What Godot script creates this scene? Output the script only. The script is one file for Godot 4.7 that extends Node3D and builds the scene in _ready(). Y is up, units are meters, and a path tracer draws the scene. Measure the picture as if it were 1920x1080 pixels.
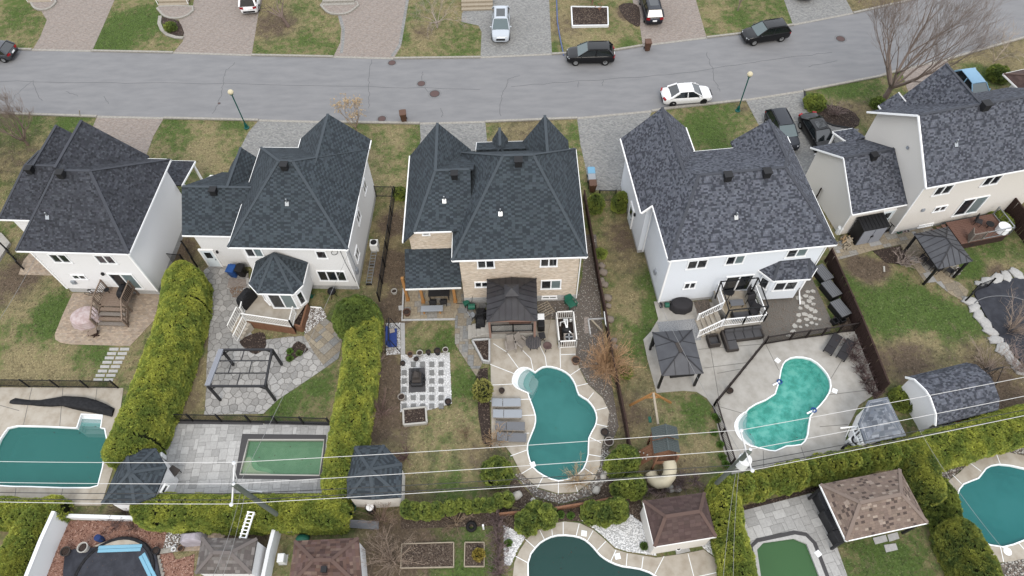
extends Node3D
# A street of suburban houses and their back yards seen from the air on an overcast spring day.
# World: metres, y up, the street runs along x at z = -52, the back yards lie towards +z.

const EYE := Vector3(.0,43.5,.0)
const FOCAL := 1280.0
var cam_x: Vector3
var cam_d: Vector3
var cam_f: Vector3
var M := {}
var names := {}
var rng := RandomNumberGenerator.new()

func _ready() -> void:
	make_camera()
	make_light()
	rng.seed = 20240425
	make_materials()
	build_ground()
	build_street()
	build_yard_floors()
	build_houses()
	build_sheds()
	build_pools()
	build_hedges()
	build_trees()
	build_cars()
	build_street_furniture()
	build_yard_things()
	build_fences()
	build_wires()

func make_camera() -> void:
	# the nadir falls 850 px below the middle of a 1920 px wide picture: the drone looks down 56 degrees with a slight roll
	var nadir := Vector3(25.0,850.0, FOCAL).normalized()
	var fwd := (Vector3(0,0,1) - nadir * nadir.z).normalized()
	var right := fwd.cross(nadir)
	if right.x < .0:
		right = -right
	# rows: world axes in camera coordinates (x right, y down, z ahead)
	cam_x = Vector3(right.x, -nadir.x, -fwd.x)
	cam_d = Vector3(right.y, -nadir.y, -fwd.y)
	cam_f = Vector3(right.z, -nadir.z, -fwd.z)
	var cam := Camera3D.new()
	cam.name = "camera"
	add_child(cam)
	cam.transform = Transform3D(Basis(cam_x, -cam_d, -cam_f), EYE)
	cam.fov = rad_to_deg(2.0 * atan(540.0 / FOCAL))
	cam.near = .5
	cam.far = 900.0
	cam.current = true

func make_light() -> void:
	var env := Environment.new()
	env.background_mode = Environment.BG_SKY
	var sm := ProceduralSkyMaterial.new()
	sm.sky_top_color = Color(.90,.92,.95)
	sm.sky_horizon_color = Color(.86,.88,.91)
	sm.sky_curve = .3
	sm.ground_bottom_color = Color(.45,.44,.42)
	sm.ground_horizon_color = Color(.62,.62,.62)
	sm.sky_energy_multiplier = 1.0
	var sky := Sky.new()
	sky.sky_material = sm
	env.sky = sky
	env.tonemap_mode = Environment.TONE_MAPPER_LINEAR
	env.tonemap_exposure = 2.15
	env.sdfgi_enabled = true
	env.ssao_enabled = true
	env.ssil_enabled = true
	var we := WorldEnvironment.new()
	we.name = "environment"
	we.environment = env
	add_child(we)
	var sun := DirectionalLight3D.new()
	sun.name = "sun"
	sun.light_energy = .36
	sun.light_angular_distance = 25.0
	sun.light_color = Color(1.0,.97,.93)
	sun.shadow_enabled = true
	add_child(sun)
	sun.rotation_degrees = Vector3(-48,6,0)

func P(px: float, py: float, h := .0) -> Vector3:
	# the place in the world, at height h, that the photograph shows at that point
	var r := cam_x * (px - 960.0) + cam_d * (py - 540.0) + cam_f * FOCAL
	return EYE + r * ((h - EYE.y) / r.y)

func PP(flat: Array, h := .0) -> PackedVector2Array:
	var out := PackedVector2Array()
	for i in range(0, flat.size(),2):
		var p := P(flat[i], flat[i + 1], h)
		out.append(Vector2(p.x, p.z))
	return out

func rounded(poly: PackedVector2Array, steps := 3) -> PackedVector2Array:
	var out := PackedVector2Array()
	var k := poly.size()
	for i in k:
		for s in steps:
			out.append(poly[i].cubic_interpolate(poly[(i + 1) % k], poly[(i - 1 + k) % k], poly[(i + 2) % k], float(s) / steps))
	return out

class MB:
	var v := PackedVector3Array()
	var n := PackedVector3Array()
	var t := PackedVector2Array()
	var c := PackedColorArray()
	var col := Color.WHITE
	var coloured := false

	static func fuv(p: Vector3, nn: Vector3) -> Vector2:
		var e := Vector3.UP.cross(nn)
		if e.length() < .05:
			return Vector2(p.x, p.z)
		e = e.normalized()
		return Vector2(p.dot(e),-p.dot(nn.cross(e)))

	func put(p: Vector3, nn: Vector3, uv: Vector2) -> void:
		v.append(p)
		n.append(nn)
		t.append(uv)
		if coloured:
			c.append(col)

	func tri(a: Vector3, b: Vector3, d: Vector3) -> void:
		var nn := (b - a).cross(d - a).normalized()
		put(a, nn, fuv(a, nn))
		put(d, nn, fuv(d, nn))
		put(b, nn, fuv(b, nn))

	func tris(a: Vector3, b: Vector3, d: Vector3, na: Vector3, nb: Vector3, nd: Vector3) -> void:
		put(a, na, Vector2(a.x + a.y, a.z + a.y))
		put(d, nd, Vector2(d.x + d.y, d.z + d.y))
		put(b, nb, Vector2(b.x + b.y, b.z + b.y))

	func face(pts: Array) -> void:
		var nn := Vector3.ZERO
		for i in range(1, pts.size() - 1):
			nn += (pts[i] - pts[0]).cross(pts[i + 1] - pts[0])
		nn = nn.normalized()
		for i in range(1, pts.size() - 1):
			put(pts[0], nn, fuv(pts[0], nn))
			put(pts[i + 1], nn, fuv(pts[i + 1], nn))
			put(pts[i], nn, fuv(pts[i], nn))

	func slope(pts: Array, thick := .16) -> void:
		# a roof plane of given outline with thickness downwards
		var nn := Vector3.ZERO
		for i in range(1, pts.size() - 1):
			nn += (pts[i] - pts[0]).cross(pts[i + 1] - pts[0])
		if nn.y < .0:
			pts = pts.duplicate()
			pts.reverse()
		face(pts)
		var low := []
		for p in pts:
			low.append(p - Vector3(0, thick, 0))
		var rev := low.duplicate()
		rev.reverse()
		face(rev)
		for i in pts.size():
			var j := (i + 1) % pts.size()
			face([pts[i], low[i], low[j], pts[j]])

	func box(at: Vector3, s: Vector3, b := Basis.IDENTITY) -> void:
		var h := s * .5
		var q := []
		for i in 8:
			q.append(at + b * Vector3(h.x if i & 1 else -h.x, h.y if i & 2 else -h.y, h.z if i & 4 else -h.z))
		face([q[4], q[5], q[7], q[6]])
		face([q[1], q[0], q[2], q[3]])
		face([q[5], q[1], q[3], q[7]])
		face([q[0], q[4], q[6], q[2]])
		face([q[6], q[7], q[3], q[2]])
		face([q[0], q[1], q[5], q[4]])

	func cbox(at: Vector3, s: Vector3, bev: float, b := Basis.IDENTITY) -> void:
		# box with chamfered edges round the top
		var h := s * .5
		var lo := []
		var mid := []
		var top := []
		for k in [[-1,1],[1,1],[1,-1],[-1,-1]]:
			lo.append(at + b * Vector3(k[0] * h.x, -h.y, k[1] * h.z))
			mid.append(at + b * Vector3(k[0] * h.x, h.y - bev, k[1] * h.z))
			top.append(at + b * Vector3(k[0] * (h.x - bev), h.y, k[1] * (h.z - bev)))
		face(top)
		for i in 4:
			var j := (i + 1) % 4
			face([lo[i], lo[j], mid[j], mid[i]])
			face([mid[i], mid[j], top[j], top[i]])
		face([lo[3], lo[2], lo[1], lo[0]])

	func bar(a: Vector3, z: Vector3, w := .05, h := .05) -> void:
		var d := z - a
		if d.length() < .0001:
			return
		var x := d.normalized()
		var side := x.cross(Vector3.UP)
		if side.length() < .01:
			side = Vector3.BACK
		side = side.normalized()
		box((a + z) * .5,Vector3(d.length(), h, w), Basis(x, side.cross(x), side))

	func tube(pts: Array, rad: Array, sides := 6, cap := true) -> void:
		var rings := []
		var dirs := []
		var side := Vector3.ZERO
		for i in pts.size():
			var d: Vector3 = (pts[min(i + 1, pts.size() - 1)] - pts[max(i - 1,0)]).normalized()
			if side == Vector3.ZERO or absf(side.dot(d)) > .95:
				side = d.cross(Vector3.UP if absf(d.y) < .9 else Vector3.RIGHT).normalized()
			side = (side - d * side.dot(d)).normalized()
			var up := d.cross(side)
			var ring := []
			var dd := []
			for k in sides:
				var a := TAU * k / sides
				var o := side * cos(a) + up * sin(a)
				ring.append(pts[i] + o * rad[i])
				dd.append(o)
			rings.append(ring)
			dirs.append(dd)
		for i in pts.size() - 1:
			for k in sides:
				var j := (k + 1) % sides
				tris(rings[i][k], rings[i][j], rings[i + 1][j], dirs[i][k], dirs[i][j], dirs[i + 1][j])
				tris(rings[i][k], rings[i + 1][j], rings[i + 1][k], dirs[i][k], dirs[i + 1][j], dirs[i + 1][k])
		if cap:
			var last: Array = rings[-1].duplicate()
			face(last)
			var first: Array = rings[0].duplicate()
			first.reverse()
			face(first)

	func lathe(at: Vector3, prof: Array, sides := 16) -> void:
		# prof: [radius, height] pairs from bottom to top
		for i in prof.size() - 1:
			var r0: float = prof[i][0]
			var r1: float = prof[i + 1][0]
			var y0: float = prof[i][1]
			var y1: float = prof[i + 1][1]
			var ny := r0 - r1
			var nr := y1 - y0
			for k in sides:
				var a := TAU * k / sides
				var b := TAU * (k + 1) / sides
				var da := Vector3(cos(a),0,-sin(a))
				var db := Vector3(cos(b),0,-sin(b))
				var na := (da * nr + Vector3.UP * ny).normalized()
				var nb := (db * nr + Vector3.UP * ny).normalized()
				if r1 > .0001:
					tris(at + da * r0 + Vector3(0, y0,0), at + db * r1 + Vector3(0, y1,0), at + da * r1 + Vector3(0, y1,0), na, nb, na)
				if r0 > .0001:
					tris(at + da * r0 + Vector3(0, y0,0), at + db * r0 + Vector3(0, y0,0), at + db * r1 + Vector3(0, y1,0), na, nb, nb)

	func prism(poly: PackedVector2Array, y0: float, y1: float, top := true, sides := true) -> void:
		var q := poly
		var area := .0
		for i in q.size():
			var j := (i + 1) % q.size()
			area += q[i].x * q[j].y - q[j].x * q[i].y
		if area > .0:
			q = q.duplicate()
			q.reverse()
		if top:
			var ix := Geometry2D.triangulate_polygon(q)
			for i in range(0, ix.size(),3):
				var a := Vector3(q[ix[i]].x, y1, q[ix[i]].y)
				var b := Vector3(q[ix[i + 1]].x, y1, q[ix[i + 1]].y)
				var d := Vector3(q[ix[i + 2]].x, y1, q[ix[i + 2]].y)
				if (b - a).cross(d - a).y < .0:
					tri(a, d, b)
				else:
					tri(a, b, d)
		if sides:
			for i in q.size():
				var j := (i + 1) % q.size()
				face([Vector3(q[i].x, y0, q[i].y),Vector3(q[j].x, y0, q[j].y),Vector3(q[j].x, y1, q[j].y),Vector3(q[i].x, y1, q[i].y)])

	func blob(at: Vector3, r: Vector3, seg := 10, b := Basis.IDENTITY, lump := .0) -> void:
		# an ellipsoid, uneven by lump
		var rings := int(seg / 2.0) + 1
		var pts := []
		for i in rings + 1:
			var row := []
			var th := PI * i / rings
			for k in seg:
				var a := TAU * k / seg
				var d := Vector3(sin(th) * cos(a), cos(th), sin(th) * sin(a))
				var f := 1.0 + lump * sin(d.x * 5.0 + at.x * 3.0) * cos(d.z * 4.0 + at.z * 2.0 + d.y * 3.0)
				row.append([at + b * (d * r * f), b * (d / r).normalized()])
			pts.append(row)
		for i in rings:
			for k in seg:
				var j := (k + 1) % seg
				tris(pts[i][k][0], pts[i][j][0], pts[i + 1][j][0], pts[i][k][1], pts[i][j][1], pts[i + 1][j][1])
				tris(pts[i][k][0], pts[i + 1][j][0], pts[i + 1][k][0], pts[i][k][1], pts[i + 1][j][1], pts[i + 1][k][1])

	func loft(rings: Array, caps := true) -> void:
		# closed rings of equal size, smooth across
		var k: int = rings[0].size()
		var nn := []
		for i in rings.size():
			var row := []
			for j in k:
				var du: Vector3 = rings[mini(i + 1, rings.size() - 1)][j] - rings[maxi(i - 1,0)][j]
				var dv: Vector3 = rings[i][(j + 1) % k] - rings[i][(j - 1 + k) % k]
				row.append(dv.cross(du).normalized())
			nn.append(row)
		for i in rings.size() - 1:
			for j in k:
				var q := (j + 1) % k
				tris(rings[i][j], rings[i][q], rings[i + 1][q], nn[i][j], nn[i][q], nn[i + 1][q])
				tris(rings[i][j], rings[i + 1][q], rings[i + 1][j], nn[i][j], nn[i + 1][q], nn[i + 1][j])
		if caps:
			face(rings[-1])
			var f: Array = rings[0].duplicate()
			f.reverse()
			face(f)

	func mesh() -> ArrayMesh:
		var arr := []
		arr.resize(Mesh.ARRAY_MAX)
		arr[Mesh.ARRAY_VERTEX] = v
		arr[Mesh.ARRAY_NORMAL] = n
		arr[Mesh.ARRAY_TEX_UV] = t
		if coloured:
			arr[Mesh.ARRAY_COLOR] = c
		var m := ArrayMesh.new()
		m.add_surface_from_arrays(Mesh.PRIMITIVE_TRIANGLES, arr)
		return m

func numbered(called: String) -> String:
	var k: int = names.get(called, 0)
	names[called] = k + 1
	return called if k == 0 else "%s_%03d" % [called, k]

func thing(called: String, label: String, category: String, at := Vector3.ZERO, turn := .0, group := "") -> Node3D:
	var o := Node3D.new()
	o.name = numbered(called)
	add_child(o)
	o.position = at
	o.rotation_degrees.y = turn
	o.set_meta("label", label)
	o.set_meta("category", category)
	if group:
		o.set_meta("group", group)
	return o

func part(parent: Node, called: String, mb: MB, m: Material, kind := "") -> MeshInstance3D:
	var o := MeshInstance3D.new()
	o.name = called
	o.mesh = mb.mesh()
	o.material_override = m
	parent.add_child(o, true)
	if kind:
		o.set_meta("kind", kind)
	return o

func again(parent: Node, called: String, mesh: Mesh, m: Material, at: Vector3, b := Basis.IDENTITY) -> MeshInstance3D:
	var o := MeshInstance3D.new()
	o.name = called
	o.mesh = mesh
	o.material_override = m
	parent.add_child(o, true)
	o.transform = Transform3D(b, at)
	return o

func setting(called: String, mb: MB, m: Material) -> MeshInstance3D:
	var o := part(self, numbered(called), mb, m)
	o.set_meta("kind", "structure")
	return o

func copy_of(o: Node3D, at: Vector3, turn: float, label: String, base: String) -> Node3D:
	var r: Node3D = o.duplicate()
	r.name = numbered(base)
	add_child(r)
	r.position = at
	r.rotation_degrees.y = turn
	r.set_meta("label", label)
	return r

func pbox(parent: Node, called: String, m: Material, at: Vector3, s: Vector3, turn := Vector3.ZERO) -> MeshInstance3D:
	var b := MB.new()
	b.box(at, s, Basis.from_euler(turn * PI / 180.0))
	return part(parent, called, b, m)

func pcbox(parent: Node, called: String, m: Material, at: Vector3, s: Vector3, bev := .02, turn := Vector3.ZERO) -> MeshInstance3D:
	var b := MB.new()
	b.cbox(at, s, bev, Basis.from_euler(turn * PI / 180.0))
	return part(parent, called, b, m)

func pbar(parent: Node, called: String, m: Material, a: Vector3, z: Vector3, w := .05, h := .05) -> MeshInstance3D:
	var b := MB.new()
	b.bar(a, z, w, h)
	return part(parent, called, b, m)

func ptube(parent: Node, called: String, m: Material, pts: Array, r: float, sides := 6) -> MeshInstance3D:
	var b := MB.new()
	var rad := []
	for p in pts:
		rad.append(r)
	b.tube(pts, rad, sides)
	return part(parent, called, b, m)

func plathe(parent: Node, called: String, m: Material, at: Vector3, prof: Array, sides := 16) -> MeshInstance3D:
	var b := MB.new()
	b.lathe(at, prof, sides)
	return part(parent, called, b, m)

func slab(called: String, m: Material, poly: PackedVector2Array, y1: float, y0 := -.05) -> MeshInstance3D:
	var b := MB.new()
	b.prism(poly, y0, y1)
	return setting(called, b, m)

func pslab(parent: Node, called: String, m: Material, poly: PackedVector2Array, y1: float, y0 := -.05) -> MeshInstance3D:
	var b := MB.new()
	b.prism(poly, y0, y1)
	return part(parent, called, b, m)

func grown(poly: PackedVector2Array, by: float) -> PackedVector2Array:
	var r := Geometry2D.offset_polygon(poly, by, Geometry2D.JOIN_ROUND if by > .3 else Geometry2D.JOIN_MITER)
	return r[0] if r.size() else poly

func ribbon(b: MB, pts: PackedVector2Array, w: float, y0: float, y1: float, closed := false) -> void:
	# a strip of width w along a line, with height
	var k := pts.size()
	var left := []
	var right := []
	for i in k:
		var prev := pts[(i - 1 + k) % k] if closed or i > 0 else pts[i]
		var next := pts[(i + 1) % k] if closed or i < k - 1 else pts[i]
		var d := (next - prev).normalized()
		var nn := Vector2(-d.y, d.x) * w * .5
		left.append(pts[i] - nn)
		right.append(pts[i] + nn)
	for i in (k if closed else k - 1):
		var j := (i + 1) % k
		var a := Vector3(left[i].x, y1, left[i].y)
		var d := Vector3(left[j].x, y1, left[j].y)
		var e := Vector3(right[j].x, y1, right[j].y)
		var f := Vector3(right[i].x, y1, right[i].y)
		var dn := Vector3(0, y0 - y1,0)
		b.face([a, f, e, d])
		b.face([a, d, d + dn, a + dn])
		b.face([f, f + dn, e + dn, e])
		if not closed and i == 0:
			b.face([a, a + dn, f + dn, f])
		if not closed and i == k - 2:
			b.face([d, e, e + dn, d + dn])

# ---------------------------------------------------------------- materials
const K := .62      # ground and yard stuffs were read off at an exposure of 1.35

func lin(r: float, g: float, b: float) -> Color:
	return Color(r * K, g * K, b * K).linear_to_srgb()

func linw(r: float, g: float, b: float) -> Color:
	return Color(r, g, b).linear_to_srgb()

func mat(called: String, c: Color, rough := .85, metal := .0) -> StandardMaterial3D:
	var m := StandardMaterial3D.new()
	m.resource_name = called
	m.albedo_color = c
	m.roughness = rough
	m.metallic = metal
	m.metallic_specular = .35
	M[called] = m
	return m

func noise_of(seed_: int, freq: float, oct := 4, kind := FastNoiseLite.TYPE_SIMPLEX_SMOOTH) -> FastNoiseLite:
	var f := FastNoiseLite.new()
	f.noise_type = kind
	f.seed = seed_
	f.frequency = freq
	f.fractal_octaves = oct
	f.fractal_gain = .6
	return f

func grain(called: String, stops: Array, tile: float, freq: float, rough := .9, bump := .0, oct := 5, size := 512) -> StandardMaterial3D:
	var m := mat(called, Color.WHITE, rough)
	var tex := NoiseTexture2D.new()
	tex.width = size
	tex.height = size
	tex.seamless = true
	tex.noise = noise_of(called.hash() % 9999, freq, oct)
	var g := Gradient.new()
	var offs := PackedFloat32Array()
	var cols := PackedColorArray()
	for s in stops:
		offs.append(s[0])
		cols.append(s[1])
	g.offsets = offs
	g.colors = cols
	tex.color_ramp = g
	m.albedo_texture = tex
	m.uv1_scale = Vector3(1.0 / tile, 1.0 / tile, 1.0)
	if bump > .0:
		var h := NoiseTexture2D.new()
		h.width = size
		h.height = size
		h.seamless = true
		h.noise = tex.noise
		m.heightmap_enabled = true
		m.heightmap_texture = h
		m.heightmap_scale = bump
	return m

func two(a: Color, b: Color) -> Array:
	return [[.25, a],[.75, b]]

func tex_mat(called: String, im: Image, size: Vector2, rough := .9, tint := Color.WHITE, height: Image = null, bump := 1.0) -> StandardMaterial3D:
	var m := mat(called, tint, rough)
	m.albedo_texture = ImageTexture.create_from_image(im)
	m.uv1_scale = Vector3(1.0 / size.x, 1.0 / size.y, 1.0)
	if height:
		m.heightmap_enabled = true
		m.heightmap_texture = ImageTexture.create_from_image(height)
		m.heightmap_scale = bump
	return m

func shingle_images(seed_: int, px: int, course: int, wmin: int, wmax: int, tones: Array, dash := .0) -> Array:
	var r := RandomNumberGenerator.new()
	r.seed = seed_
	var im := Image.create(px, px, false, Image.FORMAT_RGB8)
	var hi := Image.create(px, px, false, Image.FORMAT_L8)
	for row in px / course:
		var x := 0
		while x < px:
			var w := r.randi_range(wmin, wmax)
			var t: Color = tones[r.randi() % tones.size()]
			var k := r.randf_range(.9,1.1)
			if dash > .0:
				k = r.randf_range(.95,1.05)
				t = tones[(x / wmin + row) % 2] if r.randf() > dash else tones[r.randi() % tones.size()]
			im.fill_rect(Rect2i(x, row * course, w, course), Color(t.r * k, t.g * k, t.b * k))
			var base := r.randf_range(.45,.8)
			for y in course:
				var hh := base + .2 * float(y) / course
				if y >= course - 2:
					hh *= .4
				hi.fill_rect(Rect2i(x, row * course + y, maxi(w - 1,1),1), Color(hh, hh, hh))
			x += w
	for i in px * px / 6:
		var q := Vector2i(r.randi() % px, r.randi() % px)
		var o := im.get_pixelv(q)
		var f := r.randf_range(.8,1.22)
		im.set_pixelv(q, Color(o.r * f, o.g * f, o.b * f))
	return [im, hi]

func paver_images(seed_: int, pw: int, ph: int, across: int, down: int, tones: Array, joint: Color) -> Array:
	var r := RandomNumberGenerator.new()
	r.seed = seed_
	var im := Image.create(pw * across, ph * down, false, Image.FORMAT_RGB8)
	im.fill(joint)
	var hi := Image.create(pw * across, ph * down, false, Image.FORMAT_L8)
	for row in down:
		for k in range(-1, across):
			var x := k * pw + (pw / 2 if row % 2 else 0)
			var t: Color = tones[r.randi() % tones.size()]
			var f := r.randf_range(.93,1.07)
			var re := Rect2i(x + 1, row * ph + 1, pw - 1, ph - 1)
			var cc := Color(t.r * f, t.g * f, t.b * f)
			im.fill_rect(re, cc)
			hi.fill_rect(re, Color.WHITE)
			if k == -1 and row % 2:
				im.fill_rect(Rect2i(x + 1 + pw * across, row * ph + 1, pw - 1, ph - 1), cc)
				hi.fill_rect(Rect2i(x + 1 + pw * across, row * ph + 1, pw - 1, ph - 1), Color.WHITE)
	return [im, hi]

func make_materials() -> void:
	var sa := shingle_images(11,1024,32,30,64,[lin(.050,.053,.064), lin(.062,.066,.079), lin(.036,.038,.046), lin(.078,.083,.098), lin(.053,.056,.068)])
	tex_mat("roof_charcoal", sa[0],Vector2(3.6,4.0),.95, Color.WHITE, sa[1],2.2)
	var sb := shingle_images(12,1024,32,48,50,[lin(.066,.082,.096), lin(.038,.047,.056), lin(.057,.070,.082)],.35)
	tex_mat("roof_slate", sb[0],Vector2(5.2,4.9),.95, Color.WHITE, sb[1],2.2)
	var sd := shingle_images(13,1024,32,30,60,[lin(.115,.123,.150), lin(.128,.137,.165), lin(.062,.067,.083), lin(.138,.147,.175), lin(.056,.060,.076)])
	tex_mat("roof_grey", sd[0],Vector2(3.6,4.0),.95, Color.WHITE, sd[1],2.2)
	var sn := shingle_images(14,1024,64,60,150,[lin(.125,.075,.06), lin(.16,.10,.08), lin(.09,.055,.048), lin(.19,.13,.105), lin(.14,.09,.08)])
	tex_mat("roof_brown", sn[0],Vector2(3.0,3.0),.95, Color.WHITE, sn[1],2.2)
	var sp := shingle_images(15,1024,64,100,104,[lin(.10,.066,.061), lin(.118,.08,.073), lin(.092,.06,.056)],.5)
	tex_mat("roof_plum", sp[0],Vector2(3.4,3.4),.95, Color.WHITE, sp[1],2.2)
	var st := shingle_images(16,1024,64,70,120,[lin(.25,.19,.155), lin(.22,.165,.137), lin(.10,.075,.065), lin(.36,.29,.24), lin(.235,.178,.148)],.62)
	tex_mat("roof_tan", st[0],Vector2(2.6,2.4),.95, Color.WHITE, st[1],2.2)
	var sw := shingle_images(17,512,32,30,70,[lin(.155,.135,.125), lin(.185,.165,.155), lin(.13,.112,.105), lin(.205,.185,.175)])
	tex_mat("roof_tan_dull", sw[0],Vector2(3.0,3.0),.95, Color.WHITE, sw[1],2.0)
	var spp := shingle_images(18,512,32,40,110,[lin(.19,.21,.245), lin(.23,.25,.285), lin(.16,.178,.21), lin(.27,.29,.325)])
	tex_mat("roof_pale", spp[0],Vector2(3.0,2.6),.9, Color.WHITE, spp[1],1.5)
	mat("roof_cap_dull", lin(.19,.165,.155),.95)
	mat("roof_cap_dark", lin(.075,.08,.095),.95)
	mat("roof_cap_slate", lin(.075,.09,.104),.95)
	mat("roof_cap_brown", lin(.145,.095,.08),.95)
	mat("roof_cap_tan", lin(.25,.195,.165),.95)
	var si := Image.create(4,64, false, Image.FORMAT_L8)
	for y in 64:
		var h := float((y % 32)) / 32.0
		si.fill_rect(Rect2i(0, y, 4,1), Color(h, h, h))
	var blank := Image.create(64,64, false, Image.FORMAT_RGB8)
	var wr := RandomNumberGenerator.new()
	wr.seed = 5
	for y in 64:
		for x in 64:
			var f := .94 + wr.randf() * .06
			blank.set_pixel(x, y, Color(f, f, f))
	var blank_t := ImageTexture.create_from_image(blank)
	var si_t := ImageTexture.create_from_image(si)
	for w in [["siding_white", linw(.70,.695,.70)],["siding_cream", linw(.61,.58,.54)],["siding_cool", linw(.66,.69,.735)]]:
		var m := mat(w[0], w[1],.6)
		m.albedo_texture = blank_t
		m.uv1_scale = Vector3(.8,4.0,1.0)
		m.heightmap_enabled = true
		m.heightmap_texture = si_t
		m.heightmap_scale = 1.2
	grain("stucco_white", two(linw(.57,.565,.56), linw(.62,.615,.61)),2.0,.03,.95,.15)
	var bk := paver_images(21,16,6,32,80,[linw(.47,.39,.31), linw(.51,.43,.35), linw(.43,.355,.28), linw(.53,.46,.38)], linw(.46,.40,.33))
	tex_mat("brick_beige", bk[0],Vector2(7.0,6.0),.92, Color.WHITE, bk[1],.3)
	grain("foundation", two(linw(.30,.30,.30), linw(.38,.38,.375)),2.5,.02,.95,.4)
	mat("trim_white", linw(.78,.78,.78),.5)
	mat("trim_cream", linw(.66,.65,.63),.5)
	mat("vinyl_white", linw(.76,.77,.78),.45)
	var gl := mat("glass_dark", lin(.02,.024,.03),.06)
	gl.metallic_specular = .75
	var gb := mat("glass_blind", lin(.20,.26,.27),.08)
	gb.metallic_specular = .75
	mat("vent_black", lin(.02,.02,.022),.6)
	mat("metal_galvanised", lin(.5,.52,.54),.35,.7)
	mat("door_pale", linw(.60,.66,.70),.5)
	grain("asphalt", [[.1, lin(.238,.238,.247)],[.5, lin(.262,.262,.27)],[.9, lin(.29,.288,.295)]],9.0,.007,.95,.0,7,1024).uv1_scale = Vector3(1.0 / 26.0,1.0 / 7.0,1.0)
	mat("asphalt_crack", lin(.12,.12,.125),.95)
	grain("asphalt_patch", two(lin(.21,.21,.215), lin(.26,.258,.26)),3.0,.02,.95,.3)
	grain("kerb", two(lin(.34,.32,.285), lin(.44,.415,.375)),3.0,.02,.95,.4)
	var rose := paver_images(31,24,12,20,40,[lin(.33,.275,.24), lin(.36,.305,.27), lin(.295,.25,.22), lin(.34,.30,.275)], lin(.25,.22,.2))
	tex_mat("paver_rose", rose[0],Vector2(3.0,3.0),.93, Color.WHITE, rose[1],.25)
	var gp := paver_images(32,24,16,20,30,[lin(.28,.278,.272), lin(.31,.308,.30), lin(.25,.25,.245), lin(.33,.325,.31)], lin(.2,.2,.195))
	tex_mat("paver_grey", gp[0],Vector2(3.2,3.2),.93, Color.WHITE, gp[1],.25)
	var tp := paver_images(33,24,14,20,34,[lin(.44,.345,.26), lin(.48,.385,.295), lin(.38,.30,.23), lin(.42,.345,.275)], lin(.28,.225,.18))
	tex_mat("paver_tan", tp[0],Vector2(4.2,4.2),.93, Color.WHITE, tp[1],.4)
	grain("concrete_warm", [[.15, lin(.42,.365,.295)],[.5, lin(.50,.45,.378)],[.85, lin(.55,.50,.43)]],7.0,.006,.9,.0,7,1024)
	grain("concrete_pale", [[.15, lin(.41,.387,.35)],[.5, lin(.475,.452,.414)],[.85, lin(.52,.498,.46)]],7.0,.006,.9,.0,7,1024)
	grain("mulch_dark", [[.25, lin(.028,.020,.017)],[.5, lin(.06,.043,.036)],[.8, lin(.12,.09,.075)]],1.4,.05,1.0,3.0)
	grain("mulch_red", [[.25, lin(.20,.095,.066)],[.5, lin(.34,.185,.137)],[.75, lin(.52,.335,.265)]],2.0,.08,1.0,2.0,3)
	grain("soil", [[.25, lin(.06,.042,.032)],[.5, lin(.10,.074,.057)],[.8, lin(.165,.13,.10)]],2.0,.03,1.0,3.0)
	grain("pebble", [[.25, lin(.10,.085,.075)],[.5, lin(.20,.172,.15)],[.75, lin(.34,.305,.275)]],1.0,.07,1.0,3.0,3)
	grain("grit", [[.25, lin(.15,.135,.12)],[.5, lin(.20,.182,.162)],[.75, lin(.26,.24,.215)]],1.2,.06,1.0,2.0,3)
	grain("white_stone_bed", [[.25, linw(.22,.22,.22)],[.45, linw(.45,.45,.45)],[.8, linw(.58,.58,.58)]],1.0,.06,1.0,3.0,3)
	mat("white_stone", linw(.58,.58,.58),.9)
	mat("grey_stone", lin(.27,.225,.19),.9)
	for k in 5:
		var f := .82 + .09 * k
		grain("flag_%d" % k, two(lin(.37 * f, .358 * f, .342 * f), lin(.46 * f, .446 * f, .426 * f)),.9,.02,.93,.0,5,256)
	for k in 4:
		var f := .84 + .1 * k
		grain("plate_%d" % k, two(lin(.46 * f, .452 * f, .44 * f), lin(.53 * f, .522 * f, .508 * f)),1.2,.02,.93,.0,5,256)
	var sq := [[.30,.25,.18],[.27,.255,.23],[.22,.22,.215],[.33,.285,.215],[.25,.215,.165]]
	for k in 5:
		grain("square_%d" % k, two(lin(sq[k][0] * 1.05, sq[k][1] * 1.05, sq[k][2] * 1.05), lin(sq[k][0] * 1.4, sq[k][1] * 1.4, sq[k][2] * 1.4)),1.1,.02,.93,.0,5,256)
	mat("joint_dark", lin(.10,.095,.085),1.0)
	mat("joint_sand", lin(.19,.18,.165),1.0)
	mat("band_charcoal", lin(.085,.082,.085),.9)
	grain("slate_tile", two(lin(.19,.19,.188), lin(.27,.27,.265)),.8,.03,.93,.4,5,256)
	for w in [["wood_brown", [.21,.15,.115],[.36,.28,.22]],["wood_grey", [.19,.165,.145],[.33,.29,.255]],["wood_red", [.20,.09,.05],[.36,.20,.125]],["wood_gold", [.40,.19,.06],[.56,.30,.115]],["wood_dark", [.035,.018,.014],[.075,.043,.035]],["wood_deck", [.16,.085,.065],[.24,.14,.11]],["wood_pale", [.36,.30,.225],[.48,.42,.33]]]:
		var a: Array = w[1]
		var b: Array = w[2]
		var m := grain(w[0], two(lin(a[0], a[1], a[2]), lin(b[0], b[1], b[2])),1.0,.03,.85,.0,4,256)
		m.uv1_scale = Vector3(.5,5.0,1.0)
	mat("steel_black", lin(.014,.014,.016),.5)
	mat("steel_charcoal", lin(.035,.035,.039),.5)
	grain("metal_roof", two(lin(.046,.044,.049), lin(.056,.054,.059)),3.0,.01,.42,.0,3,256)
	grain("metal_roof_blue", two(lin(.085,.087,.098), lin(.1,.103,.114)),3.0,.01,.42,.0,3,256)
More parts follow.
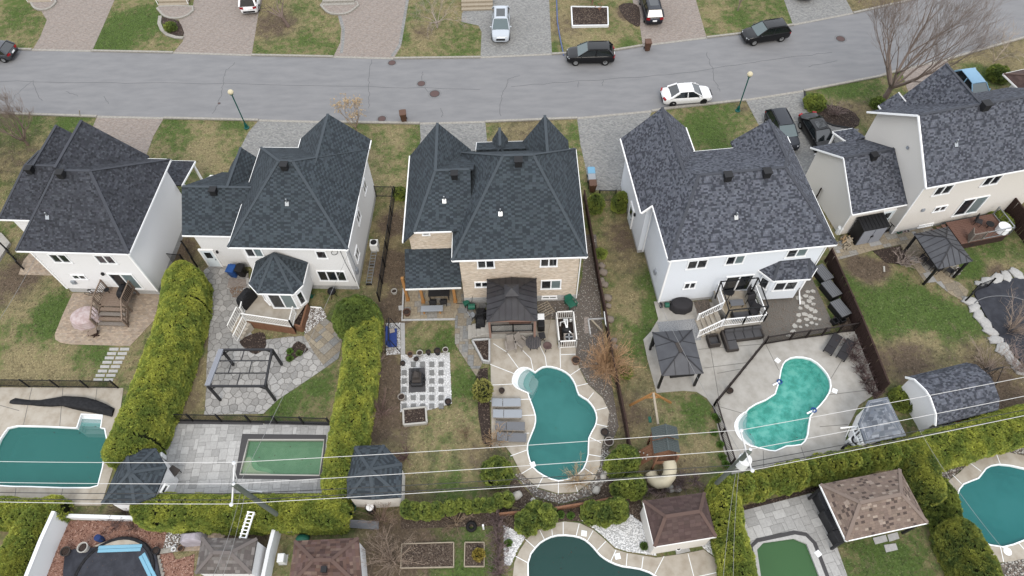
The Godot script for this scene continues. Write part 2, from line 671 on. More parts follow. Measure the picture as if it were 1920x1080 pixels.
	mat("metal_seam", lin(.035,.034,.038),.5)
	mat("wicker_dark", lin(.028,.027,.029),.8)
	mat("wicker_brown", lin(.07,.06,.055),.85)
	mat("cushion_grey", lin(.095,.094,.10),.95)
	mat("plastic_grey", lin(.36,.385,.42),.6)
	mat("plastic_taupe", lin(.36,.32,.285),.7)
	mat("plastic_black", lin(.018,.018,.02),.55)
	mat("plastic_blue", lin(.025,.10,.34),.5)
	mat("plastic_sky", lin(.19,.42,.62),.5)
	mat("plastic_brown", lin(.14,.075,.05),.6)
	mat("plastic_green", lin(.025,.15,.10),.5)
	mat("plastic_cream", lin(.62,.56,.42),.45)
	mat("plastic_white", linw(.72,.73,.74),.45)
	mat("panel_silver", lin(.33,.345,.39),.5)
	grain("cloth_black", two(lin(.009,.009,.011), lin(.022,.022,.025)),1.5,.02,.7,2.0,4,256)
	grain("cloth_pink", two(lin(.52,.40,.39), lin(.66,.56,.56)),1.5,.01,.85,2.0,4,256)
	grain("cloth_lilac", two(lin(.42,.38,.42), lin(.52,.48,.53)),1.5,.01,.85,2.0,4,256)
	mat("cloth_navy", lin(.025,.05,.16),.9)
	mat("cloth_red", lin(.40,.03,.06),.9)
	mat("cloth_graphite", lin(.04,.038,.042),.85)
	mat("clay", lin(.24,.15,.10),.9)
	mat("pot_pale", lin(.52,.50,.46),.85)
	mat("lamp_green", lin(.005,.10,.085),.4)
	mat("lamp_glass", lin(.72,.64,.44),.35)
	mat("iron_rust", lin(.13,.085,.08),.85)
	mat("pole_wood", lin(.15,.17,.145),.95)
	mat("wire_pale", linw(.5,.49,.48),.5)
	mat("wire_dark", lin(.06,.06,.06),.7)
	mat("insulator", linw(.55,.56,.58),.3)
	mat("hose_blue", lin(.11,.15,.31),.5)
	mat("rubber", lin(.012,.012,.013),.8)
	mat("tank_white", linw(.62,.63,.63),.5)
	mat("board_blue", lin(.24,.50,.66),.7)
	grain("rug", [[.3, lin(.26,.265,.275)],[.5, lin(.37,.375,.385)],[.7, lin(.44,.445,.455)]],2.2,.09,1.0,.0,4,256)
	mat("wall_white", linw(.60,.61,.62),.8)
	grain("liner_blue", [[.25, lin(.035,.19,.18)],[.6, lin(.06,.27,.255)]],9.0,.008,.6,.0,4,256)
	grain("liner_teal", [[.2, linw(.02,.13,.125)],[.5, linw(.05,.23,.215)],[.8, linw(.08,.29,.275)]],9.0,.007,.6,.0,4,256)
	grain("liner_emerald", [[.2, linw(.04,.24,.20)],[.45, linw(.10,.42,.37)],[.75, linw(.27,.62,.56)]],6.0,.012,.6,.0,5,512)
	grain("liner_green", two(lin(.16,.35,.19), lin(.27,.46,.28)),4.0,.01,.6,.0,4,256)
	mat("pool_white", linw(.70,.72,.73),.4)
	for w in [["shallow_0", [.45,.55,.55],.12],["shallow_1", [.22,.42,.41],.5],["shallow_2", [.10,.33,.31],.72],["water_teal", [.040,.23,.215],.62],["water_dusk", [.03,.185,.165],.72],["water_emerald", [.05,.42,.33],.4],["water_mint", [.17,.36,.20],.5],["water_moss", [.06,.15,.055],.93],["water_dark", [.02,.065,.058],.94],["water_lagoon", [.02,.20,.20],.7]]:
		var a: Array = w[1]
		var c := lin(a[0], a[1], a[2])
		c.a = w[2]
		var m := mat(w[0], c, .06)
		m.transparency = BaseMaterial3D.TRANSPARENCY_ALPHA
		m.metallic_specular = .3
	for w in ["leaf", "bark", "leaf_dry"]:
		var m := mat(w, Color.WHITE, .8)
		m.vertex_color_use_as_albedo = true
		if w != "bark":
			m.backlight_enabled = true
			m.backlight = lin(.05,.06,.01)
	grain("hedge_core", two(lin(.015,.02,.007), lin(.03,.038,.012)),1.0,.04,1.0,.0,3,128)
	for w in [["paint_black", [.004,.004,.005]],["paint_white", [.62,.62,.63]],["paint_silver", [.36,.39,.43]],["paint_grey", [.035,.038,.044]],["paint_blue", [.15,.28,.40]],["paint_ink", [.010,.012,.018]]]:
		var a: Array = w[1]
		var m := mat(w[0], linw(a[0], a[1], a[2]),.35,.0)
		m.metallic_specular = .35
		m.clearcoat_enabled = true
		m.clearcoat = .35
		m.clearcoat_roughness = .06
	var cg := mat("car_glass", lin(.012,.016,.018),.05)
	cg.metallic_specular = .9
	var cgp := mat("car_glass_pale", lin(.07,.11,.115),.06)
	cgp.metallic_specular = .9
	mat("tail_red", lin(.35,.015,.02),.25)
	mat("head_clear", lin(.62,.64,.66),.15)
	mat("rim_alloy", lin(.42,.43,.44),.35,.5)
	mat("chrome", lin(.6,.6,.6),.2,.8)
	var gc := lin(.5,.55,.55)
	gc.a = .12
	var gm := mat("glass_clear", gc, .05)
	gm.transparency = BaseMaterial3D.TRANSPARENCY_ALPHA
	mat("cloth_navy2", lin(.03,.06,.22),.9)
	mat("wood_slate", lin(.085,.08,.085),.85)
	mat("plastic_slate", lin(.18,.185,.2),.6)
	mat("clay2", lin(.45,.12,.06),.7)
	grain("wood_green", two(lin(.045,.06,.06), lin(.13,.15,.15)),1.0,.04,.9,.0,4,256).uv1_scale = Vector3(6.0,.7,1.0)
	mat("wood_gold2", lin(.42,.29,.16),.9)
	mat("wood_rail", lin(.03,.022,.02),.6)
	mat("wood_post", lin(.34,.21,.165),.8)
	grain("cloth_cover", two(lin(.026,.028,.038), lin(.044,.046,.06)),4.0,.02,.55,.6,5,256)
	mat("leaf_litter", lin(.16,.11,.085),.9)
	mat("wire_mid", lin(.33,.33,.33),.6)

# ---------------------------------------------------------------- ground, street and yard floors
const GX := -66.0
const GZ := -82.0
const GW := 132.0
const GH := 84.0
const ORD := ["first", "second", "third", "fourth", "fifth", "sixth", "seventh", "eighth", "ninth", "tenth", "eleventh", "twelfth", "thirteenth", "fourteenth", "fifteenth"]
var taken := PackedByteArray()      # which quarter-metre squares are paved, planted or built on
const TW := 528
const TH := 336
var lawn_image: Image

func block(poly: PackedVector2Array) -> void:
	var r := Rect2(poly[0],Vector2.ZERO)
	for p in poly:
		r = r.expand(p)
	for j in range(maxi(0, int((r.position.y - GZ) * 4)), mini(TH, int((r.end.y - GZ) * 4) + 1)):
		for i in range(maxi(0, int((r.position.x - GX) * 4)), mini(TW, int((r.end.x - GX) * 4) + 1)):
			if Geometry2D.is_point_in_polygon(Vector2(GX + (i + .5) / 4.0, GZ + (j + .5) / 4.0), poly):
				taken[j * TW + i] = 1

func paved(called: String, m: Material, poly: PackedVector2Array, y1: float) -> MeshInstance3D:
	block(poly)
	var o := slab(called, m, poly, y1)
	if m == M.mulch_dark:
		chips(o, poly, y1,70.0,[Color(.03,.02,.017), Color(.075,.052,.042), Color(.13,.10,.08)])
	elif m == M.mulch_red:
		chips(o, poly, y1,110.0,[Color(.10,.045,.033), Color(.22,.115,.085), Color(.34,.22,.175)])
	elif m == M.soil:
		chips(o, poly, y1,60.0,[Color(.05,.035,.028), Color(.11,.08,.06), Color(.18,.145,.115)])
	return o

func chips(parent: Node, poly: PackedVector2Array, y: float, per: float, tones: Array) -> void:
	var r := Rect2(poly[0],Vector2.ZERO)
	for p in poly:
		r = r.expand(p)
	var b := MB.new()
	b.box(Vector3.ZERO, Vector3(1.0,.25,.4))
	var at := []
	for i in int(r.get_area() * per):
		var q := Vector2(rng.randf_range(r.position.x, r.end.x), rng.randf_range(r.position.y, r.end.y))
		if Geometry2D.is_point_in_polygon(q, poly):
			at.append(q)
	var mm := MultiMesh.new()
	mm.transform_format = MultiMesh.TRANSFORM_3D
	mm.use_colors = true
	mm.mesh = b.mesh()
	mm.instance_count = at.size()
	for i in at.size():
		var s := rng.randf_range(.04,.12)
		mm.set_instance_transform(i, Transform3D(Basis.from_euler(Vector3(rng.randf_range(-.4,.4), rng.randf() * TAU, rng.randf_range(-.5,.5))).scaled(Vector3(s, s, s)),Vector3(at[i].x, y + .012, at[i].y)))
		mm.set_instance_color(i, tones[rng.randi() % tones.size()])
	var mi := MultiMeshInstance3D.new()
	mi.name = "litter"
	mi.multimesh = mm
	mi.material_override = M.bark
	parent.add_child(mi, true)
	mi.set_meta("kind", "stuff")

func build_ground() -> void:
	# --- pool outlines first, since decks are laid round them
	pool_outline = {
		"left": rounded(PP([-12,860,-4,836,10,811,34,799,144,803,197,804,197,850,187,900,169,915,60,913,0,911,-22,900]),2),
		"plunge": PP([466,825,608,825,605,850,599,892,450,890,458,858]),
		"kidney": rounded(PP([1003,699,1017,689,1033,688,1053,694,1069,705,1079,722,1085,740,1101,750,1114,766,1119,784,1115,801,1104,822,1103,852,1094,879,1075,895,1047,902,1019,892,999,876,990,852,990,831,1002,801,1004,781,997,758,989,735,992,712]),2),
		"emerald": rounded(PP([1396,776,1417,758,1453,739,1464,694,1473,677,1492,670,1520,674,1542,691,1556,713,1555,736,1537,761,1519,781,1514,816,1502,834,1474,837,1453,846,1431,842,1410,835,1398,810]),2),
		"dark": rounded(PP([990,1056,1004,1027,1022,1012,1045,1004,1075,1005,1096,1012,1113,1027,1125,1041,1143,1053,1167,1062,1200,1067,1232,1082,1245,1110,1200,1150,1060,1160,1000,1120]),2),
		"moss": PP([1419,1031,1431,1018,1488,1010,1512,1020,1545,1105,1530,1130,1450,1140,1432,1120]),
		"lagoon": rounded(PP([1794,929,1806,908,1834,897,1848,879,1873,871,1920,879,1975,900,2000,950,1970,1000,1920,1013,1880,1026,1834,1013,1806,981,1795,957]),2)}
	taken.resize(TW * TH)
	step_outline = {"left": PP([153,777,193,779,189,806,144,805]),
		"kidney": rounded(PP([962,720,961,712,966,699,975,691,988,690,1001,697,1010,706,1004,722,994,737,980,733,968,727]),2),
		"emerald": rounded(PP([1402,772,1388,779,1378,793,1379,808,1387,822,1400,833,1416,838,1414,820,1406,800,1404,784]),2)}
	for key in step_outline:
		pool_outline[key] = Geometry2D.merge_polygons(pool_outline[key], step_outline[key])[0]
	var patches := [
		[250,50,4.5,.55,-.1],[200,85,3,.3,0],[40,30,3.5,.25,0],[60,80,3,.05,0],[590,85,4,.15,0],[515,45,3.2,-.3,.55],[560,20,2,.1,0],
		[756,70,1.2,.6,0],[790,60,1.6,-.3,.35],[850,80,3,.12,0],[1060,50,3,-.3,.3],[1120,80,3.5,-.2,-.1],[1172,82,1.2,.4,0],[1178,25,1.6,-.4,.8],[1340,50,3,-.1,-.2],[1420,25,4,.2,0],
		[60,230,5,.2,.05],[240,240,3,.3,0],[30,300,4,0,.3],[140,225,2,.35,0],[320,245,2.5,.25,0],[390,285,3,-.15,0],[440,235,1.6,.4,0],[340,300,2,.1,0],
		[740,260,2.5,-.2,0],[780,250,1.2,.35,0],[735,310,2.5,.05,0],[990,245,4,-.25,.25],[1075,240,1,.2,0],[1340,220,3.5,.3,0],[1330,260,3,.35,0],[1290,280,1.5,-.1,.2],[1395,200,1.4,-.1,.35],
		[1560,170,3,.25,0],[1610,165,3,.35,0],[1600,205,2,-.25,.3],[1660,195,2.5,-.1,.2],[1830,105,5,-.15,.1],[1900,90,4,-.15,.2],[1840,140,2.5,.5,0],[1560,30,3,-.3,.3],[1640,8,4,-.3,.25],
		[20,530,3,.0,.55],[60,500,2,.1,.4],[45,560,2.2,-.25,0],[95,585,2,.45,0],[60,610,1.6,.35,0],[30,640,2.4,-.1,0],[110,610,1.5,.55,0],[70,690,2.5,-.35,-.1],[140,690,2,-.05,0],[190,665,1.6,.35,0],[20,690,2,-.3,0],
		[330,470,2.5,-.2,.6],[360,690,1.3,-.35,.45],[345,750,1.6,-.35,.4],[380,640,1,-.3,.4],[560,750,2.2,.3,0],[600,720,1.6,.4,0],[630,600,1.5,.3,.1],[520,770,1.5,.3,0],
		[740,420,2,-.2,.7],[735,500,2.5,-.1,.8],[745,580,2,-.3,.9],[720,700,2.6,-.4,.7],[710,780,3,-.4,.7],[800,630,2,.1,0],[835,640,1.4,.45,0],[790,610,1.2,-.15,0],[880,740,1.6,.35,0],[860,790,2.5,.05,0],[800,830,3,.0,.05],[840,880,3,.05,0],[780,900,2.5,-.05,.15],[770,700,1,-.2,.3],[900,850,2,-.2,.3],
		[1170,440,2,-.3,.5],[1180,490,2.4,-.15,.3],[1210,520,1.6,.4,0],[1225,580,1.4,.55,0],[1180,560,2,-.1,.1],[1200,640,2,.35,0],[1180,700,2,-.05,.1],[1200,740,2.4,.05,.1],[1270,770,2,-.05,0],[1310,780,1.6,.3,0],[1290,840,2.4,-.1,.1],[1180,780,2,-.3,.4],[1260,900,2.5,-.1,.3],
		[1600,490,1.6,-.3,.5],[1630,510,1.6,-.35,.7],[1590,520,1.2,.4,0],[1640,560,2.4,.5,0],[1700,560,2.4,.5,0],[1660,610,2.4,.5,0],[1740,580,2,.55,0],[1790,600,2.2,.45,0],[1690,680,2.4,-.4,.55],[1740,670,2,-.1,.2],[1655,500,1,-.3,.5],[1600,610,1.6,.0,.1],[1620,660,1.4,.1,.1],[1800,650,2.4,.2,.1],[1850,700,3,-.3,.35],[1850,460,2,.35,0],[1820,500,1.6,.45,0],[1900,480,1.6,.2,.1],[1790,500,1.2,.2,0],[1870,510,1.2,-.2,.5],[1880,760,3,-.4,.6],
		[800,1060,4,.45,.1],[860,1010,2,.35,.1],[770,1000,3,-.2,.4],[720,1060,3,-.3,.5],[900,1070,1.5,.5,0],[1640,1030,2.4,.15,0],[1690,1060,2.4,.35,0],[1620,1070,2,.25,.1],
		[440,1040,3,-.1,.4],[460,1000,2,-.2,.5],[250,330,3,.1,.1],[1700,300,5,.2,.1],[1890,400,3,.1,.3]]
	var cw := 264
	var ch := 168
	var gm := PackedFloat32Array()
	var em := PackedFloat32Array()
	gm.resize(cw * ch)
	em.resize(cw * ch)
	for b in patches:
		var p := P(b[0], b[1])
		var rad: float = b[2] * 1.25
		for j in range(maxi(0, int((p.z - rad - GZ) * 2)), mini(ch, int((p.z + rad - GZ) * 2) + 2)):
			for i in range(maxi(0, int((p.x - rad - GX) * 2)), mini(cw, int((p.x + rad - GX) * 2) + 2)):
				var d := Vector2(GX + i * .5 + .25 - p.x, GZ + j * .5 + .25 - p.z).length() / rad
				if d < 1.0:
					var w := (1.0 - d * d) * (1.0 - d * d)
					gm[j * cw + i] += b[3] * w
					em[j * cw + i] += b[4] * w
	var coarse := Image.create(cw, ch, false, Image.FORMAT_RGB8)
	for j in ch:
		for i in cw:
			coarse.set_pixel(i, j, Color(clampf(gm[j * cw + i] * .5 + .5,0,1), clampf(em[j * cw + i] * .5 + .5,0,1),0))
	var w := 2048
	var h := 1304
	coarse.resize(w, h, Image.INTERPOLATE_CUBIC)
	var bias := coarse.get_data()
	var n1 := noise_of(3,.012,4).get_image(w, h, false, false, true).get_data()
	var n2 := noise_of(4,.06,3).get_image(w, h, false, false, true).get_data()
	var n3 := noise_of(5,.35,2).get_image(w, h, false, false, true).get_data()
	var out := PackedByteArray()
	out.resize(w * h * 3)
	var tab := PackedByteArray()
	tab.resize(1024)
	for i in 1024:
		tab[i] = int(clampf(Color(i / 1024.0 * .5,0,0).linear_to_srgb().r * 255.0,0,255))
	for k in w * h:
		var a := n1[k] / 255.0
		var m := n2[k] / 255.0
		var f := n3[k] / 255.0
		var mix := a * .5 + m * .6 + f * .45 - .775
		var g := clampf((mix + (bias[k * 3] / 255.0 - .5) * 1.5 + .02) * 3.0 + .32,.0,1.0)
		var e := clampf((m * .6 + f * .5 - .55 + (bias[k * 3 + 1] / 255.0 - .5) * 2.2 - .2) * 2.4 + .2,.0,1.0)
		var s := (.42 + f * .86 + m * .34) * K
		var r := lerpf(lerpf(.295,.092, g),.14, e) * s
		var gg := lerpf(lerpf(.248,.138, g),.107, e) * s
		var bb := lerpf(lerpf(.140,.040, g),.078, e) * s
		out[k * 3] = tab[int(r * 2048.0)]
		out[k * 3 + 1] = tab[int(gg * 2048.0)]
		out[k * 3 + 2] = tab[int(bb * 2048.0)]
	lawn_image = Image.create_from_data(w, h, false, Image.FORMAT_RGB8, out)
	var lm := mat("lawn", Color.WHITE, 1.0)
	lm.metallic_specular = .1
	lm.albedo_texture = ImageTexture.create_from_image(lawn_image)
	lm.uv1_scale = Vector3(1.0 / GW, 1.0 / GH, 1)
	lm.uv1_offset = Vector3(-GX / GW, -GZ / GH, 0)
	var b := MB.new()
	var pieces := [PackedVector2Array([Vector2(-400,-400),Vector2(400,-400),Vector2(400,300),Vector2(-400,300)])]
	for key in pool_outline:
		var hole: PackedVector2Array = grown(pool_outline[key],.05)
		var next := []
		for p in pieces:
			next.append_array(ring(p, hole))
		pieces = next
	for p in pieces:
		b.prism(p, -.3,.0, true, false)
	setting("ground", b, lm)

const FAR_KERB := [-260,87,0,92,172,96,320,99,475,104,625,107,740,110,900,108,1035,102,1150,95,1205,86,1325,71,1385,64,1487,47,1600,25,1702,2,1860,-40]
const NEAR_KERB := [-260,206,0,213,182,219,307,222,485,226,600,229,787,232,910,229,1082,222,1222,209,1252,204,1398,188,1507,171,1647,144,1690,131,1775,112,1920,71,2150,10]

func line_px(flat: Array) -> PackedVector2Array:
	return PP(flat, .0)

func along(flat: Array, x0: float, x1: float) -> PackedVector2Array:
	var out := []
	for i in range(0, flat.size() - 2,2):
		var ax: float = flat[i]
		var ay: float = flat[i + 1]
		var bx: float = flat[i + 2]
		var by: float = flat[i + 3]
		if bx <= x0 or ax >= x1:
			continue
		var s := maxf(x0, ax)
		var e := minf(x1, bx)
		if out.is_empty():
			out.append_array([s, lerpf(ay, by, (s - ax) / (bx - ax))])
		out.append_array([e, lerpf(ay, by, (e - ax) / (bx - ax))])
	return PP(out)

func build_street() -> void:
	var far := line_px(FAR_KERB)
	var near := line_px(NEAR_KERB)
	var road := PackedVector2Array(far)
	var back := near.duplicate()
	back.reverse()
	road.append_array(back)
	block(road)
	var ro := slab("road", M.asphalt, road, .012)
	for c in [[78,190,60,152,30,178,18,196],[400,212,414,180,418,155,422,135,440,117],[691,203,692,175,691,150,697,112],[790,150,793,135],[796,165,806,178],[938,218,940,185,948,162,955,148,975,142],
			[960,163,1080,152,1180,146,1280,138,1400,118,1480,108,1560,98],[1324,98,1335,127,1340,150,1350,172],[195,181,203,195],[125,172,146,181],[1085,165,1084,153],[1130,160,1130,150],[1515,125,1570,114],[825,203,830,212,829,220],[0,152,200,155,420,157,690,163,900,168]]:
		var line := PackedVector2Array()
		var src := PP(c)
		for i in src.size() - 1:
			for s in 6:
				line.append(src[i].lerp(src[i + 1], s / 6.0) + Vector2(rng.randf_range(-.1,.1), rng.randf_range(-.1,.1)))
		line.append(src[-1])
		var b := MB.new()
		ribbon(b, line, .035,.005,.0165)
		part(ro, "crack", b, M.asphalt_crack)
	for k in [["far", FAR_KERB, [[-260,60],[173,325],[472,625],[738,901],[1035,1205],[1325,1487],[1600,1860]]],["near", NEAR_KERB, [[-260,182],[307,485],[600,787],[910,1082],[1222,1398],[1507,1690],[1775,2150]]]]:
		var pos := -260.0
		for seg in k[2]:
			if seg[0] > pos:
				var fl := MB.new()
				ribbon(fl, along(k[1], pos, seg[0]),.26,-.05,.03)
				setting("kerb_flush", fl, M.kerb)
			var hi := MB.new()
			ribbon(hi, along(k[1], seg[0], seg[1]),.24,-.05,.13)
			setting("kerb", hi, M.kerb)
			pos = seg[1]
	for d in [["paver_rose", [60,96,76,68,88,38,78,22,100,0,110,-30,228,-30,215,0,173,96]],
			["paver_rose", [325,99,343,78,345,60,335,38,362,10,370,-30,500,-30,484,30,472,104]],
			["paver_rose", [625,107,638,80,640,55,633,28,660,-30,768,-30,752,88,738,110]],
			["paver_grey", [901,108,903,60,897,48,865,41,866,25,900,-30,1028,-30,1035,102]],
			["paver_rose", [1205,86,1200,50,1188,10,1180,-30,1296,-30,1325,71]],
			["paver_grey", [1487,47,1470,0,1460,-30,1570,-30,1600,25]],
			["paver_rose", [182,219,307,222,288,255,275,290,280,340,150,340,165,260]],
			["paver_grey", [485,226,600,229,606,330,440,330,452,275,466,248]],
			["paver_grey", [787,232,910,229,913,262,920,300,780,300,789,262]],
			["paver_grey", [1082,222,1222,209,1190,300,1166,357,1105,357,1097,310,1088,270]],
			["paver_grey", [1398,188,1507,171,1511,192,1526,216,1560,236,1610,242,1600,300,1560,350,1500,345,1470,300,1440,268]],
			["paver_rose", [1690,131,1775,112,1800,160,1850,190,1720,200,1700,165]]]:
		paved("driveway", M[d[0]], PP(d[1]),.02)
	for d in [[640,100,643,78,644,55,637,30],[735,106,750,84,764,0]]:
		var b := MB.new()
		ribbon(b, PP(d),.3,.0,.026)
		setting("driveway_edging", b, M.paver_grey)
	var k := 0
	for q in [[735,118,.36, "small iron drain cover beside the far kerb"],[790,157,.36, "round iron manhole cover in mid road, the upper of two"],[815,176,.45, "larger round iron manhole cover in mid road with cracked asphalt round it"],[716,223,.36, "iron drain cover beside the near kerb by the brown bin"],[1576,73,.42, "iron manhole cover in the road near the large bare tree"],[411,194,.12, "tiny iron valve cover in the road near the street lamp"]]:
		var at := P(q[0], q[1])
		var t := thing("manhole_cover", q[3], "manhole cover", Vector3(at.x, .013, at.z),.0, "iron covers in the road")
		plathe(t, "surround", M.asphalt_patch, Vector3.ZERO, [[q[2] * 1.5,.0],[q[2] * 1.45,.006],[.0,.0065]],18)
		plathe(t, "frame", M.steel_charcoal, Vector3.ZERO, [[q[2] * 1.08,.0],[q[2] * 1.06,.012],[q[2] * .95,.012]],18)
		plathe(t, "lid", M.iron_rust, Vector3.ZERO, [[q[2] * .95,.0],[q[2] * .95,.014],[.0,.0145]],18)
		k += 1
	for s in [[62,0,62,12,72,19,88,19,100,12,104,0],[300,14,300,22,310,32,330,36,352,30,362,14],[606,6,608,18,622,27,648,27,664,18,670,6]]:
		var b := MB.new()
		var poly := rounded(PP(s),2)
		block(poly)
		b.prism(poly, -.05,.14)
		var o := setting("landing", b, M.paver_rose)
		var e := MB.new()
		ribbon(e, poly, .22,.0,.16, true)
		part(o, "edging", e, M.kerb)
	var bed := rounded(PP([303,33,318,36,335,40,343,55,344,67,325,66,308,55]),2)
	block(bed)
	var bo := paved("flower_bed", M.mulch_dark, bed, .05)
	var be := MB.new()
	ribbon(be, PP([301,31,299,45,304,57,314,66,330,71,344,72]),.35,.0,.12)
	part(bo, "edging", be, M.kerb)
	for s in [[[1160,12,1180,6,1198,14,1200,47,1190,48,1172,35], "mulch_dark"],[[1511,190,1530,203,1545,196,1590,205,1612,225,1600,241,1562,235,1527,215], "mulch_dark"]]:
		var poly := rounded(PP(s[0]),2)
		block(poly)
		paved("flower_bed", M[s[1]], poly, .045)
	var eb := MB.new()
	ribbon(eb, PP([1508,172,1511,192,1526,216,1545,229,1562,236,1600,242]),.14,.0,.1)
	setting("bed_edging", eb, M.plastic_black)

func shrink(poly: PackedVector2Array, by: float) -> PackedVector2Array:
	var r := Geometry2D.offset_polygon(poly, -by)
	return r[0] if r.size() else PackedVector2Array()

func area_of(poly: PackedVector2Array) -> float:
	var a := .0
	for i in poly.size():
		var j := (i + 1) % poly.size()
		a += poly[i].x * poly[j].y - poly[j].x * poly[i].y
	return absf(a) * .5

func stones(parent: Node, called: String, cells: Array, region: PackedVector2Array, mats: Array, y: float, thick := .05, holes := []) -> void:
	var made := 0
	var rest := MB.new()
	for cell in cells:
		var pieces: Array = Geometry2D.intersect_polygons(cell, region)
		for hole in holes:
			var left := []
			for p in pieces:
				left.append_array(Geometry2D.clip_polygons(p, hole))
			pieces = left
		for p in pieces:
			if p.size() < 3 or area_of(p) < .012:
				continue
			var lift := y + rng.randf_range(-.004,.004)
			if made < 300:
				var b := MB.new()
				b.prism(p, y - thick, lift)
				part(parent, called, b, mats[rng.randi() % mats.size()])
			else:
				rest.prism(p, y - thick, lift)
			made += 1
	if made > 300:
		part(parent, called, rest, mats[0], "stuff")

func voronoi(region: PackedVector2Array, step: float, jitter: float, gap: float) -> Array:
	var r := Rect2(region[0],Vector2.ZERO)
	for p in region:
		r = r.expand(p)
	r = r.grow(step)
	var rows := []
	var ny := int(r.size.y / (step * .87)) + 1
	var nx := int(r.size.x / step) + 1
	for j in ny:
		var row := []
		for i in nx:
			row.append(r.position + Vector2((i + (.5 if j % 2 else .0)) * step, j * step * .87) + Vector2(rng.randf_range(-jitter, jitter), rng.randf_range(-jitter, jitter)) * step)
		rows.append(row)
	var cells := []
	for j in ny:
		for i in nx:
			var c: Vector2 = rows[j][i]
			if not Geometry2D.is_point_in_polygon(c, grown(region, step * .5)):
				continue
			var poly := PackedVector2Array([c + Vector2(-step, -step), c + Vector2(step, -step), c + Vector2(step, step), c + Vector2(-step, step)])
			for dj in range(-2,3):
				for di in range(-2,3):
					if (di == 0 and dj == 0) or j + dj < 0 or j + dj >= ny or i + di < 0 or i + di >= nx:
						continue
					var o: Vector2 = rows[j + dj][i + di]
					var d := (o - c).normalized()
					var lim := (o - c).length() * .5 - gap * .5
					var cut := PackedVector2Array()
					for k in poly.size():
						var a := poly[k]
						var b := poly[(k + 1) % poly.size()]
						var sa := (a - c).dot(d) - lim
						var sb := (b - c).dot(d) - lim
						if sa <= .0:
							cut.append(a)
						if (sa < .0 and sb > .0) or (sa > .0 and sb < .0):
							cut.append(a.lerp(b, sa / (sa - sb)))
					poly = cut
					if poly.size() < 3:
						break
				if poly.size() < 3:
					break
			if poly.size() >= 3:
				cells.append(poly)
	return cells

func ashlar(region: PackedVector2Array, cell: float, turn: float, gap: float, sizes: Array) -> Array:
	var rot := Transform2D(deg_to_rad(turn),Vector2.ZERO)
	var inv := rot.affine_inverse()
	var r := Rect2(inv * region[0],Vector2.ZERO)
	for p in region:
		r = r.expand(inv * p)
	var nx := int(r.size.x / cell) + 2
	var ny := int(r.size.y / cell) + 2
	var used := {}
	var out := []
	for j in ny:
		for i in nx:
			if used.has(Vector2i(i, j)):
				continue
			var s: Vector2i = sizes[rng.randi() % sizes.size()]
			var sx := 0
			while sx < s.x and not used.has(Vector2i(i + sx, j)):
				sx += 1
			for y in s.y:
				for x in sx:
					used[Vector2i(i + x, j + y)] = true
			var a := r.position + Vector2(i, j) * cell + Vector2(gap, gap) * .5
			var z := r.position + Vector2(i + sx, j + s.y) * cell - Vector2(gap, gap) * .5
			out.append(PackedVector2Array([rot * a, rot * Vector2(z.x, a.y), rot * z, rot * Vector2(a.x, z.y)]))
	return out

func five(prefix: String, k: int) -> Array:
	var out := []
	for i in k:
		out.append(M["%s_%d" % [prefix, i]])
	return out

var pool_outline := {}
var step_outline := {}

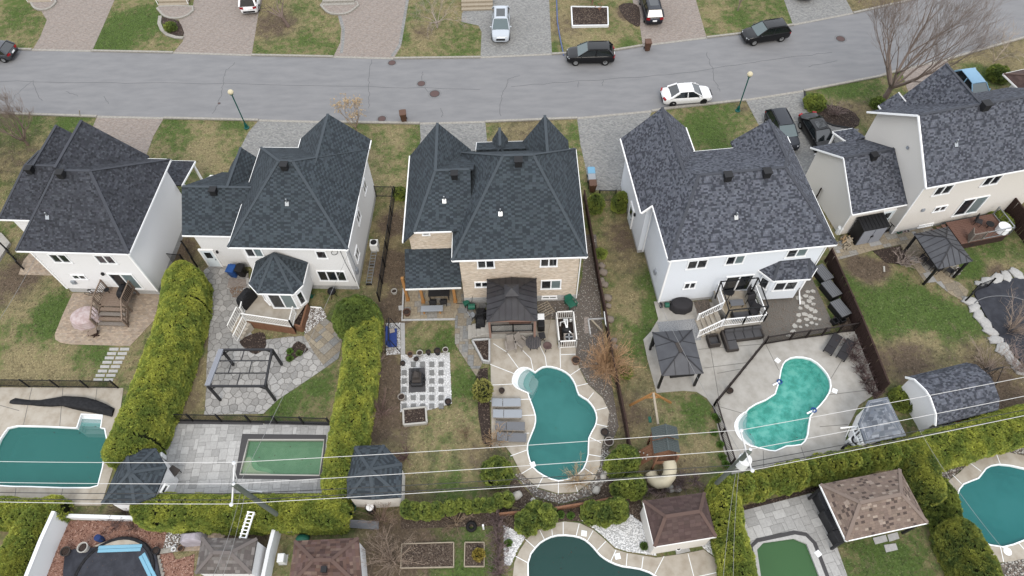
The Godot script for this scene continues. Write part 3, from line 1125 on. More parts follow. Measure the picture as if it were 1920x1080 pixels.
func build_yard_floors() -> void:
	# --- first house from the left: patio, stepping slabs, concrete round the pool
	paved("patio", M.paver_tan, rounded(PP([137,549,118,590,103,627,104,637,114,643,133,646,244,649,290,600,300,555,290,548]),1),.03)
	paved("side_patio", M.paver_tan, PP([60,470,45,488,35,515,98,517,110,500]),.03)
	for i in 8:
		for j in 2:
			var c := Vector2(lerpf(214,184, i / 7.0) + j * 20,655 + i * 8.2)
			var q := PP([c.x - 8, c.y - 2.6, c.x + 9, c.y - 2.6, c.x + 8, c.y + 2.6, c.x - 9, c.y + 2.6])
			block(q)
			var b := MB.new()
			b.prism(q, -.04,.035)
			var o := part(self, numbered("stepping_stone"), b, M.plate_2)
			o.set_meta("label", "pale stepping slab, %s of the %s pair counted from the brick patio" % [["left", "right"][j], ORD[i]])
			o.set_meta("category", "paving slab")
			o.set_meta("group", "stepping slabs in a double row")
	var deck1 := PP([-140,726,232,728,222,800,212,880,190,948,-140,948])
	pool_deck("pool_deck", M.concrete_warm, deck1, "left", [[60,727,52,760,44,797],[118,727,112,800],[182,727,176,778],[30,915,26,946],[118,914,112,946],[196,866,222,868],[0,760,36,770]], M.joint_sand)
	paved("neighbour_patio", M.concrete_pale, PP([-80,430,6,440,22,458,0,492,-80,520]),.25)
	# --- second house: flagstones, square slabs, pool terrace
	var flag := PP([383,507,402,492,440,505,466,512,470,560,452,590,480,640,540,632,570,630,588,660,610,690,560,724,522,749,494,776,383,778,386,747,388,680,392,627,389,563,378,530])
	var bed_a := rounded(PP([449,641,470,628,494,624,499,640,498,652,480,665,462,655]),2)
	var bed_b := rounded(PP([535,672,547,652,560,640,579,656,560,668,544,679]),2)
	var fo := paved("flagstone_patio", M.joint_sand, flag, .012)
	stones(fo, "flagstone", voronoi(flag, .56,.27,.035), flag, five("flag", 5),.04,.05,[bed_a, bed_b])
	paved("flower_bed", M.mulch_dark, bed_a, .05)
	paved("flower_bed", M.mulch_dark, bed_b, .05)
	var sqr := PP([570,630,590,612,610,597,628,610,645,624,635,672,610,690,588,660])
	var so := paved("square_paving", M.joint_dark, sqr, .014)
	var qa := P(570,630)
	var qb := P(610,597)
	stones(so, "slab", ashlar(sqr, .3, rad_to_deg(atan2(qb.z - qa.z, qb.x - qa.x)),.02,[Vector2i(2,2),Vector2i(2,2),Vector2i(3,2),Vector2i(2,1),Vector2i(3,3)]), sqr, five("square", 5),.042)
	pebbles("gravel_bed", M.pebble, PP([578,580,603,577,613,594,592,611,571,628,574,605]),.03,900,["grey_stone", "white_stone"],.045)
	pebbles("gravel_bed", M.pebble, PP([430,540,455,537,458,560,436,558]),.03,260,["grey_stone", "clay"],.05)
	paved("side_path", M.paver_rose, PP([430,522,462,524,462,540,426,540]),.045)
	var terr := PP([312,792,640,797,630,860,620,925,300,925,290,870])
	var plunge_out := PP([455,814,612,816,610,850,602,900,440,898,448,855])
	var to := paved_round("pool_terrace", M.joint_sand, terr, plunge_out, .016)
	stones(to, "paver", ashlar(terr, .26,-1.0,.014,[Vector2i(2,2),Vector2i(3,2),Vector2i(2,1),Vector2i(3,2),Vector2i(2,3)]), terr, five("plate", 4),.045,.04,[plunge_out])
	slab("terrace_edging", M.band_charcoal, PP([312,786,494,790,494,797,311,795]),.055)
	slab("terrace_edging", M.band_charcoal, PP([496,789,640,792,640,799,496,796]),.055)
	slab("terrace_edging", M.band_charcoal, PP([311,795,318,796,300,850,292,849]),.055)
	slab("lawn_edging", M.wood_grey, PP([378,612,382,613,337,745,312,790,308,788,332,744]),.12)
	# --- middle house: porch slabs, path, checkered stone garden, pool deck
	var porch := PP([761,540,870,540,866,560,853,598,757,600])
	var po := paved("porch_floor", M.joint_dark, porch, .02)
	stones(po, "slab", ashlar(porch, .25,.0,.015,[Vector2i(2,2),Vector2i(3,2),Vector2i(2,1),Vector2i(4,2)]), porch, [M.square_0, M.square_3, M.square_0, M.square_1],.05)
	var edge := MB.new()
	ribbon(edge, PP([757,541,754,601,853,599]),.14,.0,.09)
	setting("porch_edging", edge, M.foundation)
	var path := PP([868,546,905,546,912,575,884,605,882,640,905,682,900,690,893,706,870,672,853,645,853,598])
	var pa := paved("garden_path", M.joint_dark, path, .018)
	stones(pa, "paver", ashlar(path, .22,2.0,.014,[Vector2i(2,2),Vector2i(3,2),Vector2i(2,1),Vector2i(1,2),Vector2i(3,3)]), path, [M.square_2, M.square_1, M.square_4, M.square_1],.045)
	pebbles("white_stone_garden", M.white_stone_bed, PP([752,667,843,661,847,757,800,770,751,773]),.035,2600,["white_stone"],.04)
	var co := get_node("white_stone_garden")
	for j in 6:
		for i in 5:
			var c := Vector2(754 + i * 17.3 + 4,684 + j * 15.7)
			if i in [1,2] and j in [1,2,3]:
				continue
			if j == 0 and i == 0:
				continue
			var q := PP([c.x - 4.6, c.y - 4.6, c.x + 4.6, c.y - 4.8, c.x + 4.6, c.y + 4.4, c.x - 4.6, c.y + 4.6])
			var b := MB.new()
			b.prism(q, .0,.105)
			part(co, "slab", b, M.slate_tile)
	for q in [[767,692,797,690,798,714,767,715],[767,716,798,715,798,735,767,737]]:
		pslab(co, "plinth", M.band_charcoal, PP(q),.11)
	pebbles("swing_pad", M.white_stone_bed, PP([723,606,750,606,751,664,724,666]),.03,500,["white_stone", "grey_stone"],.04)
	var ed := MB.new()
	ed.prism(PP([751,606,759,606,760,676,752,676]),-.05,.06)
	setting("slab_edging", ed, M.plate_1)
	block(PP([751,606,759,606,760,676,752,676]))
	var deck3 := PP([916,620,1012,600,1044,600,1044,647,1079,647,1080,668,1086,691,1100,719,1130,747,1142,772,1140,790,1137,807,1128,837,1125,873,1113,899,1081,923,1045,925,1007,914,977,887,959,852,948,838,922,838,920,690])
	pool_deck("pool_deck", M.concrete_warm, deck3, "kidney", [[925,644,950,660,972,690],[919,683,965,701],[980,657,995,672,1000,695],[1012,648,1022,668,1025,688],[1050,650,1051,690],[1052,665,1079,664],[1070,703,1088,691],[1081,724,1102,719],[1102,750,1113,736],[1118,769,1138,764],[1117,795,1139,800],[1106,820,1127,830],[1103,852,1127,856],[1096,878,1114,890],[1075,896,1083,922],[1047,902,1047,925],[1019,892,1008,914],[998,876,978,888],[990,843,957,855],[992,812,950,815],[1004,778,925,782],[996,748,919,752],[961,720,920,722]], M.pool_white)
	paved("flower_bed", M.mulch_dark, rounded(PP([893,708,900,692,914,690,918,760,922,838,905,830,897,780]),1),.04)
	pebbles("gravel_bed", M.pebble, PP([1008,555,1082,555,1092,520,1096,440,1118,440,1128,600,1142,690,1160,800,1130,870,1128,838,1138,808,1142,772,1130,745,1102,719,1087,690,1080,665,1080,600,1044,598,1008,600]),.025,2600,["grey_stone", "grey_stone", "pot_pale"],.038)
	pebbles("gravel_bed", M.pebble, PP([1128,838,1146,850,1140,900,1110,930,1050,945,1000,930,965,890,977,888,1007,916,1045,927,1081,925,1113,901,1126,873]),.025,900,["grey_stone", "pot_pale"],.05)
	paved("paver_strip", M.paver_rose, PP([1095,595,1104,595,1105,625,1096,626]),.06)
	paved("mulch_bed", M.soil, PP([960,890,1000,932,1050,947,1110,932,1145,890,1180,900,1190,935,1050,952,980,955,950,945]),.02)
	paved("mulch_bed", M.soil, PP([752,958,960,950,960,985,752,992]),.02)
	# --- fourth house: concrete terrace with the emerald pool, gravel court, stone path
	var deck4 := PP([1226,566,1330,566,1425,600,1432,645,1480,636,1556,626,1604,622,1630,680,1646,735,1610,760,1590,800,1580,850,1450,872,1372,890,1352,830,1336,762,1325,747,1306,735,1281,733,1231,737,1214,675,1206,637,1220,622,1234,599])
	pool_deck("pool_deck", M.concrete_pale, deck4, "emerald", [[1310,655,1432,645],[1320,690,1400,680],[1330,640,1350,760],[1400,690,1345,700],[1556,713,1600,640],[1537,800,1590,796],[1460,694,1436,646],[1396,776,1340,760],[1502,838,1510,862],[1431,845,1432,875],[1555,740,1640,730]], M.joint_sand)
	pebbles("gravel_court", M.grit, PP([1424,560,1521,520,1560,605,1556,622,1480,636,1432,645,1424,610]),.06,900,["grey_stone"],.04)
	var sp := [[1498,560,7],[1510,556,6],[1521,559,6],[1504,568,6],[1516,566,6],[1524,571,5],[1512,576,6],[1500,579,5],[1520,581,6],[1528,585,6],[1508,590,6],[1519,594,6],[1528,598,5],[1497,592,6],[1498,602,6],[1511,600,6],[1521,606,5],[1490,612,6],[1500,614,4],[1487,622,6],[1478,630,5],[1514,548,5],[1524,547,5],[1536,600,4],[1512,611,4],[1530,609,4]]
	for s in sp:
		var c := P(s[0], s[1])
		var poly := PackedVector2Array()
		var r0: float = s[2] * .036
		for k in 5:
			var a: float = TAU * k / 5.0 + s[0]
			poly.append(Vector2(c.x, c.z) + Vector2(cos(a), sin(a) * .8) * r0 * rng.randf_range(.8,1.35))
		var b := MB.new()
		b.prism(poly, .03,.095)
		part(get_node("gravel_court"), "flat_stone", b, M.pot_pale)
	pebbles("gravel_patch", M.pebble, PP([1300,566,1328,562,1334,582,1308,590]),.06,160,["grey_stone"],.05)
	# --- fifth house: paver terrace, soil beds, covered pool
	var ter5 := PP([1552,463,1600,440,1660,425,1740,420,1790,470,1801,514,1780,523,1798,530,1816,546,1807,566,1780,551,1754,529,1735,531,1710,495,1698,476,1688,459,1636,470,1562,490])
	var te := paved("paver_terrace", M.joint_sand, ter5,.018)
	stones(te, "paver", ashlar(ter5,.32,-11.0,.014,[Vector2i(2,2),Vector2i(2,1),Vector2i(3,2),Vector2i(1,1),Vector2i(2,1)]), ter5,[M.square_4, M.square_1, M.plate_0, M.square_0],.045)
	paved("flower_bed", M.mulch_dark, PP([1636,471,1687,461,1697,478,1709,497,1690,497,1660,492]),.05)
	paved("mulch_bed", M.soil, PP([1570,560,1600,600,1660,735,1640,750,1600,645,1562,600]),.03)
	# --- bottom row of yards
	paved("mulch_bed", M.mulch_red, PP([130,976,320,978,316,1020,330,1050,365,1040,360,1130,60,1130]),.03)
	pebbles("gravel_walk", M.pebble, PP([316,980,350,980,346,1010,330,1030,306,1032,312,1005]),.045,500,["grey_stone", "white_stone"],.05)
	paved("small_terrace", M.paver_tan, PP([352,980,440,984,400,1032,340,1034]),.05)
	var deck6 := PP([964,1056,974,1033,992,1006,1024,985,1057,978,1087,981,1113,994,1134,1012,1152,1030,1176,1037,1230,1046,1284,1038,1319,1031,1342,1048,1350,1090,1340,1180,980,1190,960,1100])
	pool_deck("pool_deck", M.concrete_warm, deck6, "dark", [[991,1056,967,1043],[1003,1027,985,1011],[1021,1012,1012,994],[1036,1006,1034,984],[1056,1004,1056,979],[1080,1006,1086,982],[1101,1015,1112,995],[1119,1033,1136,1015],[1145,1053,1155,1031],[1174,1064,1176,1038],[1203,1068,1206,1044],[1228,1076,1245,1043],[1290,1038,1302,1085],[1246,1095,1350,1072]], M.pool_white)
	pebbles("white_stone_bed", M.white_stone_bed, PP([944,985,975,1000,985,1008,968,1035,958,1060,945,1060]),.05,500,["white_stone"],.05)
	pebbles("white_stone_bed", M.white_stone_bed, PP([1090,976,1160,950,1210,985,1230,1042,1176,1034,1153,1027,1135,1009,1114,991]),.05,1500,["white_stone"],.05)
	pebbles("white_stone_bed", M.white_stone_bed, PP([1312,1015,1345,1008,1362,1080,1352,1090,1343,1046,1320,1029]),.05,500,["white_stone"],.05)
	paved("mulch_bed", M.soil, PP([960,955,1060,948,1200,930,1210,985,1160,952,1090,978,1057,976,1024,983,985,1006,944,985]),.018)
	var pat7 := PP([1376,962,1521,925,1560,1000,1590,1085,1600,1160,1420,1170,1400,1060])
	var moss_out := PP([1403,1024,1417,1010,1488,995,1512,999,1530,1017,1562,1100,1545,1150,1440,1160,1420,1120])
	var p7 := paved_round("pool_terrace", M.joint_sand, pat7, moss_out, .016)
	stones(p7, "paver", ashlar(pat7,.26,-13.0,.014,[Vector2i(2,2),Vector2i(3,2),Vector2i(2,1),Vector2i(2,3),Vector2i(3,2)]), pat7, five("plate", 4),.045,.04,[moss_out])
	paved("mulch_bed", M.mulch_dark, PP([1376,958,1400,948,1525,915,1545,900,1548,912,1523,923,1378,962]),.03)
	var deck8 := rounded(PP([1766,932,1771,908,1799,886,1824,862,1866,846,1920,855,2000,870,2040,960,1990,1030,1920,1048,1869,1055,1817,1038,1781,995]),2)
	pool_deck("pool_deck", M.concrete_warm, deck8, "lagoon", [[1795,940,1767,932],[1803,907,1786,890],[1840,884,1820,869],[1876,871,1867,848],[1802,978,1783,983],[1832,1012,1828,1022],[1876,1026,1882,1054],[1910,1018,1925,1035]], M.pool_white)
	pebbles("gravel_bed", M.pebble, PP([1752,875,1800,850,1860,830,1930,840,1960,870,1920,853,1866,844,1823,860,1798,884,1769,907,1764,932,1780,998,1816,1042,1868,1059,1930,1046,1960,1090,1850,1085,1770,1010,1745,940]),.02,1400,["grey_stone", "pot_pale"],.06)
	for q in [[1636,1009,1660,1003,1664,1015,1641,1021],[1663,1003,1682,998,1686,1010,1667,1016],[1657,1022,1679,1019,1683,1031,1661,1036]]:
		var poly := PP(q)
		block(poly)
		var b := MB.new()
		b.prism(poly, -.04,.05)
		var o := part(self, numbered("paving_slab"), b, M.plate_2)
		o.set_meta("label", ["pale slab at the tan pavilion eave, leftmost of three", "pale slab at the tan pavilion eave, second of three", "pale slab lying alone in front of the other two"][[1636,1663,1657].find(q[0])])
		o.set_meta("category", "paving slab")
		o.set_meta("group", "slabs on the lawn by the tan pavilion")

func paved_round(called: String, m: Material, outer: PackedVector2Array, hole: PackedVector2Array, y: float) -> MeshInstance3D:
	block(outer)
	var b := MB.new()
	for p in ring(outer, hole):
		b.prism(p, -.05, y)
	return setting(called, b, m)

func ring(outer: PackedVector2Array, hole: PackedVector2Array) -> Array:
	var c := Vector2.ZERO
	for p in hole:
		c += p
	c /= hole.size()
	var out := []
	var big := 1000.0
	for s in [[Vector2(c.x - big, c.y - big),Vector2(c.x, c.y + big)],[Vector2(c.x, c.y - big),Vector2(c.x + big, c.y + big)]]:
		var half := PackedVector2Array([s[0],Vector2(s[1].x, s[0].y), s[1],Vector2(s[0].x, s[1].y)])
		for p in Geometry2D.intersect_polygons(outer, half):
			for q in Geometry2D.clip_polygons(p, hole):
				if q.size() > 2 and area_of(q) > .01:
					out.append(q)
	return out

func pool_deck(called: String, m: Material, outer: PackedVector2Array, pool: String, joints: Array, jm: Material) -> void:
	var o := paved_round(called, m, outer, pool_outline[pool],.05)
	for j in joints:
		var b := MB.new()
		ribbon(b, PP(j, .05),.038,.03,.0545)
		part(o, "joint", b, jm)

func pebbles(called: String, m: Material, poly: PackedVector2Array, y: float, count: int, kinds: Array, size: float) -> void:
	var o := paved(called, m, poly, y)
	var r := Rect2(poly[0],Vector2.ZERO)
	for p in poly:
		r = r.expand(p)
	var mb := MB.new()
	mb.blob(Vector3.ZERO, Vector3(1.0,.6,.8),5)
	var mesh := mb.mesh()
	for k in kinds.size():
		var at := []
		var tries := 0
		while at.size() < count / kinds.size() and tries < count * 8:
			tries += 1
			var q := Vector2(rng.randf_range(r.position.x, r.end.x), rng.randf_range(r.position.y, r.end.y))
			if Geometry2D.is_point_in_polygon(q, poly):
				at.append(q)
		var mm := MultiMesh.new()
		mm.transform_format = MultiMesh.TRANSFORM_3D
		mm.mesh = mesh
		mm.instance_count = at.size()
		for i in at.size():
			var s := size * rng.randf_range(.6,1.5)
			mm.set_instance_transform(i, Transform3D(Basis.from_euler(Vector3(rng.randf_range(-.4,.4), rng.randf() * TAU, rng.randf_range(-.4,.4))).scaled(Vector3(s, s, s)),Vector3(at[i].x, y + s * .25, at[i].y)))
		var mi := MultiMeshInstance3D.new()
		mi.name = "stones"
		mi.multimesh = mm
		mi.material_override = M[kinds[k]]
		o.add_child(mi, true)
		mi.set_meta("kind", "stuff")

# ---------------------------------------------------------------- houses
func hit(house: Node3D, zw: float, px: float, py: float) -> Vector2:
	var inv := house.transform.affine_inverse()
	var o := inv * EYE
	var d := inv.basis * (cam_x * (px - 960.0) + cam_d * (py - 540.0) + cam_f * FOCAL)
	var q := o + d * ((zw - o.z) / d.z)
	return Vector2(q.x, q.y)

func window(house: Node3D, at: Vector3, w: float, h: float, panes: int, turn := .0, glass: Material = null, called := "window") -> MeshInstance3D:
	var b := MB.new()
	var fw := .09
	b.box(Vector3(0, h / 2 - fw / 2,0),Vector3(w, fw, .12))
	b.box(Vector3(0,-h / 2 + fw / 2,.01),Vector3(w + .06, fw, .14))
	b.box(Vector3(-w / 2 + fw / 2,0,0),Vector3(fw, h - 2 * fw, .12))
	b.box(Vector3(w / 2 - fw / 2,0,0),Vector3(fw, h - 2 * fw, .12))
	for i in range(1, panes):
		b.box(Vector3(-w / 2 + w * i / panes, 0,0),Vector3(.09, h - 2 * fw, .10))
	var o := part(house, called, b, M.vinyl_white)
	o.position = at
	o.rotation_degrees.y = turn
	for i in panes:
		var p := MB.new()
		p.box(Vector3(-w / 2 + w * (i + .5) / panes, 0,-.01),Vector3(w / panes - .02, h - fw, .03))
		var gm: Material = M.glass_dark
		if glass:
			gm = glass if i % 2 == panes - 1 else M.glass_dark
		part(o, "pane", p, gm)
	return o

func rear_window(house: Node3D, zw: float, px: float, py: float, w: float, h: float, panes := 2, glass: Material = null, called := "window") -> void:
	var q := hit(house, zw, px, py)
	var k := 1.0 if h > 1.5 or h < .45 else 1.14
	window(house, Vector3(q.x, q.y, zw + .01), w * (1.0 + (k - 1.0) * .5), h * k, panes, .0, glass, called)

func door(house: Node3D, at: Vector3, turn: float, m: Material, w := .92, h := 2.05) -> void:
	var b := MB.new()
	b.box(Vector3(0, h / 2,0),Vector3(w, h, .10))
	var o := part(house, "door", b, m)
	o.position = at
	o.rotation_degrees.y = turn
	var f := MB.new()
	f.box(Vector3(-w / 2 - .06, h / 2,0),Vector3(.11, h, .14))
	f.box(Vector3(w / 2 + .06, h / 2,0),Vector3(.11, h, .14))
	f.box(Vector3(0, h + .06,0),Vector3(w + .24,.12,.14))
	part(o, "door_frame", f, M.trim_white)
	var g := MB.new()
	g.box(Vector3(0, h * .72,.05),Vector3(w * .55, h * .34,.03))
	part(o, "pane", g, M.glass_dark)
	var k := MB.new()
	k.box(Vector3(w * .4, h * .48,.09),Vector3(.05,.14,.06))
	part(o, "handle", k, M.metal_galvanised)

func V(x: float, y: float, z: float) -> Vector3:
	return Vector3(x, y, z)

func roof_of(house: Node3D, called: String, m: Material, slopes: Array, eaves := [], caps := [], capm: Material = null, trim: Material = null) -> MeshInstance3D:
	var b := MB.new()
	for s in slopes:
		b.slope(s)
	var o := part(house, called, b, m)
	for e in eaves:
		var g := MB.new()
		g.bar(e[0] - Vector3(0,.08,0), e[1] - Vector3(0,.08,0),.09,.13)
		part(o, "gutter", g, trim if trim else M.trim_white)
	for e in caps:
		var g := MB.new()
		var a: Vector3 = e[0]
		var z: Vector3 = e[1]
		g.bar(a + Vector3(0,.006,0), z + Vector3(0,.006,0),.2,.016)
		part(o, "ridge_cap", g, capm if capm else M.roof_cap_dark)
	return o

func hip(x0: float, x1: float, z0: float, z1: float, he: float, hr: float, r0: float, r1: float, rz: float) -> Dictionary:
	var a := V(x0, he, z1)
	var b := V(x1, he, z1)
	var c := V(x1, he, z0)
	var d := V(x0, he, z0)
	var p := V(r0, hr, rz)
	var q := V(r1, hr, rz)
	return {"slopes": [[a, b, q, p],[b, c, q],[c, d, p, q],[d, a, p]], "eaves": [[a, b],[b, c],[c, d],[d, a]], "caps": [[p, q],[a, p],[b, q],[c, q],[d, p]]}

func roof_vent(roof: Node3D, at: Vector3, s := .34) -> void:
	var b := MB.new()
	b.cbox(at + Vector3(0, s * .6,0),Vector3(s, s * 1.1, s),.05)
	b.box(at + Vector3(0, s * 1.2,0),Vector3(s * 1.25,.07, s * 1.25))
	part(roof, "roof_vent", b, M.vent_black)

func pipe_vent(roof: Node3D, at: Vector3) -> void:
	var b := MB.new()
	b.box(at + Vector3(0,.04,.1),Vector3(.26,.02,.3), Basis.from_euler(Vector3(.7,0,0)))
	b.tube([at, at + Vector3(0,.42,0)],[.05,.05],8)
	part(roof, "vent_pipe", b, M.metal_galvanised)

func walls(house: Node3D, called: String, m: Material, poly: Array, y0: float, y1: float) -> MeshInstance3D:
	var q := PackedVector2Array()
	for i in range(0, poly.size(),2):
		q.append(Vector2(poly[i], poly[i + 1]))
	var b := MB.new()
	b.prism(q, y0, y1)
	var t := PackedVector2Array()
	for p in q:
		var w := house.transform * Vector3(p.x, 0, p.y)
		t.append(Vector2(w.x, w.z))
	block(t)
	return part(house, called, b, m)

func gable(house: Node3D, m: Material, pts: Array) -> void:
	var b := MB.new()
	b.face(pts)
	part(house, "gable_wall", b, m)

func build_houses() -> void:
	house_one()
	house_two()
	house_three()
	house_four()
	house_five()
	neighbours()

func house_one() -> void:
	var h := thing("house", "white sided house with charcoal hip roof and small wooden deck, left of the cedar hedge", "house", V(-30.43,0,-29.03),-4.0)
	walls(h, "wall", M.siding_white, [-3.6,-.45,3.45,-.45,3.45,-8.6,-3.6,-8.6],.55,5.95)
	walls(h, "foundation", M.foundation, [-3.58,-.47,3.43,-.47,3.43,-8.58,-3.58,-8.58],-.1,.55)
	walls(h, "garage_wall", M.siding_white, [-7.6,-4.3,-3.6,-4.3,-3.6,-10.4,-7.6,-10.4],.0,4.6)
	var r := hip(-4.05,4.0,-9.0,.0,5.9,9.3,-1.1,1.3,-4.5)
	var roof := roof_of(h, "roof", M.roof_charcoal, r.slopes, r.eaves, r.caps)
	roof_of(h, "front_gable_roof", M.roof_charcoal, [[V(-1.15,9.42,-4.6),V(-1.15,9.42,-9.3),V(-4.45,5.92,-9.3),V(-4.45,5.92,-4.6)],[V(-1.15,9.42,-9.3),V(-1.15,9.42,-4.6),V(2.2,5.92,-4.6),V(2.2,5.92,-9.3)]],[],[[V(-1.15,9.44,-4.6),V(-1.15,9.44,-9.3)]])
	gable(h, M.siding_white, [V(1.9,5.9,-9.0),V(-4.1,5.9,-9.0),V(-1.15,9.2,-9.0)])
	var g := hip(-8.05,-3.4,-11.0,-3.85,4.5,6.6,-6.3,-3.4,-7.4)
	var gr := roof_of(h, "garage_roof", M.roof_charcoal, [g.slopes[0], g.slopes[2], g.slopes[3]],[g.eaves[0], g.eaves[3]],[g.caps[0], g.caps[1], g.caps[4]])
	roof_of(h, "garage_gable_roof", M.roof_charcoal, [[V(-5.6,6.7,-7.2),V(-5.6,6.7,-11.6),V(-7.7,4.5,-11.6),V(-7.7,4.5,-7.2)],[V(-5.6,6.7,-11.6),V(-5.6,6.7,-7.2),V(-3.5,4.5,-7.2),V(-3.5,4.5,-11.6)]],[],[[V(-5.6,6.72,-7.2),V(-5.6,6.72,-11.6)]])
	roof_of(h, "porch_roof", M.roof_charcoal, [[V(1.8,3.6,-8.6),V(1.7,3.0,-11.6),V(3.9,3.0,-11.6),V(3.9,3.4,-8.6)].map(func(p): return p)],[[V(1.7,3.0,-11.6),V(3.9,3.0,-11.6)],[V(3.92,3.0,-11.6),V(3.92,3.4,-8.6)]])
	for q in [V(3.75,0,-11.4),V(1.9,0,-11.4)]:
		pbar(h, "porch_post", M.trim_white, q, q + V(0,2.9,0),.14,.14)
	for k in 5:
		pbar(h, "porch_railing", M.trim_white, V(3.75,.5 + k * .12,-11.4),V(3.75,.5 + k * .12,-9.0),.04,.03)
	roof_vent(roof, V(-.55,9.05,-4.1),.42)
	roof_vent(gr, V(-5.7,6.35,-6.9),.42)
	pipe_vent(roof, V(-1.7,7.35,-1.95))
	rear_window(h, -.45,113,484,1.25,.95)
	rear_window(h, -.45,198,486,1.25,.95)
	rear_window(h, -.45,149,519,1.0,.55)
	rear_window(h, -.45,236,527,1.9,2.0,2, M.glass_blind, "patio_door")
	rear_window(h, -.47,182,547,1.1,.35)
	var l := MB.new()
	l.box(V(.35,2.75,-.36),V(.16,.22,.16))
	part(h, "wall_lamp", l, M.vent_black)
	pbox(h, "meter_box", M.plastic_grey, V(-2.55,1.5,-.36),V(.3,.34,.16))
	for x in [-3.6,3.45]:
		pbox(h, "corner_trim", M.trim_white, V(x, 3.2,-.44),V(.12,5.3,.12))

func house_two() -> void:
	var h := thing("house", "white stucco house with blue-grey roof and an octagonal bay over its rear deck", "house", V(-15.47,0,-28.83),-3.4)
	walls(h, "wall", M.stucco_white, [-3.75,-.55,3.7,-.55,3.7,-10.1,-1.0,-10.1,-1.0,-9.1,-3.75,-9.1],.5,5.95)
	walls(h, "foundation", M.foundation, [-3.73,-.57,3.68,-.57,3.68,-10.0,-3.73,-9.0],-.1,.5)
	walls(h, "garage_wall", M.stucco_white, [-8.2,-2.5,-3.75,-2.5,-3.75,-7.9,-8.2,-7.9],.0,4.6)
	gable(h, M.stucco_white, [V(-8.2,4.6,-7.8),V(-8.2,4.6,-2.5),V(-8.2,6.5,-4.95)])
	var r := hip(-4.2,4.2,-9.65,.0,5.9,9.5,-.6,.35,-4.8)
	var roof := roof_of(h, "roof", M.roof_slate, r.slopes, r.eaves, r.caps, M.roof_cap_slate)
	roof_of(h, "front_gable_roof", M.roof_slate, [[V(1.48,8.46,-4.9),V(1.48,8.46,-10.65),V(-1.25,5.92,-10.65),V(-1.25,5.92,-4.9)],[V(1.48,8.46,-10.65),V(1.48,8.46,-4.9),V(4.22,5.92,-4.9),V(4.22,5.92,-10.65)]],[[V(4.24,5.9,-10.6),V(4.24,5.9,-9.7)],[V(-1.27,5.9,-10.65),V(-1.27,5.9,-9.7)]],[[V(1.48,8.47,-5.6),V(1.48,8.47,-10.65)]], M.roof_cap_slate)
	gable(h, M.stucco_white, [V(3.9,5.9,-10.3),V(-.9,5.9,-10.3),V(1.48,8.3,-10.3)])
	var gr := roof_of(h, "garage_roof", M.roof_slate, [[V(-8.65,4.5,-2.05),V(-3.4,4.5,-2.05),V(-3.4,6.6,-4.9),V(-8.65,6.6,-4.9)],[V(-8.65,6.6,-4.9),V(-3.4,6.6,-4.9),V(-3.4,4.5,-8.3),V(-7.4,4.5,-8.3)]],[[V(-8.65,4.5,-2.05),V(-4.1,4.5,-2.05)]],[[V(-8.6,6.61,-4.9),V(-3.5,6.61,-4.9)]], M.roof_cap_slate)
	roof_of(h, "garage_gable_roof", M.roof_slate, [[V(-5.3,6.62,-4.8),V(-5.3,6.62,-8.9),V(-6.9,4.5,-8.9),V(-6.9,4.5,-4.8)],[V(-5.3,6.62,-8.9),V(-5.3,6.62,-4.8),V(-3.6,4.6,-4.8),V(-3.6,4.6,-8.9)]],[],[[V(-5.3,6.63,-4.8),V(-5.3,6.63,-8.9)]], M.roof_cap_slate)
	roof_vent(roof, V(-.1,9.2,-4.3),.42)
	roof_vent(gr, V(-6.2,6.3,-4.5),.42)
	pipe_vent(roof, V(.0,7.75,-2.5))
	var oct := [V(-3.15,3.5,-.5),V(-3.15,3.5,1.45),V(-2.35,3.5,2.22),V(.2,3.5,2.22),V(.7,3.5,1.45),V(.7,3.5,-.5)]
	var top := V(-1.3,5.0,-.2)
	var sl := []
	var ev := []
	var cp := []
	for i in 5:
		sl.append([oct[i], oct[i + 1], top])
		ev.append([oct[i], oct[i + 1]])
		cp.append([oct[i], top])
	cp.append([oct[5], top])
	walls(h, "bay_wall", M.stucco_white, [-2.8,-.6,-2.8,1.2,-2.1,1.85,-.05,1.85,.4,1.25,.4,-.6],.9,3.45)
	roof_of(h, "bay_roof", M.roof_slate, sl, ev, cp, M.roof_cap_slate)
	window(h, V(-1.08,2.05,1.87),1.85,2.05,2,.0, M.glass_blind, "patio_door")
	window(h, V(.2,2.0,1.57),.55,1.5,1,53.0)
	window(h, V(-2.47,2.0,1.55),.7,1.5,1,-43.0)
	rear_window(h, -.55,477,473,1.2,.95,2, M.glass_blind)
	rear_window(h, -.55,603,477,.75,.85,1)
	rear_window(h, -.55,623,517,2.0,1.2,3)
	var d := hit(h, -2.5,409,504)
	door(h, V(d.x, .05,-2.48),0, M.door_pale)
	pbox(h, "wall_lamp", M.vent_black, V(d.x + .85,2.0,-2.4),V(.12,.24,.14))
	for x in [-1.5,-4.0,-7.0]:
		window(h, V(3.72,2.2 if x > -3 else 3.6, x - .8),1.0,1.1,2,90.0)
	pbox(h, "meter_box", M.plastic_grey, V(3.79,1.6,-1.2),V(.16,.5,.34))
	ptube(h, "service_pipe", M.plastic_grey, [V(3.79,1.8,-1.2),V(3.79,5.5,-1.0)],.035)
	ptube(h, "cable", M.wire_dark, [V(3.4,5.6,-.45),V(3.5,3.5,-.45),V(3.72,1.2,-.45)],.02,5)
	plathe(h, "satellite_ring", M.plastic_black, V(3.0,4.9,-.42),[[.22,.0],[.24,.03],[.2,.05]],14)
	for q in [[V(4.1,5.7,.0),V(3.78,5.2,-.48),V(3.78,.3,-.48)]]:
		ptube(h, "downpipe", M.trim_white, q, .045)

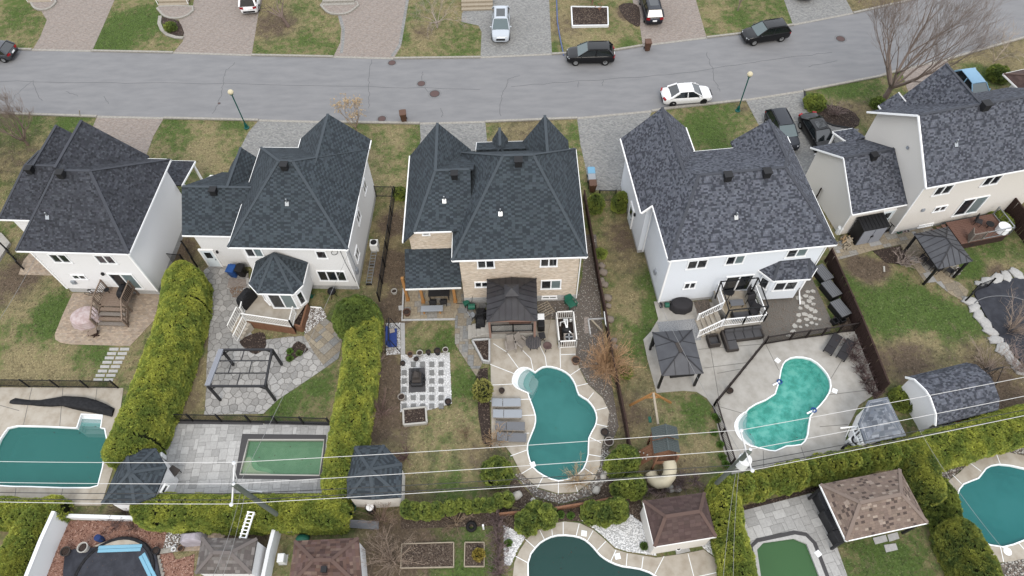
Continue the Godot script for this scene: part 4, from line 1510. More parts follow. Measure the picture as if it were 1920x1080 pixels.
func house_three() -> void:
	var h := thing("house", "beige brick house with blue-grey hip roof in the middle, black gazebo at its back", "house", V(.57,0,-27.15),.0)
	walls(h, "wall", M.brick_beige, [-4.15,-.5,4.15,-.5,4.15,-9.8,-4.15,-9.8],.75,6.25)
	walls(h, "foundation", M.foundation, [-4.17,-.48,4.17,-.48,4.17,-9.7,-4.17,-9.7],-.1,.75)
	walls(h, "wing_wall", M.brick_beige, [-7.7,-2.5,-4.15,-2.5,-4.15,-9.9,-7.7,-9.9],.0,6.0)
	gable(h, M.brick_beige, [V(-7.3,6.0,-2.5),V(-4.15,6.0,-2.5),V(-4.15,6.75,-2.5),V(-7.1,6.75,-2.5)])
	var r := hip(-4.57,4.57,-10.15,.0,6.2,10.6,-.9,1.1,-5.3)
	var roof := roof_of(h, "roof", M.roof_slate, r.slopes, r.eaves, r.caps, M.roof_cap_slate)
	var a := V(-8.1,5.55,-2.2)
	var b := V(-7.18,6.76,-2.1)
	var c := V(-5.62,8.8,-5.85)
	var wing := roof_of(h, "wing_roof", M.roof_slate, [[a, b, c, V(-5.65,8.8,-10.55),V(-8.1,5.55,-10.55)],[b, V(-3.2,6.76,-2.1),V(-3.2,8.8,-5.85), c],[V(-5.65,8.81,-10.55),V(-5.62,8.81,-5.85),V(-3.4,6.0,-5.85),V(-3.4,6.0,-10.55)],[c + V(0,.01,0),V(-3.0,8.81,-5.85),V(-3.0,6.2,-10.2),V(-5.62,6.2,-10.2)]],
		[[V(-8.14,5.55,-10.55),V(-8.14,5.55,-2.2)],[b, V(-4.6,6.76,-2.1)],[V(-3.9,6.3,-10.1),V(-3.9,6.3,-8.9)]],[[c, V(-3.3,8.81,-5.85)],[c, V(-5.65,8.81,-10.55)],[b, c]], M.roof_cap_slate)
	gable(h, M.brick_beige, [V(-3.7,5.9,-10.2),V(-7.7,5.9,-10.2),V(-5.65,8.6,-10.2)])
	roof_of(h, "front_low_roof", M.roof_slate, [[V(-2.95,6.9,-9.6),V(.75,6.9,-9.6),V(.75,5.9,-11.4),V(-2.95,5.9,-11.4)]],[[V(-2.95,5.9,-11.4),V(.75,5.9,-11.4)],[V(-2.95,5.9,-11.4),V(-2.95,6.8,-9.7)]],[], M.roof_cap_slate)
	walls(h, "porch_wall", M.brick_beige, [-2.7,-9.8,4.0,-9.8,4.0,-10.9,-2.7,-10.9],.0,5.9)
	roof_of(h, "dormer_roof", M.roof_slate, [[V(-1.15,7.25,-9.3),V(-1.15,7.25,-11.5),V(-1.75,6.1,-11.5),V(-1.75,6.1,-9.3)],[V(-1.15,7.25,-11.5),V(-1.15,7.25,-9.3),V(-.55,6.1,-9.3),V(-.55,6.1,-11.5)]],[],[[V(-1.15,7.26,-9.6),V(-1.15,7.26,-11.5)]], M.roof_cap_slate)
	roof_of(h, "front_gable_roof", M.roof_slate, [[V(2.2,8.85,-6.6),V(2.2,8.85,-10.95),V(.5,6.2,-10.95),V(.5,6.2,-6.6)],[V(2.2,8.85,-10.95),V(2.2,8.85,-6.6),V(4.05,6.25,-6.6),V(4.05,6.25,-10.95)]],[],[[V(2.2,8.86,-6.9),V(2.2,8.86,-10.95)]], M.roof_cap_slate)
	gable(h, M.brick_beige, [V(3.9,5.9,-10.6),V(.6,5.9,-10.6),V(2.2,8.6,-10.6)])
	roof_of(h, "lean_to_roof", M.roof_slate, [[V(-8.2,2.95,.0),V(-4.18,2.95,.0),V(-4.18,4.3,-2.52),V(-8.2,4.3,-2.52)]],[[V(-8.2,2.95,.02),V(-4.2,2.95,.02)]],[], null, M.trim_cream)
	for p in [P(794,569), P(854,568), P(765,565)]:
		var q: Vector3 = h.transform.affine_inverse() * p
		var post := MB.new()
		post.box(V(q.x, 1.5, q.z - .1),V(.2,3.0,.2))
		post.box(V(q.x, .12, q.z - .1),V(.28,.24,.28))
		part(h, "post", post, M.wood_gold)
	roof_vent(roof, V(.1,10.2,-4.75),.46)
	roof_vent(wing, V(-4.3,8.45,-5.4),.42)
	pipe_vent(roof, V(-1.2,8.2,-2.35))
	pipe_vent(wing, V(-5.05,7.75,-4.0))
	rear_window(h, -.5,911,494,1.15,.95)
	rear_window(h, -.5,1029,491,1.15,.95)
	rear_window(h, -.5,903,533,.95,.65)
	rear_window(h, -.5,1033,533,1.4,1.05,2, M.glass_blind)
	rear_window(h, -.48,1030,557,1.15,.4)
	rear_window(h, -2.5,799,438,.55,.35,1)
	ptube(h, "downpipe", M.trim_white, [V(4.5,6.0,.0),V(4.22,5.5,-.42),V(4.22,.4,-.42)],.045)

func house_four() -> void:
	var h := thing("house", "white sided house with wide charcoal roof, deck and bay facing the emerald pool", "house", V(16.35,0,-27.08),4.7)
	walls(h, "wall", M.siding_cool, [-5.45,-.4,5.4,-.4,5.4,-9.3,-5.45,-9.3],.35,6.25)
	walls(h, "side_wall", M.siding_cool, [-6.0,-5.3,-5.3,-5.3,-1.9,-5.3,-1.9,-12.1,-6.0,-12.1],.35,5.6)
	walls(h, "foundation", M.foundation, [-5.43,-.42,5.38,-.42,5.38,-9.2,-5.43,-9.2],-.1,.35)
	walls(h, "foundation", M.foundation, [-5.98,-5.32,-1.95,-5.32,-1.95,-12.05,-5.98,-12.05],-.1,.35)
	var r := hip(-5.8,5.8,-9.7,.0,6.2,9.0,-3.05,2.9,-4.85)
	var roof := roof_of(h, "roof", M.roof_grey, r.slopes, [r.eaves[0], r.eaves[1], r.eaves[2],[V(-5.82,6.2,-4.9),V(-5.82,6.2,0)]],[r.caps[0], r.caps[1], r.caps[2], r.caps[3]])
	roof_of(h, "front_gable_roof", M.roof_grey, [[V(-3.72,8.31,-12.45),V(-6.52,5.48,-12.45),V(-6.52,5.48,-4.95),V(-5.8,6.215,-4.95),V(-3.72,8.31,-4.95)],[V(-3.72,8.31,-12.45),V(-3.72,8.31,-4.9),V(-1.5,6.05,-4.9),V(-1.5,6.05,-12.45)]],[[V(-6.56,5.48,-12.45),V(-6.56,5.48,-4.95)],[V(-6.5,5.46,-4.9),V(-5.8,6.18,-4.9)],[V(-1.46,6.05,-12.45),V(-1.46,6.05,-9.75)]],[[V(-3.72,8.32,-5.4),V(-3.72,8.32,-12.45)]])
	gable(h, M.siding_cool, [V(-1.8,5.6,-12.1),V(-6.0,5.6,-12.1),V(-3.72,8.1,-12.1)])
	roof_of(h, "front_gable_roof", M.roof_grey, [[V(3.85,8.12,-10.4),V(1.45,6.2,-10.4),V(1.45,6.2,-4.9),V(3.85,8.12,-4.9)],[V(3.85,8.12,-10.4),V(3.85,8.12,-4.9),V(5.82,6.215,-4.9),V(5.82,6.215,-10.4)]],[[V(5.85,6.2,-10.4),V(5.85,6.2,-9.7)]],[[V(3.85,8.13,-6.0),V(3.85,8.13,-10.4)]])
	gable(h, M.siding_cool, [V(5.4,6.1,-10.1),V(1.8,6.1,-10.1),V(3.85,7.9,-10.1)])
	roof_vent(roof, V(-1.2,8.7,-4.45),.46)
	roof_vent(roof, V(1.5,8.7,-4.45),.46)
	pipe_vent(roof, V(-.9,7.45,-2.2))
	var o := [V(1.3,3.35,-.45),V(2.05,3.35,.62),V(4.7,3.35,.75),V(5.5,3.35,-.1),V(5.45,3.35,-.45)]
	walls(h, "bay_wall", M.siding_cool, [1.7,-.45,2.3,.3,4.55,.4,5.1,-.3,5.1,-.45],.35,3.35)
	var p := V(2.6,4.25,-.42)
	var q := V(4.7,4.25,-.42)
	roof_of(h, "bay_roof", M.roof_grey, [[o[0], o[1], p],[o[1], o[2], q, p],[o[2], o[3], q],[o[3], o[4], q]],[[o[0], o[1]],[o[1], o[2]],[o[2], o[3]]],[[o[1], p],[o[2], q],[p, q]])
	window(h, V(3.4,2.1,.37),1.7,1.15,2,-2.0)
	window(h, V(1.98,2.1,-.06),.7,1.2,1,-50.0)
	rear_window(h, -.4,1307,495,1.35,.95)
	rear_window(h, -.4,1378,487,1.25,.95,2, M.glass_blind)
	rear_window(h, -.4,1494,473,1.4,.95,2, M.glass_blind)
	rear_window(h, -.4,1293,535,.85,.75)
	rear_window(h, -.4,1382,531,2.1,2.05,2, null, "patio_door")
	door(h, V(-6.03,.1,-8.2),-90, M.door_pale)
	pbox(h, "wall_lamp", M.vent_black, V(-6.08,2.3,-7.3),V(.14,.24,.14))
	pbox(h, "meter_box", M.plastic_grey, V(-5.52,1.7,-2.2),V(.16,.4,.3))
	ptube(h, "downpipe", M.trim_white, [V(5.7,6.0,-.1),V(5.45,5.6,-.35),V(5.45,.4,-.35)],.045)
	ptube(h, "downpipe", M.trim_white, [V(5.2,3.2,-.2),V(5.2,.4,-.1),V(5.0,.12,.9)],.05)
	ptube(h, "downpipe", M.trim_white, [V(-5.95,5.9,-5.1),V(-5.6,5.5,-5.2),V(-5.6,.3,-5.2)],.045)
	pbox(h, "corner_trim", M.trim_white, V(-5.45,3.3,-.4),V(.12,5.9,.12))

func house_five() -> void:
	var h := thing("house", "cream sided house with dark gable roof and attached garage, rightmost of the five", "house", V(29.93,0,-32.36),10.8)
	walls(h, "wall", M.siding_cream, [.45,-.5,11.6,-.5,11.6,-7.8,.45,-7.8],.35,6.2)
	walls(h, "foundation", M.foundation, [.47,-.52,11.58,-.52,11.58,-7.78,.47,-7.78],-.1,.35)
	walls(h, "garage_wall", M.siding_cream, [-3.55,-1.4,.45,-1.4,.45,-7.6,-3.55,-7.6],.0,3.45)
	gable(h, M.siding_cream, [V(.45,6.2,-7.8),V(.45,6.2,-.5),V(.45,9.3,-4.05)])
	gable(h, M.siding_cream, [V(-3.55,3.45,-7.6),V(-3.55,3.45,-1.4),V(-3.55,5.35,-4.6)])
	var roof := roof_of(h, "roof", M.roof_grey, [[V(0,6.2,0),V(12.0,6.2,0),V(12.0,9.5,-4.0),V(0,9.5,-4.0)],[V(0,9.5,-4.0),V(12.0,9.5,-4.0),V(12.0,6.2,-8.2),V(-.2,6.2,-8.2)]],[[V(0,6.2,0),V(12,6.2,0)],[V(0,6.2,0),V(0,9.5,-4.0)],[V(0,9.5,-4.0),V(-.2,6.2,-8.2)]],[[V(.1,9.51,-4.0),V(12,9.51,-4.0)]])
	roof_of(h, "front_gable_roof", M.roof_grey, [[V(5.4,9.1,-4.2),V(5.4,9.1,-9.0),V(2.9,6.1,-9.0),V(2.9,6.1,-4.2)],[V(5.4,9.1,-9.0),V(5.4,9.1,-4.2),V(7.9,6.1,-4.2),V(7.9,6.1,-9.0)]],[],[[V(5.4,9.11,-4.4),V(5.4,9.11,-9.0)]])
	gable(h, M.siding_cream, [V(7.7,6.0,-8.7),V(3.1,6.0,-8.7),V(5.4,8.9,-8.7)])
	roof_of(h, "front_low_roof", M.roof_grey, [[V(2.9,6.6,-6.2),V(2.9,6.6,-9.3),V(1.7,5.5,-9.3),V(1.7,5.5,-6.2)]],[[V(1.7,5.5,-9.3),V(1.7,5.5,-8.3)],[V(2.9,6.6,-9.3),V(2.9,6.6,-8.2)]])
	roof_of(h, "porch_roof", M.roof_grey, [[V(-1.2,3.1,-9.5),V(.4,3.3,-9.3),V(.5,3.8,-7.7),V(-.9,3.5,-7.7)]],[[V(-1.2,3.1,-9.5),V(.4,3.3,-9.3)],[V(-1.2,3.1,-9.5),V(-.9,3.5,-7.7)]])
	pbar(h, "porch_post", M.trim_white, V(-1.0,0,-9.4),V(-1.0,3.0,-9.4),.14,.14)
	for k in 5:
		pbar(h, "porch_railing", M.trim_white, V(-1.0 - k * .25,.3,-9.2),V(-1.0 - k * .25,1.0,-9.2),.04,.04)
	pbar(h, "porch_railing", M.trim_white, V(-2.2,1.0,-9.2),V(-.9,1.0,-9.2),.05,.05)
	var gr := roof_of(h, "garage_roof", M.roof_grey, [[V(-4.1,3.4,-.8),V(.42,3.4,-.8),V(.42,5.55,-4.6),V(-3.75,5.55,-4.6)],[V(-3.75,5.55,-4.6),V(.42,5.55,-4.6),V(.42,3.4,-8.0),V(-4.0,3.4,-8.0)]],[[V(-4.1,3.4,-.8),V(.4,3.4,-.8)],[V(-4.1,3.4,-.8),V(-3.75,5.55,-4.6)],[V(-3.75,5.55,-4.6),V(-4.0,3.4,-8.0)]],[[V(-3.7,5.56,-4.6),V(.4,5.56,-4.6)]])
	roof_vent(roof, V(5.0,9.25,-3.7),.5)
	roof_vent(gr, V(-1.5,5.25,-4.2),.42)
	pipe_vent(roof, V(2.6,7.9,-2.1))
	rear_window(h, -.5,1768,356,1.35,.95)
	rear_window(h, -.5,1859,338,1.35,.95)
	rear_window(h, -.5,1762,391,1.0,.6)
	rear_window(h, -.5,1819,386,2.2,2.05,2, M.glass_blind, "patio_door")
	rear_window(h, -.52,1735,422,1.3,.35)
	door(h, V(-.1,.05,-1.38),0, M.door_pale)
	var q := hit(h, -.5,1730,393)
	pbox(h, "wall_vent", M.plastic_grey, V(q.x, q.y, -.44),V(.24,.24,.14))
	pbox(h, "wall_vent", M.plastic_grey, V(.38,6.6,-3.6),V(.1,.2,.2))
	ptube(h, "downpipe", M.trim_white, [V(.1,6.0,-.1),V(.4,5.5,-.42),V(.4,.3,-.42)],.045)
	ptube(h, "downpipe", M.trim_white, [V(-3.9,3.2,-.9),V(-3.6,2.9,-1.33),V(-3.6,.2,-1.33)],.045)

func neighbours() -> void:
	var h := thing("house", "house with plum-brown shingle roof at the upper right corner", "house", V(47.2,0,-39.2),14.0)
	walls(h, "wall", M.siding_white, [-3.6,3.0,8.0,3.0,8.0,-6.5,-3.6,-6.5],.0,5.5)
	var r := hip(-4.3,9.0,-7.2,3.6,5.5,8.6,-1.2,5.0,-1.8)
	roof_of(h, "roof", M.roof_plum, r.slopes, r.eaves, r.caps, M.roof_cap_brown)
	var g := thing("house", "white house of which only a wall and eave show at the left edge", "house", V(-50.3,0,-36.0),-6.0)
	walls(g, "wall", M.siding_white, [-6,0,4.2,0,4.2,-8,-6,-8],.0,5.4)
	var s := hip(-6.6,4.7,-8.6,.5,5.4,8.2,-3.0,1.2,-4.0)
	roof_of(g, "roof", M.roof_charcoal, s.slopes, s.eaves, s.caps)
	var k := 0
	for st in [[330,0,3.2,4, "pale wooden front steps with white rails above the planted bed", true],[637,0,3.4,2, "low grey front steps at a round landing across the street", false],[895,8,3.3,4, "broad wooden front steps beside the silver car", false],[82,-6,2.6,3, "pale front steps at the upper left corner across the street", true]]:
		var at := P(st[0], st[1])
		var t := thing("front_steps", st[4], "steps", at, .0, "front steps across the street")
		var count: int = st[3]
		for i in count:
			var w: float = st[2]
			pcbox(t, "step", M.wood_pale if count > 2 else M.kerb, V(0,.09 + i * .19,.9 - i * .42),V(w, .18 + i * .38 * .0,.46),.02)
			pbox(t, "riser", M.wood_grey, V(0,.05 + i * .19 * .5,.66 - i * .42),V(w - .1,.1 + i * .19,.06))
		if st[5]:
			for sx in [-1,1]:
				var x: float = sx * st[2] * .5
				pbar(t, "railing", M.trim_white, V(x, .95,1.0),V(x, .95 + count * .19,1.0 - count * .42),.07,.07)
				for i in count + 1:
					pbar(t, "baluster", M.trim_white, V(x, .1 + i * .17,1.0 - i * .4),V(x, .95 + i * .18,1.0 - i * .4),.05,.05)
		k += 1

# ---------------------------------------------------------------- pools
func build_pools() -> void:
	var specs := [
		["left", "rectangular teal pool with white corner steps, at the left edge", "liner_blue", "water_dusk", .078],
		["plunge", "small rectangular plunge pool with green water and dark stone edge", "liner_green", "water_mint", .0],
		["kidney", "kidney-shaped teal pool behind the beige brick house", "liner_teal", "water_teal", .078],
		["emerald", "bright emerald kidney-shaped pool behind the wide charcoal-roofed house", "liner_emerald", "water_emerald", .078],
		["dark", "kidney-shaped pool with dark green murky water at the bottom edge", "liner_green", "water_dark", .078],
		["moss", "eight-sided pool with opaque moss-green water beside the tan pavilion", "liner_green", "water_moss", .0],
		["lagoon", "rounded teal pool at the right edge beyond the cedar row", "liner_teal", "water_lagoon", .078]]
	for s in specs:
		var poly: PackedVector2Array = pool_outline[s[0]]
		var c := Vector2.ZERO
		for p in poly:
			c += p
		c /= poly.size()
		var q := PackedVector2Array()
		for p in poly:
			q.append(p - c)
		var t := thing("swimming_pool", s[1], "pool", V(c.x, 0, c.y),.0, "swimming pools in the back yards")
		var b := MB.new()
		b.prism(grown(q, .02),-1.5,.04, false, true)
		var f := MB.new()
		f.prism(grown(q, .01),-1.5,-1.45, true, false)
		part(t, "basin_wall", b, M[s[2]])
		part(t, "basin_floor", f, M[s[2]])
		if s[4] > .0:
			var cp := MB.new()
			ribbon(cp, q, s[4],-.15,.075, true)
			part(t, "coping", cp, M.pool_white)
		var w := MB.new()
		var open_water := [q]
		if step_outline.has(s[0]):
			var so := PackedVector2Array()
			for p in step_outline[s[0]]:
				so.append(p - c)
			open_water = Geometry2D.clip_polygons(q, so)
			var into: Array = {"left": [[170,777],[167,806]], "kidney": [[961,714],[1004,722]], "emerald": [[1378,805],[1412,798]]}[s[0]]
			var d3 := P(into[1][0], into[1][1]) - P(into[0][0], into[0][1])
			var dv := Vector2(d3.x, d3.z) * .25
			for i in 4:
				var a := PackedVector2Array()
				var b2 := PackedVector2Array()
				for p in so:
					a.append(p + dv * (i * .95))
					b2.append(p + dv * ((i + 1) * .95))
				var outer: Array = Geometry2D.intersect_polygons(so, a) if i else [so]
				var bands: Array = outer
				if i < 3:
					bands = Geometry2D.clip_polygons(outer[0], b2)
				for p in bands:
					pslab(t, "step", M.pool_white, p, -.14 - i * .22,-1.44)
					var wp := MB.new()
					wp.prism(p, -.1,-.1, true, false)
					part(t, "shallow_water", wp, M[["shallow_0", "shallow_1", "shallow_2", s[3]][i]])
		for p in open_water:
			w.prism(p, -.1,-.10, true, false)
		part(t, "water", w, M[s[3]])
		if s[0] in ["plunge", "dark", "kidney", "emerald", "left"]:
			var fl := MB.new()
			var r := Rect2(q[0],Vector2.ZERO)
			for p in q:
				r = r.expand(p)
			var many: int = {"plunge": 26, "dark": 60, "kidney": 16, "emerald": 40, "left": 14}[s[0]]
			for i in many:
				var at := Vector2(rng.randf_range(r.position.x, r.end.x), rng.randf_range(r.position.y, r.end.y))
				if not Geometry2D.is_point_in_polygon(at, shrink(q, .2)):
					continue
				var a := rng.randf() * TAU
				var sz := rng.randf_range(.012,.045)
				fl.face([V(at.x + cos(a) * sz * 1.6,-.092, at.y + sin(a) * sz * 1.6),V(at.x + sin(a) * sz, -.092, at.y - cos(a) * sz),V(at.x - cos(a) * sz, -.092, at.y - sin(a) * sz),V(at.x - sin(a) * sz, -.092, at.y + cos(a) * sz)])
			part(t, "floating_leaves", fl, M.mulch_dark, "stuff")
		var to := func(flat: Array) -> PackedVector2Array:
			var o := PackedVector2Array()
			for p in PP(flat):
				o.append(p - c)
			return o
		if s[0] == "plunge":
			var bench: PackedVector2Array = rounded(to.call([454,888,459,862,464,856,470,858,471,872,480,881,498,884,505,889]),2)
			pslab(t, "bench", M.plastic_cream, bench, -.105,-1.3)
			var bc: PackedVector2Array = rounded(to.call([459,860,466,852,478,862,482,872,500,876,515,888,505,890,480,881,470,872]),2)
			pslab(t, "bench", M.liner_green, bc, -.2,-1.3)
			for p in ring(to.call([455,814,612,816,610,850,602,900,440,898,448,855]), q):
				pslab(t, "edging", M.band_charcoal, p, .058,-.4)
			var cp := MB.new()
			ribbon(cp, q, .09,-.1,.07, true)
			part(t, "coping", cp, M.pot_pale)
		elif s[0] == "moss":
			var out7: PackedVector2Array = to.call([1403,1024,1417,1010,1488,995,1512,999,1530,1017,1562,1100,1545,1150,1440,1160,1420,1120])
			for p in ring(out7, q):
				pslab(t, "coping", M.plate_3, p, .058,-.4)
			var e := MB.new()
			ribbon(e, shrink(out7,.12),.24,.0,.068, true)
			part(t, "edging", e, M.band_charcoal)
	for q in [[1400,771,0],[999,871,1],[1458,676,2],[1565,733,3],[1095,1000,4],[1158,1043,5],[1534,1038,6],[1889,1034,7]]:
		var at := P(q[0], q[1],.05)
		if q[2] == 0:
			continue
		var t := thing("skimmer_lid", ["", "white skimmer lid by the shallow end of the teal kidney pool", "white skimmer lid left of the emerald pool", "white skimmer lid right of the emerald pool", "white skimmer lid nearest the round cedars at the dark pool", "white skimmer lid on the narrow curve of the dark pool deck", "white skimmer lid on the edge of the moss-green pool", "round white skimmer lid at the pool on the right edge"][q[2]], "lid", V(at.x, .05, at.z),20.0 * q[2], "white skimmer lids")
		if q[2] == 7:
			plathe(t, "lid", M.pool_white, Vector3.ZERO, [[.24,.0],[.24,.015],[.0,.02]],16)
		else:
			pcbox(t, "lid", M.pool_white, V(0,.012,0),V(.34,.03,.34),.01)

# ---------------------------------------------------------------- sheds and pavilions
func hip_shed(called: String, label: String, cat: String, px: Array, he: float, hr: float, ridge: float, wm: Material, rm: Material, cm: Material, inset := .25, walled := true, trim: Material = null) -> Node3D:
	var k := []
	var c := Vector3.ZERO
	for i in 4:
		k.append(P(px[i * 2], px[i * 2 + 1], he))
		c += k[i] / 4.0
	c.y = .0
	var t := thing(called, label, cat, c)
	for i in 4:
		k[i] -= c
	var mid1: Vector3
	var mid2: Vector3
	var slopes := []
	var caps := []
	var centre := V(0, hr, 0)
	if (k[1] - k[0]).length() >= (k[2] - k[1]).length():
		mid1 = ((k[0] + k[3]) * .5).lerp(Vector3.ZERO, 1.0 - ridge)
		mid2 = ((k[1] + k[2]) * .5).lerp(Vector3.ZERO, 1.0 - ridge)
		mid1.y = hr
		mid2.y = hr
		slopes = [[k[0], k[1], mid2, mid1],[k[1], k[2], mid2],[k[2], k[3], mid1, mid2],[k[3], k[0], mid1]]
		caps = [[k[0], mid1],[k[3], mid1],[k[1], mid2],[k[2], mid2],[mid1, mid2]]
	else:
		mid1 = ((k[0] + k[1]) * .5).lerp(Vector3.ZERO, 1.0 - ridge)
		mid2 = ((k[2] + k[3]) * .5).lerp(Vector3.ZERO, 1.0 - ridge)
		mid1.y = hr
		mid2.y = hr
		slopes = [[k[0], k[1], mid1],[k[1], k[2], mid2, mid1],[k[2], k[3], mid2],[k[3], k[0], mid1, mid2]]
		caps = [[k[0], mid1],[k[1], mid1],[k[2], mid2],[k[3], mid2],[mid1, mid2]]
	roof_of(t, "roof", rm, slopes, [[k[0], k[1]],[k[3], k[0]]] if trim else [], caps, cm, trim)
	var wall := []
	for p in k:
		var q: Vector3 = p - p.normalized() * V(1,0,1) * inset
		wall.append_array([q.x, q.z])
	if walled:
		walls(t, "wall", wm, wall, .0, he)
	else:
		for i in 4:
			pbar(t, "post", wm, V(wall[i * 2],0, wall[i * 2 + 1]),V(wall[i * 2], he, wall[i * 2 + 1]),.14,.14)
	return t

func build_sheds() -> void:
	var k := []
	for q in [[236,841],[292,841],[312,876],[290,930],[252,945],[190,944]]:
		k.append(P(q[0], q[1],2.35))
	var apex := P(243,886,3.3)
	var t := thing("pool_house", "grey shingled pool house at the corner of the left pool deck", "shed", V(apex.x, 0, apex.z))
	var sl := []
	var cp := []
	var wl := []
	for i in 6:
		sl.append([k[i] - t.position, apex - t.position, k[(i + 1) % 6] - t.position])
		cp.append([k[i] - t.position, apex - t.position])
		var q: Vector3 = (k[i] - t.position) * .88
		wl.append_array([q.x, q.z])
	roof_of(t, "roof", M.roof_slate, sl, [], cp, M.roof_cap_slate)
	walls(t, "wall", M.siding_white, wl, .0,2.4)
	window(t, P(308,917,1.6) - t.position, .6,.5,1,70.0)
	k = []
	for q in [[664,836],[720,834],[754,870],[752,932],[700,936],[651,934],[650,900]]:
		k.append(P(q[0], q[1],2.2))
	apex = P(693,880,3.2)
	t = thing("garden_shed", "grey shingled garden shed with clipped corners beside the arborvitae row", "shed", V(apex.x, 0, apex.z))
	sl = []
	cp = []
	wl = []
	for i in k.size():
		sl.append([k[i] - t.position, apex - t.position, k[(i + 1) % k.size()] - t.position])
		cp.append([k[i] - t.position, apex - t.position])
		var q: Vector3 = (k[i] - t.position) * .93
		wl.append_array([q.x, q.z])
	roof_of(t, "roof", M.roof_slate, sl, [], cp, M.roof_cap_slate)
	walls(t, "wall", M.siding_cream, wl, .0,2.25)
	hip_shed("garden_shed", "shed with faded grey-brown shingles at the bottom edge", "shed", [366,1075,470,1075,482,1010,378,1008],2.6,3.3,.3, M.siding_white, M.roof_tan_dull, M.roof_cap_dull, .2)
	hip_shed("pavilion", "pavilion with patchy red-brown shingles at the bottom edge", "pavilion", [540,1100,680,1105,672,1008,552,1014],2.6,3.4,.25, M.siding_white, M.roof_brown, M.roof_cap_brown, .2)
	var rb := get_node("pavilion")
	roof_vent(rb.get_node("roof"),V(.15,3.15,.5),.26)
	hip_shed("garden_shed", "shed with plum-brown hip roof and pale trim beside the white stone bed", "shed", [1227,1025,1343,1006,1321,923,1206,939],2.5,3.5,.55, M.siding_cream, M.roof_plum, M.roof_cap_brown, .22, true, M.trim_cream)
	hip_shed("pavilion", "open pavilion with speckled tan shingles above the moss-green pool", "pavilion", [1587,1014,1740,980,1687,879,1538,908],2.7,3.7,.5, M.steel_charcoal, M.roof_tan, M.roof_cap_tan, .3, false, M.trim_white)
	var pv: Node3D = get_node("pavilion_001")
	for q in [[1548,940,1.0,1.3, "counter"],[1560,975,.9,1.2, "counter"],[1575,1005,1.0,.7, "cabinet"]]:
		var at := P(q[0], q[1],.5) - pv.position
		pcbox(pv, q[4], M.steel_charcoal, V(at.x, .5, at.z),V(q[2],.95, q[3]),.03,V(0,16,0))
	k = [P(1623,831,2.1), P(1699,816,2.1), P(1664,744,2.1), P(1628,751,2.1), P(1610,793,2.1)]
	apex = P(1655,785,2.9)
	t = thing("garden_shed", "white corner shed with grey patchwork shingles between pool terrace and cedar row", "shed", V(apex.x, 0, apex.z))
	sl = []
	wl = []
	for i in 5:
		sl.append([k[i] - t.position, apex - t.position, k[(i + 1) % 5] - t.position])
		var q: Vector3 = (k[i] - t.position) * .88
		wl.append_array([q.x, q.z])
	roof_of(t, "roof", M.roof_pale, sl)
	walls(t, "wall", M.siding_white, wl, .0,2.2)
	var fa: Vector3 = (k[0] - t.position) * .88
	var fb: Vector3 = (k[4] - t.position) * .88
	var dirn := (fb - fa) * V(1,0,1)
	var nrm := V(dirn.z, 0,-dirn.x)
	if nrm.dot(fa + fb) < 0:
		nrm = -nrm
	window(t, (fa + dirn * .3) * V(1,0,1) + V(0,1.35,0),.6,.5,3, rad_to_deg(atan2(nrm.x, nrm.z)))
	window(t, (fa + dirn * .75) * V(1,0,1) + V(0,1.35,0),.6,.9,2, rad_to_deg(atan2(nrm.x, nrm.z)))
	var a := P(1730,805,2.1)
	t = thing("garden_shed", "white shed with rounded charcoal roof at the end of the green yard", "shed", P(1755,760),12.0)
	var prof := [[1.75,1.95],[1.25,2.6],[.25,3.0],[-.25,3.0],[-1.25,2.6],[-1.75,1.95]]
	var rs := []
	for i in 5:
		rs.append([V(-2.2, prof[i][1], prof[i][0]),V(2.3, prof[i][1], prof[i][0]),V(2.3, prof[i + 1][1], prof[i + 1][0]),V(-2.2, prof[i + 1][1], prof[i + 1][0])])
	roof_of(t, "roof", M.roof_grey, rs)
	walls(t, "wall", M.siding_white, [-2.05,1.55,2.1,1.55,2.1,-1.55,-2.05,-1.55],.0,2.1)
	gable(t, M.siding_white, [V(-2.05,2.1,-1.55),V(-2.05,2.1,1.55),V(-2.05,2.5,1.2),V(-2.05,2.92,.25),V(-2.05,2.92,-.25),V(-2.05,2.5,-1.2)])
	for e in [[0,1],[1,2],[2,3],[3,4],[4,5]]:
		pbar(t, "rake_board", M.trim_white, V(-2.22, prof[e[0]][1] - .05, prof[e[0]][0]),V(-2.22, prof[e[1]][1] - .05, prof[e[1]][0]),.06,.14)

# ---------------------------------------------------------------- plants
var sprig: Mesh
var sprig_flat: Mesh

func make_sprigs() -> void:
	var r := RandomNumberGenerator.new()
	r.seed = 77
	for kind in 2:
		var b := MB.new()
		for i in 9:
			var a := TAU * i / 9.0 + r.randf_range(-.3,.3)
			var tilt := r.randf_range(.15,.95) if kind == 0 else r.randf_range(.5,1.3)
			var d := V(cos(a) * sin(tilt), cos(tilt), sin(a) * sin(tilt))
			var side := d.cross(V(r.randf_range(-1,1), r.randf_range(-1,1), r.randf_range(-1,1))).normalized() * .2
			var base := V(cos(a),0, sin(a)) * .12
			var tip := base + d * r.randf_range(.7,1.05)
			var m1 := base.lerp(tip, .5) + side
			var m2 := base.lerp(tip, .55) - side
			b.tri(base, m1, tip)
			b.tri(base, tip, m2)
		if kind == 0:
			sprig = b.mesh()
		else:
			sprig_flat = b.mesh()

